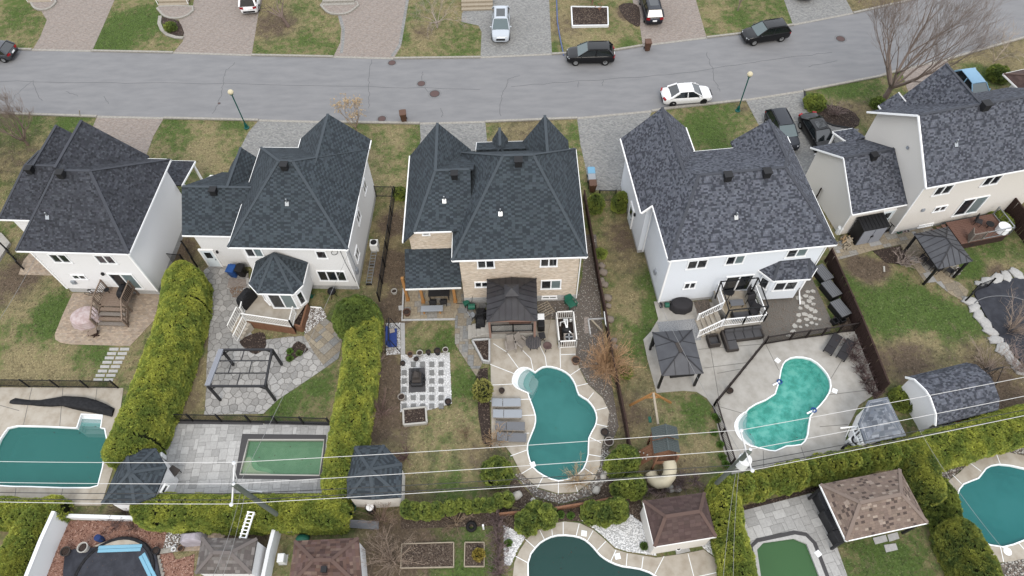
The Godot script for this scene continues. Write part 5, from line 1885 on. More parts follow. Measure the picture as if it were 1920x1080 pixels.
func leaves_on(parent: Node, places: Array, size: float, c1: Color, c2: Color, seed_: int, mesh: Mesh, called := "foliage") -> void:
	var nz := noise_of(seed_, .55,3)
	var mm := MultiMesh.new()
	mm.transform_format = MultiMesh.TRANSFORM_3D
	mm.use_colors = true
	mm.mesh = mesh
	mm.instance_count = places.size()
	for i in places.size():
		var p: Vector3 = places[i][0]
		var o: Vector3 = places[i][1]
		var up := (o + V(0,.35,0) + V(rng.randf_range(-.5,.5), rng.randf_range(-.3,.5), rng.randf_range(-.5,.5))).normalized()
		var x := up.cross(V(rng.randf_range(-1,1), rng.randf_range(-1,1), rng.randf_range(-1,1))).normalized()
		var s := size * rng.randf_range(.7,1.35)
		mm.set_instance_transform(i, Transform3D(Basis(x * s, up * s, x.cross(up) * s), p - o * s * .35))
		var k := clampf(nz.get_noise_3dv(p * 1.2) * 1.1 + .5 + rng.randf_range(-.35,.35),.0,1.0)
		var c := c1.lerp(c2, k)
		var j := rng.randf_range(.75,1.25)
		mm.set_instance_color(i, Color(c.r * j, c.g * j, c.b * j))
	var mi := MultiMeshInstance3D.new()
	mi.name = called
	mi.multimesh = mm
	mi.material_override = M.leaf
	parent.add_child(mi, true)
	mi.set_meta("kind", "stuff")

const CEDAR_LIGHT := Color(.37,.39,.075)
const CEDAR_MID := Color(.155,.21,.046)
const CEDAR_DARK := Color(.08,.12,.032)

func hedge(label: String, flat: Array, w: float, h: float, c1: Color, c2: Color, mid_h := -1.0, density := 190.0) -> void:
	var line := PP(flat, h * .5 if mid_h < 0 else mid_h)
	var t := thing("cedar_hedge", label, "hedge", V(line[0].x, 0, line[0].y),.0, "cedar hedges between the yards")
	var org := line[0]
	var total := .0
	var acc := [.0]
	for i in line.size() - 1:
		total += line[i].distance_to(line[i + 1])
		acc.append(total)
	block(grown_line(line, w * .5))
	var at_len := func(s: float) -> Array:
		var q := clampf(s, .0, total)
		var i := 0
		while i < line.size() - 2 and acc[i + 1] < q:
			i += 1
		var d := (line[i + 1] - line[i]).normalized()
		return [line[i] + d * (s - acc[i]), d]
	var r := w * .42
	var nz := noise_of(label.hash() % 999,.45,3)
	var places := []
	var per := (h - r) * 2 + PI * r + (w - 2 * r)
	var count := int((total + w * .7) * per * density)
	for n in count:
		var s := rng.randf_range(-w * .5, total + w * .5)
		var over := maxf(maxf(-s, s - total),.0)
		var hw := sqrt(maxf(.0, w * w * .25 - over * over)) / (w * .5)
		if hw < .12:
			continue
		var u := rng.randf() * per
		var x: float
		var y: float
		var nx: float
		var ny: float
		if u < h - r:
			x = -w / 2
			y = u
			nx = -1
			ny = 0
		elif u < h - r + PI * r * .5:
			var a := (u - (h - r)) / r
			nx = -cos(a)
			ny = sin(a)
			x = -w / 2 + r + nx * r
			y = h - r + ny * r
		elif u < h - r + PI * r * .5 + w - 2 * r:
			x = -w / 2 + r + (u - (h - r) - PI * r * .5)
			y = h
			nx = 0
			ny = 1
		elif u < h - r + PI * r + w - 2 * r:
			var a := (u - (h - r) - PI * r * .5 - (w - 2 * r)) / r
			nx = sin(a)
			ny = cos(a)
			x = w / 2 - r + nx * r
			y = h - r + ny * r
		else:
			x = w / 2
			y = per - u
			nx = 1
			ny = 0
		var al: Array = at_len.call(s)
		var d: Vector2 = al[1]
		var side := Vector2(-d.y, d.x)
		var c: Vector2 = al[0] + side * x * hw
		var end := (signf(s - total * .5) * over / (w * .5)) * d
		var outw := V(side.x * nx + end.x * (1.0 - absf(ny)), ny, side.y * nx + end.y * (1.0 - absf(ny))).normalized()
		var p := V(c.x - org.x, y * (.86 + .14 * hw), c.y - org.y)
		p += outw * nz.get_noise_3d(c.x * 2.2, y * 2.2, c.y * 2.2) * .16
		if p.y > .02:
			places.append([p, outw])
	leaves_on(t, places, .145, c1, c2, label.hash() % 99, sprig)
	var core := MB.new()
	var last := []
	var steps := maxi(2, int(total / .6))
	for i in steps + 3:
		var s := -w * .3 + (total + w * .6) * i / (steps + 2.0)
		var over := maxf(maxf(-s, s - total),.0)
		var hw := sqrt(maxf(.02,1.0 - pow(over / (w * .5),2.0)))
		var al: Array = at_len.call(s)
		var d: Vector2 = al[1]
		var side := Vector2(-d.y, d.x)
		var ringp := []
		for q in [[-.5,.0],[-.5,.72],[-.34,.93],[.0,1.0],[.34,.93],[.5,.72],[.5,.0]]:
			var c: Vector2 = al[0] + side * q[0] * (w - .24) * hw - org
			ringp.append(V(c.x, q[1] * (h - .14), c.y))
		if last.size():
			for k in 6:
				core.face([last[k], ringp[k], ringp[k + 1], last[k + 1]])
		if i == 0 or i == steps + 2:
			var f := ringp.duplicate()
			if i == 0:
				f.reverse()
			core.face(f)
		last = ringp
	part(t, "dark_core", core, M.hedge_core)  # dark inner solid added so gaps in the foliage do not show through

func grown_line(line: PackedVector2Array, by: float) -> PackedVector2Array:
	var r := Geometry2D.offset_polyline(line, by)
	return r[0] if r.size() else line

func bush(called: String, label: String, at: Vector3, prof: Array, c1: Color, c2: Color, group := "", lean := Vector3.ZERO, density := 190.0, size := .135, lumps := .15) -> Node3D:
	var t := thing(called, label, "shrub", at, .0, group)
	var nz := noise_of(label.hash() % 999,.8,3)
	var places := []
	var core := []
	for i in prof.size() - 1:
		var r0: float = prof[i][0]
		var r1: float = prof[i + 1][0]
		var y0: float = prof[i][1]
		var y1: float = prof[i + 1][1]
		var slant := Vector2(r1 - r0, y1 - y0)
		var n := int(PI * (r0 + r1) * slant.length() * density)
		for q in n:
			var f := rng.randf()
			var a := rng.randf() * TAU
			var r := lerpf(r0, r1, f)
			var o := V(cos(a) * slant.y, -slant.x, sin(a) * slant.y).normalized()
			var p := V(cos(a) * r, lerpf(y0, y1, f), sin(a) * r)
			p += o * nz.get_noise_3dv((p + at) * 2.5) * lumps * 1.6 + lean * (p.y / prof[-1][1])
			places.append([p, o])
		core.append([r0 * .82, y0 * .93])
	core.append([.0, prof[-1][1] * .9])
	leaves_on(t, places, size, c1, c2, label.hash() % 97, sprig)
	plathe(t, "dark_core", M.hedge_core, Vector3.ZERO, core, 12)  # near-black filler added inside the leaves, closes the view through the bush
	var tr := MB.new()
	tr.tube([V(0,0,0),V(0, prof[-1][1] * .6,0)],[.07,.03],6)
	tr.coloured = false
	part(t, "trunk", tr, M.wood_brown)
	return t

const CONE := [[.55,.05],[.72,.5],[.66,1.1],[.45,1.7],[.2,2.2],[.0,2.45]]
const DOME := [[.7,.05],[.95,.4],[.9,.8],[.62,1.15],[.0,1.3]]

func scaled(prof: Array, r: float, h: float) -> Array:
	var out := []
	for p in prof:
		out.append([p[0] * r, p[1] * h])
	return out

func build_hedges() -> void:
	make_sprigs()
	hedge("tall rounded cedar hedge running beside the first house's deck to the pool", [347,535,345,575,330,630,306,700,282,762,256,825,246,842],2.9,2.9, CEDAR_MID, CEDAR_LIGHT)
	hedge("cedar hedge beside the plunge pool, running down to the bottom hedge", [683,598,676,680,664,760,650,840,640,905],2.35,2.3, CEDAR_MID, CEDAR_LIGHT)
	bush("cedar_bush", "large round clipped cedar at the top end of the hedge behind the octagonal bay", P(676,615),[[1.3,.05],[1.65,.8],[1.6,1.7],[1.25,2.4],[.6,2.75],[.0,2.8]], CEDAR_DARK, CEDAR_MID, "", Vector3.ZERO, 190.0,.145)
	hedge("cedar hedge below the plunge pool, at the foot of the left utility pole", [285,956,360,962,450,962,550,962,628,964],2.0,2.0, CEDAR_MID, CEDAR_LIGHT)
	hedge("cedar hedge at the lower left corner beside the white wall", [70,984,44,1030,12,1085,-12,1130],2.0,2.0, CEDAR_MID, CEDAR_LIGHT * .8)
	hedge("short cedar hedge along the far side of the white wall at the left edge", [-30,962,30,962,70,964,100,958],1.7,1.7, CEDAR_MID, CEDAR_LIGHT)
	hedge("clipped hedge slanting down between the two bottom pools", [1355,925,1363,990,1380,1050,1392,1110],1.9,1.9, CEDAR_MID, CEDAR_LIGHT)
	hedge("bright cedar hedge along the far right yards under the wires", [1728,850,1800,830,1870,808,1950,788],2.3,2.1, CEDAR_MID, CEDAR_LIGHT)
	hedge("cedar hedge corner between the tan pavilion and the right pool", [1722,852,1726,885,1735,918],1.9,2.1, CEDAR_DARK, CEDAR_LIGHT * .8)
	hedge("tapering cedar hedge at the bottom right beside the right pool", [1800,1015,1820,1050,1835,1085,1850,1120],2.4,2.2, CEDAR_DARK, CEDAR_LIGHT * .7)
	var xs := [[1382,915],[1408,909],[1432,903],[1457,897],[1482,890],[1507,884],[1530,878],[1553,872],[1576,868],[1600,862],[1624,857],[1648,852],[1672,848],[1694,843]]
	for i in xs.size():
		bush("cedar_tree", "round-headed cedar, %s from the pole in the row above the tan pavilion" % ORD[i], P(xs[i][0], xs[i][1] + 10), scaled(DOME, .84 + .1 * sin(i * 2.3),1.5 + .2 * cos(i * 1.7)), CEDAR_MID, CEDAR_LIGHT * .75, "cedars in a row above the tan pavilion", V(.0,0,.0),190.0,.13,.16)
	var ar := [[768,962,1.0],[783,964,.95],[802,966,1.0],[822,964,.95],[847,958,.9],[868,952,.8],[880,955,.75],[896,954,.8],[908,952,.75],[921,952,.8],[935,945,.85],[952,942,.8]]
	for i in ar.size():
		bush("arborvitae", "small pointed arborvitae, %s from the grey shed in the row at the lawn's end" % ORD[i], P(ar[i][0], ar[i][1]), scaled(CONE, .62 * ar[i][2],.95 * ar[i][2]), CEDAR_DARK, CEDAR_MID.lerp(CEDAR_LIGHT, .4), "arborvitae in a row at the lawn's end", Vector3.ZERO, 200.0,.12,.1)
	for q in [[932,893,1.25,.95, "dense round green cedar at the lower left of the teal kidney pool"],[1168,872,1.2,1.05, "tall leaning green cedar right of the teal kidney pool"],[1152,880,.9,.8, "narrow green cedar just left of the tall one by the kidney pool"],[1186,918,1.0,.75, "green cedar clump on the slope below the tall cedar"],[1163,922,.8,.7, "low green cedar beside the clump on the slope"],
			[988,985,.95,.85, "round cedar on the left of the dark pool's top"],[1022,975,.9,.95, "pointed cedar next to the round one above the dark pool"],[1108,966,.85,.75, "left cedar of the clump above the white stone bed"],[1130,968,.9,.8, "middle cedar of the clump above the white stone bed"],[1153,962,.95,.9, "right cedar of the clump above the white stone bed"],[1004,962,.7,.8, "small cedar behind the pair above the dark pool"],
			[1115,392,.95,.72, "dark round cedar left of the metal gate by the driveway"],[1162,390,.95,.75, "dark round cedar right of the metal gate by the driveway"],[752,368,.6,.55, "small dark cedar by the metal gate beside the middle house"],[1757,932,1.1,.6, "shaggy cedar by the right pool, topmost of the loose row"],[1762,962,1.1,.6, "shaggy cedar by the right pool, second of the loose row"],[1772,990,1.1,.6, "shaggy cedar by the right pool, third of the loose row"],[1690,752,.9,.6, "small cedar squeezed between the two white sheds"],[1868,420,1.0,.6, "green shrub behind the fifth house's deck"]]:
		bush("cedar_bush", q[4], P(q[0], q[1]), scaled(CONE if q[3] > .65 else DOME, q[2] * 1.05, q[3] * 1.05), CEDAR_DARK, CEDAR_MID.lerp(CEDAR_LIGHT, .4), "single cedars")
	for q in [[322,56,.62,.55, "round green shrub in the front bed across the street"],[1524,200,1.0,.85, "round yellow-green shrub at the driveway corner"],[1867,146,1.05,.8, "dark green shrub by the plum-roofed house"],[1645,200,.7,.6, "dark shrub at the foot of the large bare tree"],[1172,700,.5,.5, "small green shrub against the dark fence"],[1125,480,.45,.5, "small green shrub beside the dark fence of the side yard"],[1160,700,.3,.3, "tiny evergreen under the tawny bush"]]:
		bush("shrub", q[4], P(q[0], q[1]), scaled(DOME, q[2], q[3]), CEDAR_DARK, CEDAR_MID.lerp(CEDAR_LIGHT, .3 if q[0] != 1645 else .0), "round shrubs")
	bush("willow_shrub", "airy yellow-green shrub between the lawn and the kidney pool deck", P(906,742),[[.35,.05],[.62,.5],[.66,1.1],[.45,1.7],[.0,2.0]], Color(.16,.17,.04), Color(.30,.29,.09), "", Vector3.ZERO, 60.0,.13)
	var gt := [[544,660],[562,664],[545,674],[1051,966],[1070,968],[953,1019],[1207,1025],[1340,783],[1345,788],[1338,813],[1350,835],[1354,858],[1360,871]]
	for i in gt.size():
		bush("plant_tuft", ["first green tuft in the small flagstone bed", "second green tuft in the small flagstone bed", "third green tuft in the small flagstone bed", "low green plant left of the brick retaining wall", "low green plant right of its twin at the retaining wall", "green tuft in the white stones left of the dark pool", "green tuft in the white stones by the plum-roofed shed", "green bulb tuft by the terrace fence, first from the lawn's top", "green bulb tuft by the terrace fence, second from the lawn's top", "green bulb tuft by the terrace fence, third from the lawn's top", "green bulb tuft by the terrace fence, fourth from the lawn's top", "green bulb tuft by the terrace fence, fifth from the lawn's top", "green bulb tuft by the terrace fence, nearest the utility pole"][i], P(gt[i][0], gt[i][1]),[[.1,.02],[.2,.12],[.14,.25],[0,.3]], CEDAR_DARK, Color(.09,.17,.03), "small green tufts", Vector3.ZERO, 260.0,.13,.05)

func limb(b: MB, p: Vector3, d: Vector3, length: float, rad: float, level: int, opt: Dictionary) -> void:
	var segs := 3 if level > 1 else 2
	var pts := [p]
	var rads := [rad]
	var q := p
	var dir := d
	for i in segs:
		var lift: float = opt.get("lift", .1)
		dir = (dir + V(rng.randf_range(-1,1), rng.randf_range(-.6,1) * .8, rng.randf_range(-1,1)) * opt.get("crook", .16) + V(0, lift, 0)).normalized()
		q += dir * length / segs
		pts.append(q)
		rads.append(maxf(.006, rad * (1.0 - .4 * (i + 1) / segs)))
	b.tube(pts, rads, 5 if level > 2 else 3, false)
	if opt.has("tips") and level <= 1:
		opt.tips.append([q, dir])
	if level == 0:
		return
	var kids: int = opt.get("kids", 3) + (1 if rng.randf() < .4 else 0)
	for i in kids:
		var at: Vector3 = pts[-1] if i < 2 else (pts[-2] as Vector3).lerp(pts[-1], rng.randf())
		var spread: float = opt.get("spread", .6)
		var nd := (dir + V(rng.randf_range(-1,1), rng.randf_range(-.5,.6), rng.randf_range(-1,1)).normalized() * spread).normalized()
		limb(b, at, nd, length * rng.randf_range(.6,.85), rads[-1] * rng.randf_range(.55,.8), level - 1, opt)

func bare_tree(called: String, label: String, at: Vector3, stems: int, trunk: float, length: float, rad: float, levels: int, c: Color, opt: Dictionary, category := "tree", lean := Vector3.ZERO) -> Node3D:
	var t := thing(called, label, category, at)
	var b := MB.new()
	b.coloured = true
	b.col = c
	var top := V(0, trunk, 0) + lean * trunk
	if trunk > .1:
		b.tube([V(0,-.05,0), top * .5 + V(.03,0,-.02), top],[rad * 1.5, rad * 1.2, rad * 1.1],7, false)
	else:
		top = Vector3.ZERO
	part(t, "trunk", b if trunk > .1 else stub(c, rad), M.bark)
	var cr := MB.new()
	cr.coloured = true
	cr.col = c.lerp(Color(.30,.24,.2),.25)
	for i in stems:
		var a := TAU * (i + rng.randf_range(-.3,.3)) / stems
		var out: float = opt.get("open", .6)
		var d := (V(cos(a) * out, 1.0, sin(a) * out) + lean * 1.5).normalized()
		limb(cr, top, d, length * rng.randf_range(.8,1.15), rad * rng.randf_range(.55,.85), levels, opt)
	part(t, "crown", cr, M.bark)
	return t

func stub(c: Color, rad: float) -> MB:
	var b := MB.new()
	b.coloured = true
	b.col = c
	b.tube([V(0,-.05,0),V(0,.15,0)],[rad * 2.0, rad * 1.4],7)
	return b

func build_trees() -> void:
	var bark := Color(.17,.135,.115)
	var brown := Color(.20,.14,.10)
	bare_tree("bare_tree", "large bare many-branched tree at the kerb, upper right", P(1655,190),9,1.5,3.3,.2,5, Color(.13,.10,.09), {"lift": .1, "crook": .13, "spread": .55, "kids": 3, "open": 1.0}, "tree", V(.08,0,-.05))
	bare_tree("bare_tree", "bare brown bushy tree in the front yard at the left edge", P(52,272),9,.5,1.5,.1,4, Color(.12,.09,.07), {"lift": .12, "crook": .2, "spread": .65, "kids": 3, "open": .9})
	bare_tree("bare_tree", "low bare tree with a thick crooked trunk across the street, near the white car", P(541,50),4,.9,1.3,.14,3, Color(.11,.08,.07), {"lift": .02, "crook": .3, "spread": .9, "kids": 2, "open": 1.2}, "tree", V(-.5,0,-.3))
	bare_tree("bare_tree", "bare pale weeping shrub-tree across the street, left of the silver car", P(820,52),9,.5,1.3,.06,3, Color(.30,.25,.23), {"lift": -.06, "crook": .25, "spread": .8, "kids": 3, "open": 1.1})
	bare_tree("bare_tree", "slim bare young tree across the street, above the right black SUV", P(1383,20),4,.9,1.0,.05,3, bark, {"spread": .6})
	bare_tree("bare_tree", "pale bare shrub-tree by the kerb at the right edge", P(1862,118),7,.2,1.6,.05,3, Color(.36,.30,.24), {"lift": .0, "crook": .25, "spread": .8, "open": .9})
	bare_tree("bare_tree", "twiggy bare tree at the far kerb, top right", P(1610,5),7,.3,1.5,.05,3, Color(.25,.19,.16), {"spread": .8, "open": .9})
	var mag := {"spread": .6, "lift": .1, "open": .75, "tips": []}
	var t := bare_tree("budding_tree", "small bare tree with tan buds behind the second house's roof peak", P(668,246),6,.4,1.25,.06,3, Color(.22,.17,.12), mag)
	buds(t, mag.tips, Color(.46,.34,.20),.09)
	var red := {"spread": .8, "lift": -.02, "open": 1.0, "tips": []}
	t = bare_tree("copper_tree", "small tree with coppery dry leaves over the raised front bed", P(1110,8),7,.5,1.1,.06,3, Color(.20,.12,.09), red)
	buds(t, red.tips, Color(.36,.17,.10),.12)
	for s in [[1565,215,1.1,26, Color(.21,.16,.15), "rounded bare grey-purple shrub in the front bed by the black sedan", .9],[700,700,1.5,22, Color(.21,.16,.14), "bare brown shrub against the hedge, beside the white stone garden", 1.0],[715,775,1.5,22, Color(.17,.115,.10), "bare reddish-brown shrub behind the grey garden shed, upper", 1.0],[762,858,1.2,20, Color(.14,.085,.085), "bare dark red shrub at the right side of the grey garden shed", .9],
			[1690,495,1.5,18, Color(.34,.28,.25), "sprawling pale bare shrub in the bed beside the gazebo path", 1.0],[1850,690,1.8,26, Color(.30,.24,.2), "bare shrub beside the garden swing at the right", 1.0],[1895,620,2.2,30, Color(.28,.22,.18), "large bare shrub overhanging the covered pool at the right edge", 1.1],[1905,690,2.0,26, Color(.25,.19,.17), "bare shrub at the right edge below the covered pool", 1.0],
			[715,975,1.4,24, Color(.22,.155,.12), "tawny bare shrub below the grey garden shed", .8],[735,1050,2.0,30, Color(.27,.21,.165), "spreading bare shrub at the bottom edge beside the red-brown pavilion", 1.1],[870,815,.9,12, Color(.25,.18,.12), "thin bare shrub on the lawn left of the loungers", .9],[1745,470,1.2,16, Color(.20,.14,.11), "low brown shrub along the fifth house's deck", .5],[240,960,1.2,18, Color(.10,.07,.065), "dark bare shrub behind the grey pool house", .6],[212,990,.6,12, Color(.14,.09,.08), "small bare shrub in the red mulch, left of its twin", .5],[252,990,.6,12, Color(.12,.08,.07), "small bare shrub in the red mulch, right of its twin", .5],
			[1245,920,1.4,20, Color(.22,.16,.14), "flattened bare shrub behind the plum-roofed shed", .5],[855,980,1.0,16, Color(.27,.20,.14), "dry tawny shrub in front of the arborvitae row", .5],[1085,905,1.3,26, Color(.40,.29,.17), "dry ornamental grass at the foot of the kidney pool", .8],[930,828,1.1,22, Color(.36,.25,.15), "dry tawny grass around the lowest lounger", .7]]:
		twiggy(s[5], P(s[0], s[1]), s[2], s[3], s[4], s[6])
	twiggy("large tawny arching bush leaning over the gravel by the dark fence", P(1138,690),2.1,120, Color(.37,.235,.135),.95,.55)
	var ln := [[1590,650],[1600,672],[1612,695],[1622,716],[1634,738]]
	for i in ln.size():
		twiggy("bare purple-brown hedge shrub, %s from the gate along the dark fence" % ORD[i], P(ln[i][0], ln[i][1]),.85,26, Color(.09,.06,.058),.7,.5, "bare hedge along the dark fence")
	for i in 6:
		twiggy("bare purple-brown hedge shrub, %s from the arborvitae row down the bottom yard" % ORD[i], P(931 + i * 1.0,975 + i * 20),.75,26, Color(.17,.125,.12),.6,.5, "bare hedge down the bottom yard")
	for i in 5:
		twiggy("bare heather-like hedge shrub, %s from the left along the slope below the playset" % ORD[i], P(1200 + i * 26,922 - i * 5),.8,24, Color(.16,.12,.12),.5,.5, "bare hedge below the playhouse")
	grass_tufts()

func buds(t: Node3D, tips: Array, c: Color, size: float) -> void:
	var places := []
	for q in tips:
		places.append([q[0], q[1]])
	leaves_on(t, places, size, c, Color(c.r * .7, c.g * .7, c.b * .7),3, sprig_flat, "leaves")

func twiggy(label: String, at: Vector3, reach: float, stems: int, c: Color, tall := 1.0, bend := .25, group := "") -> void:
	var t := thing("bare_shrub", label, "shrub", at, .0, group)
	var b := MB.new()
	b.coloured = true
	for i in stems:
		var a := rng.randf() * TAU
		var o := rng.randf_range(.2,1.0)
		var d := V(cos(a) * o, tall * rng.randf_range(.7,1.3), sin(a) * o).normalized()
		var root := V(cos(a),0, sin(a)) * rng.randf() * reach * .15
		var j := rng.randf_range(.7,1.25)
		b.col = Color(c.r * j, c.g * j, c.b * j)
		var len_ := reach * rng.randf_range(.7,1.15)
		var mid := root + d * len_ * .55
		var tip := mid + (d + V(cos(a),-bend, sin(a)) * .5).normalized() * len_ * .5
		b.tube([root, mid, tip],[.022,.014,.007],3, false)
		for k in 6:
			var f := rng.randf()
			var base := root.lerp(mid, f) if k % 2 else mid.lerp(tip, f)
			var dd := (d + V(rng.randf_range(-1,1), rng.randf_range(-.4,.8), rng.randf_range(-1,1))).normalized()
			var e := base + dd * len_ * rng.randf_range(.2,.4)
			b.tube([base, e],[.011,.006],3, false)
			for m in 2:
				var e2 := base.lerp(e, rng.randf_range(.4,1.0))
				b.tube([e2, e2 + (dd + V(rng.randf_range(-1,1), rng.randf_range(-.5,.8), rng.randf_range(-1,1))).normalized() * len_ * .18],[.007,.004],3, false)
	part(t, "stems", b, M.bark)

func grass_tufts() -> void:
	var r := RandomNumberGenerator.new()
	r.seed = 99
	var b := MB.new()
	for i in 7:
		var a := TAU * i / 7.0 + r.randf_range(-.4,.4)
		var d := V(cos(a), r.randf_range(.35,1.1), sin(a)).normalized()
		var side := V(-sin(a),0, cos(a)) * .16
		var o := V(r.randf_range(-.4,.4),0, r.randf_range(-.4,.4))
		b.tri(o - side, o + side, o + d * r.randf_range(.7,1.2))
	var mesh := b.mesh()
	var buf := PackedFloat32Array()
	var n := 0
	var iw := lawn_image.get_width()
	var ih := lawn_image.get_height()
	var tries := 420000
	buf.resize(tries * 16)
	for k in tries:
		var x := r.randf_range(-55.0,55.0)
		var z := r.randf_range(-67.0,-6.0)
		if absf(x) > 27.0 - z * .42:
			continue
		if taken[int((z - GZ) * 4) * TW + int((x - GX) * 4)]:
			continue
		var c := lawn_image.get_pixel(int((x - GX) / GW * iw), int((z - GZ) / GH * ih)).srgb_to_linear()
		var s := r.randf_range(.05,.11)
		var a := r.randf() * TAU
		var ca := cos(a) * s
		var sa := sin(a) * s
		var j := r.randf_range(.6,1.9)
		var o := n * 16
		buf[o] = ca
		buf[o + 2] = sa
		buf[o + 3] = x
		buf[o + 5] = s * r.randf_range(.5,1.0)
		buf[o + 7] = .0
		buf[o + 8] = -sa
		buf[o + 10] = ca
		buf[o + 11] = z
		buf[o + 12] = c.r * j
		buf[o + 13] = c.g * j
		buf[o + 14] = c.b * j
		buf[o + 15] = 1.0
		n += 1
	buf.resize(n * 16)
	var mm := MultiMesh.new()
	mm.transform_format = MultiMesh.TRANSFORM_3D
	mm.use_colors = true
	mm.mesh = mesh
	mm.instance_count = n
	mm.buffer = buf
	var mi := MultiMeshInstance3D.new()
	mi.name = "grass"
	mi.multimesh = mm
	mi.material_override = M.leaf_dry
	add_child(mi)
	mi.set_meta("kind", "stuff")
	mi.set_meta("label", "short patchy spring grass on all the lawns")
	mi.set_meta("category", "grass")

# ---------------------------------------------------------------- cars
func car(label: String, rear: Vector3, front: Vector3, kind: String, paint: String, length: float, shield := "car_glass", roof_glass := false) -> Node3D:
	var mid := (rear + front) * .5
	var d := front - rear
	var t := thing("parked_car", label, "car", V(mid.x, .02, mid.z), rad_to_deg(atan2(-d.z, d.x)), "cars parked on the street and driveways")
	var L := length
	var W := .92 if kind != "sedan" else .89
	var st: Array = {
		"suv": [[-.5,.62,.80,.42],[-.495,.88,.87,.32],[-.46,1.02,.95,.26],[-.3,1.06,1.0,.22],[.0,1.04,1.0,.22],[.2,1.02,1.0,.22],[.3,1.0,.99,.22],[.42,.94,.94,.24],[.475,.84,.85,.26],[.5,.62,.72,.34]],
		"sedan": [[-.5,.62,.78,.42],[-.49,.86,.86,.3],[-.44,.95,.94,.22],[-.28,.96,1.0,.19],[.0,.90,1.0,.18],[.2,.88,1.0,.18],[.3,.86,.98,.18],[.42,.78,.92,.2],[.478,.68,.82,.22],[.5,.52,.68,.3]],
		"hatch": [[-.5,.60,.82,.42],[-.49,.86,.88,.3],[-.45,.95,.96,.24],[-.25,.97,1.0,.2],[.0,.94,1.0,.2],[.2,.92,1.0,.2],[.32,.90,.98,.2],[.43,.83,.92,.22],[.48,.72,.82,.24],[.5,.55,.7,.3]],
		"pickup": [[-.5,.75,.92,.5],[-.497,1.0,.96,.45],[-.45,1.1,1.0,.35],[-.2,1.1,1.0,.3],[.0,1.08,1.0,.3],[.2,1.07,1.0,.3],[.3,1.06,.99,.3],[.43,1.02,.95,.3],[.485,.92,.88,.32],[.5,.7,.8,.4]]}[kind]
	var gh: Array = {"suv": [-.475,-.37,.07,.275,1.64,.76], "sedan": [-.36,-.19,.09,.28,1.42,.72], "hatch": [-.475,-.36,.10,.30,1.50,.74], "pickup": [-.14,-.10,.14,.27,1.85,.80]}[kind]
	var rings := []
	for s in st:
		var x: float = s[0] * L
		var w: float = s[2] * W
		var y0: float = s[3]
		var y1: float = s[1]
		rings.append([V(x, y0,-w * .86),V(x, y0 + .1,-w * .97),V(x, lerpf(y0, y1,.55),-w),V(x, y1 - .09,-w * .97),V(x, y1 - .015,-w * .86),V(x, y1 + .012,-w * .4),V(x, y1 + .012, w * .4),V(x, y1 - .015, w * .86),V(x, y1 - .09, w * .97),V(x, lerpf(y0, y1,.55), w),V(x, y0 + .1, w * .97),V(x, y0, w * .86)])
	var b := MB.new()
	b.loft(rings)
	part(t, "body", b, M[paint])
	var yb: float = st[4][1] - .02
	var yr: float = gh[4]
	var wb := W * .93
	var wt: float = W * gh[5]
	var rb := V(gh[0] * L, yb + (.04 if kind != "sedan" else .05),0)
	var rt := V(gh[1] * L, yr - .05,0)
	var ft := V(gh[2] * L, yr - .05,0)
	var fb := V(gh[3] * L, yb, 0)
	var z := V(0,0,1)
	var glass := MB.new()
	glass.face([fb - z * wb, fb + z * wb, ft + z * wt, ft - z * wt])
	part(t, "windshield", glass, M[shield])
	var gr := MB.new()
	gr.face([rb + z * wb, rb - z * wb, rt - z * wt, rt + z * wt])
	part(t, "rear_window", gr, M.car_glass)
	for sd in [-1.0,1.0]:
		var gs := MB.new()
		var q := [fb + z * wb * sd, rb + z * wb * sd, rt + z * wt * sd, ft + z * wt * sd]
		if sd > 0:
			q.reverse()
		gs.face(q)
		part(t, "side_window", gs, M.car_glass)
	var roof := []
	for i in 5:
		var f := i / 4.0
		var c := rt.lerp(ft, f) + V(0,.05 * sin(PI * (.15 + f * .7)),0)
		c.x += (f - .5) * .06
		roof.append([c + V(0,-.04,-wt * 1.04), c + V(0,.012,-wt * .94), c + V(0,.045,-wt * .4), c + V(0,.045, wt * .4), c + V(0,.012, wt * .94), c + V(0,-.04, wt * 1.04)])
	var rm := MB.new()
	rm.loft(roof)
	part(t, "roof", rm, M[paint])
	if roof_glass:
		pbox(t, "sunroof", M.car_glass, (rt + ft) * .5 + V(.1,.085,0),V((ft.x - rt.x) * .62,.02, wt * 1.25))
	for sd in [-1.0,1.0]:
		var pm := MB.new()
		pm.bar(fb + z * wb * sd, ft + z * wt * sd, .07,.07)
		pm.bar(rb + z * wb * sd, rt + z * wt * sd, .16,.12)
		var mb_ := fb.lerp(rb, .48)
		var mt := ft.lerp(rt, .42)
		pm.bar(mb_ + z * (wb + .005) * sd, mt + z * (wt + .005) * sd, .07,.07)
		part(t, "pillar", pm, M[paint])
		if kind == "suv":
			pbar(t, "roof_rail", M.chrome if paint == "paint_silver" else M.steel_black, rt + V(.15,.09, wt * .9 * sd), ft + V(-.1,.09, wt * .9 * sd),.035,.035)
		var mi := MB.new()
		mi.blob(fb + V(-.32,.08, (wb + .12) * sd),V(.07,.08,.13),8)
		part(t, "mirror", mi, M[paint])
		var hl := MB.new()
		hl.box(V(.455 * L, st[8][1] - .07, W * .66 * sd),V(.22,.11,.34), Basis.from_euler(V(0,-.5 * sd, -.25)))
		part(t, "headlight", hl, M.head_clear)
		var tl := MB.new()
		tl.box(V(-.482 * L, st[2][1] - .13, W * .73 * sd),V(.16,.16,.36), Basis.from_euler(V(0,.35 * sd, 0)))
		part(t, "taillight", tl, M.tail_red)
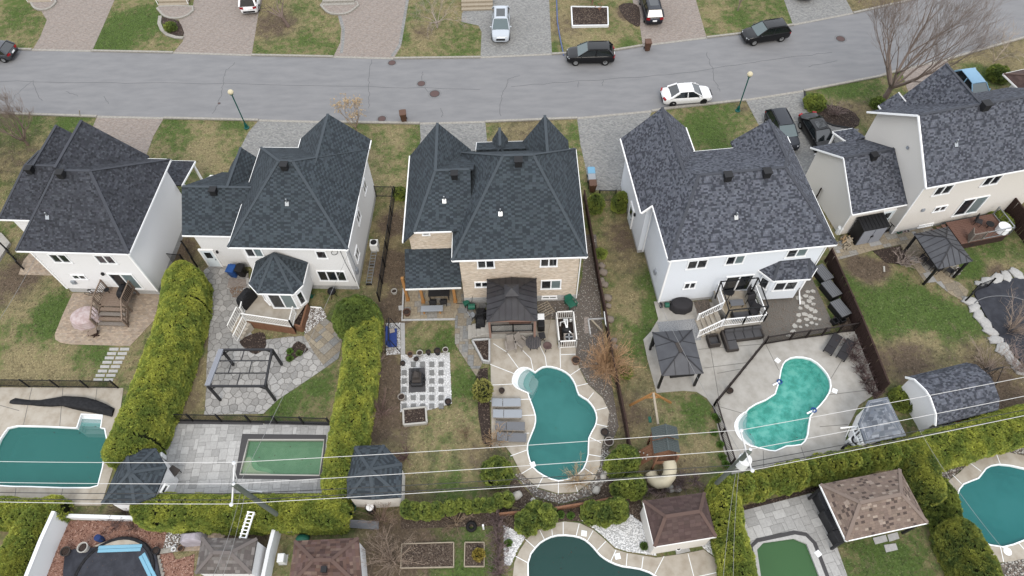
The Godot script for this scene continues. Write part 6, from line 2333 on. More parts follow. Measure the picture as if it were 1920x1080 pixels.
		for xx in [-.305,.315]:
			var wr: float = .36 if kind in ["suv", "pickup"] else .33
			var wh := Node3D.new()
			wh.name = "wheel"
			t.add_child(wh, true)
			wh.position = V(xx * L, wr, (W - .12) * sd)
			wh.rotation_degrees.x = 90.0 * sd
			plathe(wh, "tyre", M.rubber, Vector3.ZERO, [[wr * .6,-.1],[wr * .95,-.11],[wr, -.07],[wr, .09],[wr * .95,.13],[wr * .62,.135]],18)
			plathe(wh, "rim", M.steel_black if paint == "paint_white" and kind == "sedan" else M.rim_alloy, Vector3.ZERO, [[wr * .64,.1],[wr * .6,.12],[wr * .25,.09],[.0,.1]],10)
	pbox(t, "grille", M.plastic_black, V(.497 * L, .58,0),V(.06,.2, W * .95))
	pbox(t, "bumper", M.plastic_black, V(-.497 * L, .5,0),V(.06,.18, W * 1.35))
	pbox(t, "licence_plate", M.plastic_white, V(-.503 * L, .72,0),V(.04,.14,.42))
	if kind == "pickup":
		pbox(t, "cargo_bed", M.plastic_black, V(-.31 * L, 1.1,0),V(.33 * L, .04, W * 1.6))
	return t

func build_cars() -> void:
	car("black SUV parked facing left at the far kerb beside the raised bed", P(1150,112), P(1062,113), "suv", "paint_black", 4.6, "car_glass_pale")
	car("white coupe-like sedan with black wheels parked at the near kerb", P(1240,190), P(1329,183), "sedan", "paint_white", 4.6)
	car("black SUV parked facing left at the far kerb, right of the lamp post", P(1475,66), P(1388,79), "suv", "paint_black", 4.6, "car_glass_pale")
	car("dark grey hatchback cut off by the left edge of the picture", P(37,108), P(-47,105), "hatch", "paint_grey", 4.3, "car_glass_pale")
	car("silver SUV with glass roof nosed towards the street", P(940,28), P(939,88), "suv", "paint_silver", 4.6, "car_glass_pale", true)
	car("white SUV seen from behind at the top edge", P(469,36), P(481,-22), "suv", "paint_white", 4.5)
	car("black SUV seen from behind on the rose driveway at the top edge", P(1227,56), P(1211,-6), "suv", "paint_ink", 4.8, "car_glass", true)
	car("black pickup of which only the tail shows at the top edge", P(1507,11), P(1497,-55), "pickup", "paint_black", 5.4)
	car("dark SUV on the driveway, half hidden by the neighbouring roof", P(1447,224), P(1478,286), "suv", "paint_ink", 4.6, "car_glass_pale")
	car("black sedan on the driveway beside the curved planting bed", P(1509,228), P(1548,290), "sedan", "paint_black", 4.6, "car_glass", true)
	car("light blue car peeking out from behind the fifth house's roof", P(1795,148), P(1836,200), "hatch", "paint_blue", 4.2, "car_glass_pale")

# ---------------------------------------------------------------- street furniture
func bin(label: String, at: Vector3, turn: float, body: String, lid: String) -> void:
	var t := thing("wheelie_bin", label, "bin", at, turn, "wheelie bins")
	var b := MB.new()
	b.loft([[V(-.22,.06,-.25),V(.22,.06,-.25),V(.22,.06,.22),V(-.22,.06,.22)],[V(-.29,1.0,-.32),V(.29,1.0,-.32),V(.29,1.0,.33),V(-.29,1.0,.33)]])
	part(t, "body", b, M[body])
	var l := MB.new()
	l.cbox(V(0,1.04,.02),V(.63,.1,.72),.04)
	part(t, "lid", l, M[lid])
	for s in [-1,1]:
		var w := MB.new()
		w.tube([V(.24 * s, .1,-.28),V(.29 * s, .1,-.28)],[.1,.1],10)
		part(t, "wheel", w, M.rubber)
	pbar(t, "handle", M[lid],V(-.22,1.0,-.4),V(.22,1.0,-.4),.04,.04)

func build_street_furniture() -> void:
	var k := 0
	for q in [[463,240, "green lamp post with pale globe by the second driveway"],[1383,208, "green lamp post with pale globe on the lawn by the white sedan"]]:
		var t := thing("street_lamp", q[2], "street lamp", P(q[0], q[1]),.0, "green street lamps")
		plathe(t, "base", M.lamp_green, Vector3.ZERO, [[.24,0],[.24,.08],[.15,.14],[.12,.5],[.08,.58]],10)
		ptube(t, "pole", M.lamp_green, [V(0,.5,0),V(0,3.85,0)],.055,8)
		plathe(t, "collar", M.lamp_green, V(0,3.8,0),[[.06,0],[.16,.1],[.1,.14]],10)
		plathe(t, "globe", M.lamp_glass, V(0,3.93,0),[[.12,0],[.24,.14],[.25,.26],[.17,.38],[.05,.42],[0,.46]],12)
		k += 1
	bin("brown bin at the near kerb by the small budding tree", P(758,227),8, "plastic_brown", "plastic_brown")
	bin("brown bin at the far kerb beside the rose driveway", P(1213,94),0, "plastic_brown", "plastic_brown")
	bin("blue recycling bin beside the second house's side door", P(441,517),-10, "plastic_blue", "plastic_blue")
	bin("black bin next to the blue one by the second house's side door", P(457,516),-10, "plastic_black", "plastic_black")
	bin("sky-blue bin on the driveway beside the middle house", P(1107,335),0, "plastic_sky", "plastic_sky")
	bin("grey bin below the sky-blue one on the driveway", P(1108,347),0, "steel_charcoal", "plastic_grey")
	bin("brown bin below the grey one on the driveway", P(1110,358),0, "plastic_brown", "plastic_brown")
	bin("black bin in the gap behind the fourth house's roof", P(1521,331),12, "plastic_black", "plastic_black")
	bin("blue bin in the gap behind the fourth house's roof", P(1526,343),12, "plastic_blue", "plastic_blue")
	bin("brown bin in the gap behind the fourth house's roof", P(1530,354),12, "plastic_brown", "plastic_brown")
	var t := thing("garden_hose", "blue hose laid straight down the lawn across the street", "hose", P(1043,0))
	var pts := []
	for q in [[1043,-20],[1044,10],[1045,40],[1049,65],[1053,85],[1057,104]]:
		pts.append(P(q[0], q[1],.05) - t.position)
	ptube(t, "hose", M.hose_blue, pts, .07,6)
	planter("raised front bed with white frame across the street, above the black SUV", [1071,16,1139,17,1140,51,1073,52],.28, M.wall_white, M.mulch_dark)
	var stump := thing("marker_stake", "pale stake leaning at the kerb by the first driveway", "stake", P(150,217))
	pbar(stump, "stake", M.wood_pale, V(0,0,0),V(.7,1.1,.5),.05,.05)

func planter(label: String, px: Array, h: float, frame: Material, soil: Material) -> Node3D:
	var poly := PP(px)
	block(poly)
	var c := Vector2.ZERO
	for p in poly:
		c += p / poly.size()
	var q := PackedVector2Array()
	for p in poly:
		q.append(p - c)
	var t := thing("raised_bed", label, "raised bed", V(c.x, 0, c.y),.0, "raised garden beds")
	for i in q.size():
		var b := MB.new()
		var a := q[i]
		var z := q[(i + 1) % q.size()]
		b.bar(V(a.x, h * .5, a.y),V(z.x, h * .5, z.y),.06 if h < .2 else .12, h)
		part(t, "board", b, frame)
	pslab(t, "soil", soil, q, h * .7,-.02)
	chips(t, q, h * .7,90.0,[Color(.03,.02,.017), Color(.09,.065,.05), Color(.15,.12,.095)])
	return t

# ---------------------------------------------------------------- things in the yards
func railing(parent: Node, m: Material, a: Vector3, z: Vector3, h := .95, step := .13, thick := .05) -> void:
	pbar(parent, "rail", m, a + V(0, h, 0), z + V(0, h, 0), thick * 1.3, thick)
	pbar(parent, "rail", m, a + V(0,.1,0), z + V(0,.1,0), thick, thick)
	var b := MB.new()
	var n := maxi(1, int((z - a).length() / step))
	for i in range(1, n):
		var p := a.lerp(z, float(i) / n)
		b.bar(p + V(0,.1,0), p + V(0, h, 0), thick * .6, thick * .6)
	if n > 1:
		part(parent, "balusters", b, m)
	for p in [a, z]:
		pbar(parent, "post", m, p, p + V(0, h + .06,0), thick * 1.7, thick * 1.7)

func deck_boards(parent: Node, m: Material, x0: float, x1: float, z0: float, z1: float, y: float, count: int, along_x := true) -> void:
	for i in count:
		var b := MB.new()
		if along_x:
			var w := (z1 - z0) / count
			b.box(V((x0 + x1) / 2, y - .02, z0 + w * (i + .5)),V(x1 - x0,.04, w - .012))
		else:
			var w := (x1 - x0) / count
			b.box(V(x0 + w * (i + .5), y - .02, (z0 + z1) / 2),V(w - .012,.04, z1 - z0))
		part(parent, "deck_board", b, m)

func pot(label: String, at: Vector3, r: float, h: float, m: Material, planted := true) -> void:
	var t := thing("flower_pot", label, "pot", at, .0, "flower pots")
	plathe(t, "pot", m, Vector3.ZERO, [[r * .72,0],[r * .95, h * .85],[r * 1.08, h * .88],[r * 1.08, h],[r * .9, h],[r * .86, h * .8]],14)
	if planted:
		plathe(t, "soil", M.mulch_dark, Vector3.ZERO, [[r * .88, h * .8],[0, h * .84]],12)

func lounger(label: String, at: Vector3, turn: float, frame: Material, bed: Material, raised := .0) -> void:
	var t := thing("sun_lounger", label, "sun lounger", at, turn, "sun loungers by the pools")
	for i in 4:
		pbar(t, "leg", frame, V(-.75 if i % 2 else .85,0,-.27 if i < 2 else .27),V(-.75 if i % 2 else .85,.3,-.27 if i < 2 else .27),.05,.05)
	for s in [-1,1]:
		pbar(t, "side_rail", frame, V(-.95,.31,.3 * s),V(.98,.31,.3 * s),.05,.05)
	pcbox(t, "seat", bed, V(.36,.35,0),V(1.22,.05,.6),.02)
	var b := MB.new()
	b.cbox(Vector3.ZERO, V(.72,.05,.6),.02)
	var o := part(t, "backrest", b, bed)
	o.rotation_degrees.z = -raised
	o.position = V(-.27 - .36 * cos(deg_to_rad(raised)) - .01,.35 + .36 * sin(deg_to_rad(raised)),0)

func bbq(label: String, at: Vector3, turn: float, m: Material, s := 1.0) -> void:
	var t := thing("covered_grill", label, "grill", at, turn, "grills under covers")
	var b := MB.new()
	var rings := []
	for q in [[-.0,1.0,1.0],[.55,.97,.95],[.85,.9,.85],[1.02,.62,.7],[1.1,.5,.5]]:
		var y: float = q[0] * s
		var x: float = .68 * q[1] * s
		var z: float = .34 * q[2] * s
		rings.append([V(-x, y, -z * .8),V(-x * .9, y, -z),V(x * .9, y, -z),V(x, y, -z * .8),V(x, y, z * .8),V(x * .9, y, z),V(-x * .9, y, z),V(-x, y, z * .8)])
	rings.reverse()
	b.loft(rings)
	part(t, "cover", b, m)

func gazebo(label: String, px: Array, he: float, hr: float, ridge: float, m: Material, base := .0, post: Material = null, arch := .0, gap := .42) -> Node3D:
	var k := []
	var c := Vector3.ZERO
	for i in 4:
		k.append(P(px[i * 2], px[i * 2 + 1], he))
		c += k[i] / 4.0
	c.y = 0
	var t := thing("gazebo", label, "gazebo", c, .0, "metal-roofed gazebos")
	for i in 4:
		k[i] -= c
	var long_z: bool = (k[2] - k[1]).length() > (k[1] - k[0]).length()
	var r1: Vector3 = ((k[0] + k[1]) * .5 if long_z else (k[0] + k[3]) * .5).lerp(V(0, he, 0),1.0 - ridge)
	var r2: Vector3 = ((k[2] + k[3]) * .5 if long_z else (k[1] + k[2]) * .5).lerp(V(0, he, 0),1.0 - ridge)
	r1.y = hr
	r2.y = hr
	for i in 4:
		var a: Vector3 = k[i]
		var z: Vector3 = k[(i + 1) % 4]
		var mid := (a + z) * .5 + V(0, arch, 0)
		var ta: Vector3
		var tz: Vector3
		if long_z:
			ta = r1 if i in [0,1] else r2
			tz = r1 if i in [0,3] else r2
			if i == 3:
				ta = r2
				tz = r1
			if i == 1:
				ta = r1
				tz = r2
		else:
			ta = [r1, r2, r2, r1][i]
			tz = [r2, r2, r1, r1][i]
		var tm := (ta + tz) * .5
		var b := MB.new()
		b.slope([a, mid, tm, ta] if ta != tz else [a, mid, tm],.05)
		b.slope([mid, z, tz, tm] if ta != tz else [mid, z, tm],.05)
		var o := part(t, "roof_panel", b, m)
		var n := maxi(3, int((z - a).length() / gap))
		for s in range(1, n):
			var f := float(s) / n
			var foot := a.lerp(z, f) + V(0, arch * (1.0 - absf(f * 2 - 1)),0)
			var up: Vector3
			var inner := ta.lerp(tz, f)
			var lim := 1.0
			var run := ((ta + tz) * .5 - (a + z) * .5)
			run.y = 0
			var along_e := (z - a).normalized()
			var fa := (ta - a).dot(along_e)
			var fz := (z - tz).dot(along_e)
			var pos := f * (z - a).length()
			if pos < fa:
				lim = pos / fa
			elif (z - a).length() - pos < fz:
				lim = ((z - a).length() - pos) / fz
			var plane_top := (ta + tz) * .5
			up = foot + run * lim
			up.y = lerpf(foot.y, plane_top.y, lim)
			if lim > .1:
				pbar(o, "seam", M.metal_seam, foot + V(0,.012,0), up + V(0,.012,0),.035,.03)
		pbar(t, "hip_cap", M.metal_seam, a + V(0,.015,0), ta + V(0,.015,0),.09,.035)
		pbar(t, "beam", post if post else M.steel_charcoal, (a * .93 + V(0, he * .07 - .12,0)), (z * .93 + V(0, he * .07 - .12,0)),.08,.14)
	if ridge > .02:
		pbar(t, "ridge_cap", M.metal_seam, r1 + V(0,.015,0), r2 + V(0,.015,0),.1,.04)
	for i in 4:
		var q: Vector3 = k[i] * .9
		pbar(t, "post", post if post else M.steel_charcoal, V(q.x, base, q.z),V(q.x, he - .05, q.z),.15,.15)
	return t

func build_yard_things() -> void:
	yard_one()
	yard_two()
	yard_three()
	yard_four()
	yard_five()
	bottom_yards()

func yard_one() -> void:
	var t := thing("wooden_deck", "small weathered wooden deck with steps at the first house's patio door", "deck", P(237,549),-4)
	deck_boards(t, M.wood_brown, -1.0,1.15,.05,1.75,.9,11)
	for i in 4:
		pbox(t, "tread", M.wood_grey if i % 2 else M.wood_brown, V(.05,.74 - i * .2,1.95 + i * .3),V(1.9 + i * .08,.05,.29))
		pbox(t, "riser", M.wood_dark, V(.05,.65 - i * .2,1.83 + i * .3),V(1.85 + i * .08,.16,.03))
	for s in [-1,1]:
		railing(t, M.wood_brown, V(.05 + 1.07 * s, .9,.1),V(.05 + 1.07 * s, .9,1.7),.95,.14,.06)
		pbar(t, "stair_rail", M.wood_brown, V(.05 + 1.07 * s, 1.85,1.7),V(.05 + 1.2 * s, 1.0,3.0),.09,.06)
		pbar(t, "post", M.wood_brown, V(.05 + 1.2 * s, 0,3.0),V(.05 + 1.2 * s, 1.05,3.0),.1,.1)
		pbar(t, "stringer", M.wood_brown, V(.05 + 1.05 * s, .75,1.75),V(.05 + 1.15 * s, .05,3.0),.05,.22)
		for i in 5:
			var f := (i + .5) / 5.0
			pbar(t, "baluster", M.wood_brown, V(.05 + (1.07 + .13 * f) * s, .8 - .75 * f, 1.7 + 1.3 * f),V(.05 + (1.07 + .13 * f) * s, 1.82 - .8 * f, 1.7 + 1.3 * f),.04,.04)
		for z in [.15,1.65]:
			pbar(t, "leg", M.wood_brown, V(.05 + 1.0 * s, 0, z),V(.05 + 1.0 * s, .9, z),.1,.1)
	bbq("black covered grill on the first house's wooden deck", t.transform * V(.72,.9,.75),85, M.cloth_black, .85)
	var o := thing("small_table", "little black metal stand on the first house's deck", "table", t.transform * V(-.65,.9,.6))
	plathe(o, "top", M.steel_black, Vector3.ZERO, [[.2,.4],[.2,.43],[0,.44]],10)
	ptube(o, "leg", M.steel_black, [V(0,0,0),V(0,.41,0)],.03)
	var c := thing("covered_table", "large oval table under a draped pale pink cover on the brick patio", "table", P(166,600),12)
	var b := MB.new()
	var rings := []
	for q in [[.02,1.13],[.35,1.06],[.68,1.0],[.76,.93],[.8,.5],[.83,.05]]:
		var r := []
		for i in 28:
			var a := TAU * i / 28.0
			var fold: float = 1.0 + (.05 * sin(a * 9) + .03 * sin(a * 5 + 1)) * (1.0 if q[0] < .6 else .1)
			r.append(V(cos(a) * .98 * q[1] * fold, q[0],-sin(a) * .8 * q[1] * fold))
		rings.append(r)
	b.loft(rings)
	part(c, "cover", b, M.cloth_pink)
	var tip := thing("folding_stool", "brown folded side table tipped on the brick patio", "stool", P(178,628),20)
	pbox(tip, "top", M.wood_brown, V(0,.42,0),V(.75,.06,.5),V(0,0,12))
	for i in 4:
		pbar(tip, "leg", M.wood_dark, V(-.28 if i % 2 else .28,.4,-.18 if i < 2 else .18),V(.35 if i % 2 else -.1,.0,-.22 if i < 2 else .22),.06,.06)
	pbox(tip, "shelf", M.wood_dark, V(.12,.2,0),V(.4,.05,.4))
	var bi := thing("bicycle", "old bicycle leaning against the first house's rear wall", "bicycle", P(183,556),-4)
	for x in [-.5,.5]:
		var w := MB.new()
		var pts := []
		var rad := []
		for i in 17:
			var a := TAU * i / 16.0
			pts.append(V(x + cos(a) * .31,.33 + sin(a) * .31,.05 * sin(a)))
			rad.append(.018)
		w.tube(pts, rad, 5, false)
		part(bi, "wheel", w, M.rubber)
	for e in [[V(-.5,.33,0),V(-.15,.75,0)],[V(-.15,.75,0),V(.38,.78,0)],[V(.38,.78,0),V(.5,.33,0)],[V(-.5,.33,0),V(-.05,.3,0)],[V(-.05,.3,0),V(-.17,.85,0)],[V(-.05,.3,0),V(.38,.74,0)]]:
		pbar(bi, "tube", M.iron_rust, e[0], e[1],.03,.03)
	pbox(bi, "saddle", M.plastic_black, V(-.18,.9,0),V(.24,.05,.12))
	pbar(bi, "handlebar", M.chrome, V(.36,.92,-.24),V(.36,.92,.24),.03,.03)
	var tp := thing("rolled_cover", "long rolled black pool cover lying on the concrete beside the left pool", "cover", P(115,765))
	var rl := MB.new()
	var pr := []
	for q in [[20,754,.12],[28,753,.2],[48,755,.17],[75,757,.2],[100,756,.33],[122,754,.4],[140,757,.42],[160,760,.46],[180,764,.42],[198,769,.36],[214,775,.26]]:
		var m := P(q[0], q[1]) - tp.position
		var r := []
		for i in 14:
			var a := TAU * i / 14.0
			var f: float = q[2] * (1.0 + .18 * sin(a * 4 + q[0] * .3) + .08 * sin(a * 7))
			r.append(m + V(0, maxf(.055, q[2] * .45 + sin(a) * f * .5), cos(a) * f))
		pr.append(r)
	rl.loft(pr)
	part(tp, "roll", rl, M.cloth_black)
	var hp := thing("heat_pump", "small white outdoor unit beside the grey pool house", "air conditioner", P(302,862),15)
	pcbox(hp, "case", M.tank_white, V(0,.42,0),V(.75,.72,.32),.03)
	plathe(hp, "fan", M.steel_charcoal, V(.1,.79,0),[[.11,0],[.11,.01],[0,.012]],12)
	pbox(hp, "foot", M.steel_charcoal, V(0,.05,0),V(.7,.06,.34))
	var sp := thing("lounge_panel", "dark folded panel leaning against the grey pool house", "panel", P(327,900),62)
	pbox(sp, "panel", M.wicker_brown, V(0,.75,0),V(1.3,.06,.62),V(28,0,0))
	for x in [-.6,.6]:
		pbar(sp, "leg", M.steel_black, V(x, 0,.1),V(x, .75,0),.05,.05)

func yard_two() -> void:
	var org := P(510,600)
	var t := thing("raised_deck", "raised deck with pale railing, wooden skirt and steps around the octagonal bay", "deck", V(org.x, 0, org.z))
	var fl := PP([466,560,458,590,462,601,549,614,553,600,570,574,560,555,500,545],.95)
	var q := PackedVector2Array()
	for p in fl:
		q.append(p - Vector2(org.x, org.z))
	pslab(t, "floor", M.concrete_warm, q, .95,.88)
	var sk := MB.new()
	sk.prism(shrink(q, .08),.0,.87, false, true)
	part(t, "base", sk, M.wood_dark)
	var a := q[2]
	var z := q[3]
	var n := 20
	for i in n:
		var p := a.lerp(z, (i + .5) / n)
		pbox(t, "skirt_board", M.wood_red, V(p.x, .43, p.y + .02),V((z - a).length() / n - .015,.86,.04),V(0,-rad_to_deg((z - a).angle()),0))
	railing(t, M.trim_cream, V(q[2].x, .95, q[2].y),V(q[3].x, .95, q[3].y),.95,.13)
	railing(t, M.trim_cream, V(q[3].x, .95, q[3].y),V(q[3].x * .6 + q[4].x * .4 + .05,.95, q[4].y - .5),.95,.13)
	railing(t, M.trim_cream, V(q[0].x, .95, q[0].y),V(q[1].x, .95, q[1].y),.95,.13)
	var ta := P(452,588,.95) - t.position
	var tb := P(463,606,.95) - t.position
	var dirn := V(-1,0,0).rotated(Vector3.UP, deg_to_rad(52))
	for i in 4:
		var o := dirn * (.3 * i + .15) * .95
		var c := (ta + tb) * .5 + o
		pcbox(t, "step", M.concrete_warm, V(c.x, .39 - i * .1, c.z),V(.34,.78 - i * .2,1.25),.02,V(0,52,0))
	for e in [ta, tb]:
		var p: Vector3 = e * V(1,0,1)
		var lo: Vector3 = p + dirn * 1.3
		pbar(t, "stair_rail", M.trim_cream, p + V(0,1.9,0), lo + V(0,1.0,0),.06,.05)
		pbar(t, "stair_rail", M.trim_cream, p + V(0,1.05,0), lo + V(0,.15,0),.05,.04)
		for i in 9:
			var f := i / 8.0
			var m := p.lerp(lo, f)
			pbar(t, "baluster", M.trim_cream, m + V(0,1.05 - .9 * f, 0), m + V(0,1.9 - .9 * f, 0),.03,.03)
	var pl := planter("long wooden planter box at the right end of the raised deck", [553,617,569,622,581,580,574,574],.8, M.wood_red, M.mulch_dark)
	bbq("black covered grill on the raised deck left of the octagonal bay", P(466,566,.95),62, M.cloth_black, 1.05)
	var h := 2.3
	var pg := thing("pergola", "black metal pergola with its grey canopy drawn to one side on the flagstones", "pergola", P(460,715))
	var k := [P(416,656, h), P(510,655.5, h), P(497,724, h), P(390,724, h)]
	for i in 4:
		k[i] -= pg.position
	for i in 4:
		pbar(pg, "beam", M.steel_charcoal, k[i], k[(i + 1) % 4],.13,.15)
		var foot: Vector3 = k[i] * V(1,0,1)
		pbar(pg, "post", M.steel_charcoal, foot, foot + V(0, h, 0),.15,.15)
		for e in [(i + 1) % 4, (i + 3) % 4]:
			var dd: Vector3 = (k[e] - k[i]).normalized() * .55
			pbar(pg, "brace", M.steel_charcoal, k[i] + dd, k[i] - V(0,.55,0),.06,.07)
	for f in [.31,.65]:
		pbar(pg, "cross_bar", M.steel_charcoal, k[0].lerp(k[3], f), k[1].lerp(k[2], f),.06,.07)
	for e in [[.45,.0,.31],[.28,.31,.65],[.66,.31,.65],[.5,.65,1.0]]:
		var u: Vector3 = k[0].lerp(k[1], e[0])
		var w: Vector3 = k[3].lerp(k[2], e[0])
		pbar(pg, "cross_bar", M.steel_charcoal, u.lerp(w, e[1]), u.lerp(w, e[2]),.05,.06)
	var cv := MB.new()
	for i in 4:
		var x := i * .085
		var u: Vector3 = k[0] + (k[1] - k[0]).normalized() * (x - .15)
		var w: Vector3 = k[3] + (k[2] - k[3]).normalized() * (x - .15)
		cv.bar(u + V(0,.06,0), w + V(0,.06,0),.07,.16)
	part(pg, "canopy", cv, M.panel_silver)
	var ld := thing("ladder", "aluminium ladder lying along the second house's side wall", "ladder", P(692,530))
	var la := P(692,534) - ld.position
	var lb := P(704,462) - ld.position
	var acr := V(.2,0,0)
	for s in [-1,1]:
		pbar(ld, "side_rail", M.metal_galvanised, la + acr * s + V(0,.14,0), lb + acr * s + V(0,.14,0),.04,.08)
	for i in 13:
		var p := la.lerp(lb, (i + .5) / 13.0) + V(0,.14,0)
		pbar(ld, "rung", M.metal_galvanised, p - acr, p + acr, .05,.04)
	for i in 3:
		var p := la.lerp(lb, i / 2.0)
		pbox(ld, "foot", M.rubber, V(p.x, .05, p.z),V(.45,.1,.1))
	var ac := thing("air_conditioner", "beige air conditioner unit against the second house's side wall", "air conditioner", P(704,466))
	pcbox(ac, "case", M.tank_white, V(0,.42,0),V(.62,.82,.62),.03)
	plathe(ac, "fan_grille", M.steel_black, V(0,.83,0),[[.25,0],[.25,.012],[.08,.014],[0,.012]],16)
	var kg := thing("kettle_grill", "small black kettle grill beside the second house's rear wall", "grill", P(626,556))
	plathe(kg, "bowl", M.plastic_black, Vector3.ZERO, [[.1,.5],[.3,.65],[.32,.8],[.24,.95],[.05,1.02],[0,1.02]],14)
	for i in 3:
		pbar(kg, "leg", M.steel_black, V(0,.6,0),V(cos(i * 2.1) * .3,0, sin(i * 2.1) * .3),.03,.03)
	var wc := thing("watering_can", "green watering can beside the octagonal bay", "watering can", P(584,557))
	plathe(wc, "body", M.plastic_green, Vector3.ZERO, [[.14,0],[.15,.02],[.13,.3],[.06,.34],[0,.34]],12)
	pbar(wc, "spout", M.plastic_green, V(.1,.1,0),V(.34,.34,0),.04,.04)
	pbar(wc, "handle", M.plastic_green, V(-.05,.4,0),V(-.2,.2,0),.03,.03)
	var dp := thing("downspout", "white downspout extension lying on the gravel by the deck", "downspout", P(583,577))
	ptube(dp, "pipe", M.trim_white, [V(0,.12,0), P(602,577,.1) - P(583,577)],.06,8)
	var ring_ := thing("plant_ring", "white ring pot in the dark side strip beside the middle house", "pot", P(740,549))
	plathe(ring_, "ring", M.pot_pale, Vector3.ZERO, [[.2,0],[.24,.3],[.2,.32],[.15,.1]],14)
	plathe(ring_, "soil", M.mulch_dark, Vector3.ZERO, [[.2,.2],[0,.22]],12)
	slab("slab_remnant", M.plate_1, PP([747,574,757,573,757,582,748,582]),.05)

func yard_three() -> void:
	var org := P(955,600)
	var t := thing("concrete_deck", "raised pale deck with glass and black rails under the black gazebo", "deck", V(org.x, 0, org.z))
	var x0 := P(918,610,.9).x - org.x
	var x1 := P(1006,615,.9).x - org.x
	var z0 := -27.6 - org.z
	var z1 := P(960,624,.9).z - org.z
	pbox(t, "floor", M.wood_grey, V((x0 + x1) / 2,.86, (z0 + z1) / 2),V(x1 - x0,.1, z1 - z0))
	pbox(t, "skirt", M.concrete_pale, V((x0 + x1) / 2,.4, (z0 + z1) / 2),V(x1 - x0 - .04,.81, z1 - z0 - .04))
	for e in [[x0 + .15, (x0 + x1) / 2],[(x0 + x1) / 2, x1 - .3]]:
		pbar(t, "rail", M.steel_black, V(e[0],1.9, z1 - .08),V(e[1],1.9, z1 - .08),.06,.05)
		pbar(t, "rail", M.steel_black, V(e[0],1.02, z1 - .08),V(e[1],1.02, z1 - .08),.05,.05)
		var g := MB.new()
		g.box(V((e[0] + e[1]) / 2,1.46, z1 - .08),V(e[1] - e[0] - .08,.8,.012))
		part(t, "glass_panel", g, M.glass_clear)
		for x in e:
			pbar(t, "post", M.steel_black, V(x, .9, z1 - .08),V(x, 1.95, z1 - .08),.08,.08)
	for i in 5:
		pcbox(t, "step", M.concrete_pale, V(x0 - .17 - i * .32,.42 - i * .08, z1 - .62),V(.33,.84 - i * .17,1.15),.02)
	railing(t, M.steel_black, V(x0 - .1,.85, z1 - 1.25),V(x0 - 1.0,.45, z1 - 1.25),.95,.14,.05)
	for p in [V(x0 - .95,.36, z1 - .2),V(x0 - 1.25,.19, z1 - .25)]:
		plathe(t, "step_light", M.steel_black, p, [[.07,0],[.07,.02],[0,.025]],10)
	var gz := gazebo("black metal gazebo with a cupola behind the beige brick house", [912,604,1008,602,1006,522,913,524],3.3,4.35,.0, M.metal_roof, .9, M.wood_post, .22)
	pcbox(gz, "cupola", M.metal_roof, V(0,4.45,0),V(.95,.12,.95),.03)
	var cu := MB.new()
	var s := .5
	for i in 4:
		var a := PI / 4 + i * PI / 2
		cu.slope([V(cos(a) * s * 1.42,4.52, sin(a) * s * 1.42),V(cos(a + PI / 2) * s * 1.42,4.52, sin(a + PI / 2) * s * 1.42),V(0,4.78,0)],.04)
	part(gz, "cupola_roof", cu, M.metal_roof)
	var sw := thing("porch_sofa", "navy-cushioned sofa in the shade under the black gazebo", "sofa", P(975,600,.9),0)
	sw.position.y = .91
	pcbox(sw, "seat", M.wood_deck, V(0,.25,0),V(1.6,.3,.75),.03)
	pcbox(sw, "cushion", M.cloth_navy, V(.4,.47,.05),V(.75,.14,.7),.05)
	pcbox(sw, "backrest", M.wood_deck, V(0,.6,-.35),V(1.6,.5,.12),.03)
	bbq("black covered grill left of the black gazebo", P(903,606),88, M.cloth_black, 1.15)
	var bn := thing("stone_bench", "long grey bench at the edge of the porch floor", "bench", P(811,587),0)
	pcbox(bn, "seat", M.plastic_grey, V(0,.5,-.1),V(1.65,.1,.5),.02)
	for x in [-.6,.6]:
		pbox(bn, "leg", M.wood_gold, V(x, .23,-.1),V(.12,.46,.42))
	var tb := thing("dining_table", "dark dining table in the shade of the porch roof", "table", P(825,556),0)
	pcbox(tb, "top", M.wicker_dark, V(0,.74,0),V(1.6,.06,.9),.02)
	for i in 4:
		pbar(tb, "leg", M.wicker_dark, V(-.7 if i % 2 else .7,0,-.35 if i < 2 else .35),V(-.7 if i % 2 else .7,.72,-.35 if i < 2 else .35),.07,.07)
	for x in [-.45,.35]:
		var ch := thing("dining_chair", "dark chair at the porch table, %s one" % ("left" if x < 0 else "right"), "chair", tb.position + V(x, 0,.75),0, "chairs at the porch table")
		pcbox(ch, "seat", M.wicker_dark, V(0,.44,0),V(.5,.06,.48),.02)
		pcbox(ch, "backrest", M.wicker_dark, V(0,.72,.24),V(.5,.5,.05),.02)
		for i in 4:
			pbar(ch, "leg", M.wicker_dark, V(-.2 if i % 2 else .2,0,-.2 if i < 2 else .2),V(-.2 if i % 2 else .2,.42,-.2 if i < 2 else .2),.04,.04)
	pot("dark brown pot at the left corner of the porch floor", P(764,590),.28,.45, M.plastic_brown)
	var hr := thing("hose_reel", "green hose reel and clutter beside the middle house's wall", "hose reel", P(885,580))
	ptube(hr, "drum", M.plastic_green, [V(-.25,.4,0),V(.25,.4,0)],.24,12)
	for x in [-.3,.3]:
		pbar(hr, "stand", M.plastic_black, V(x, 0,.2),V(x, .6,0),.05,.05)
		pbar(hr, "stand", M.plastic_black, V(x, 0,-.2),V(x, .6,0),.05,.05)
	pbar(hr, "handle", M.steel_charcoal, V(0,.5,-.3),V(.1,1.0,-.5),.03,.03)
	var gc := thing("garden_cart", "small green cart standing left of the hose reel", "cart", P(875,572),25)
	pcbox(gc, "tub", M.plastic_green, V(0,.3,0),V(.45,.3,.35),.04)
	for x in [-.2,.2]:
		var w := MB.new()
		w.tube([V(x, .12,.15),V(x + .05,.12,.15)],[.12,.12],10)
		part(gc, "wheel", w, M.rubber)
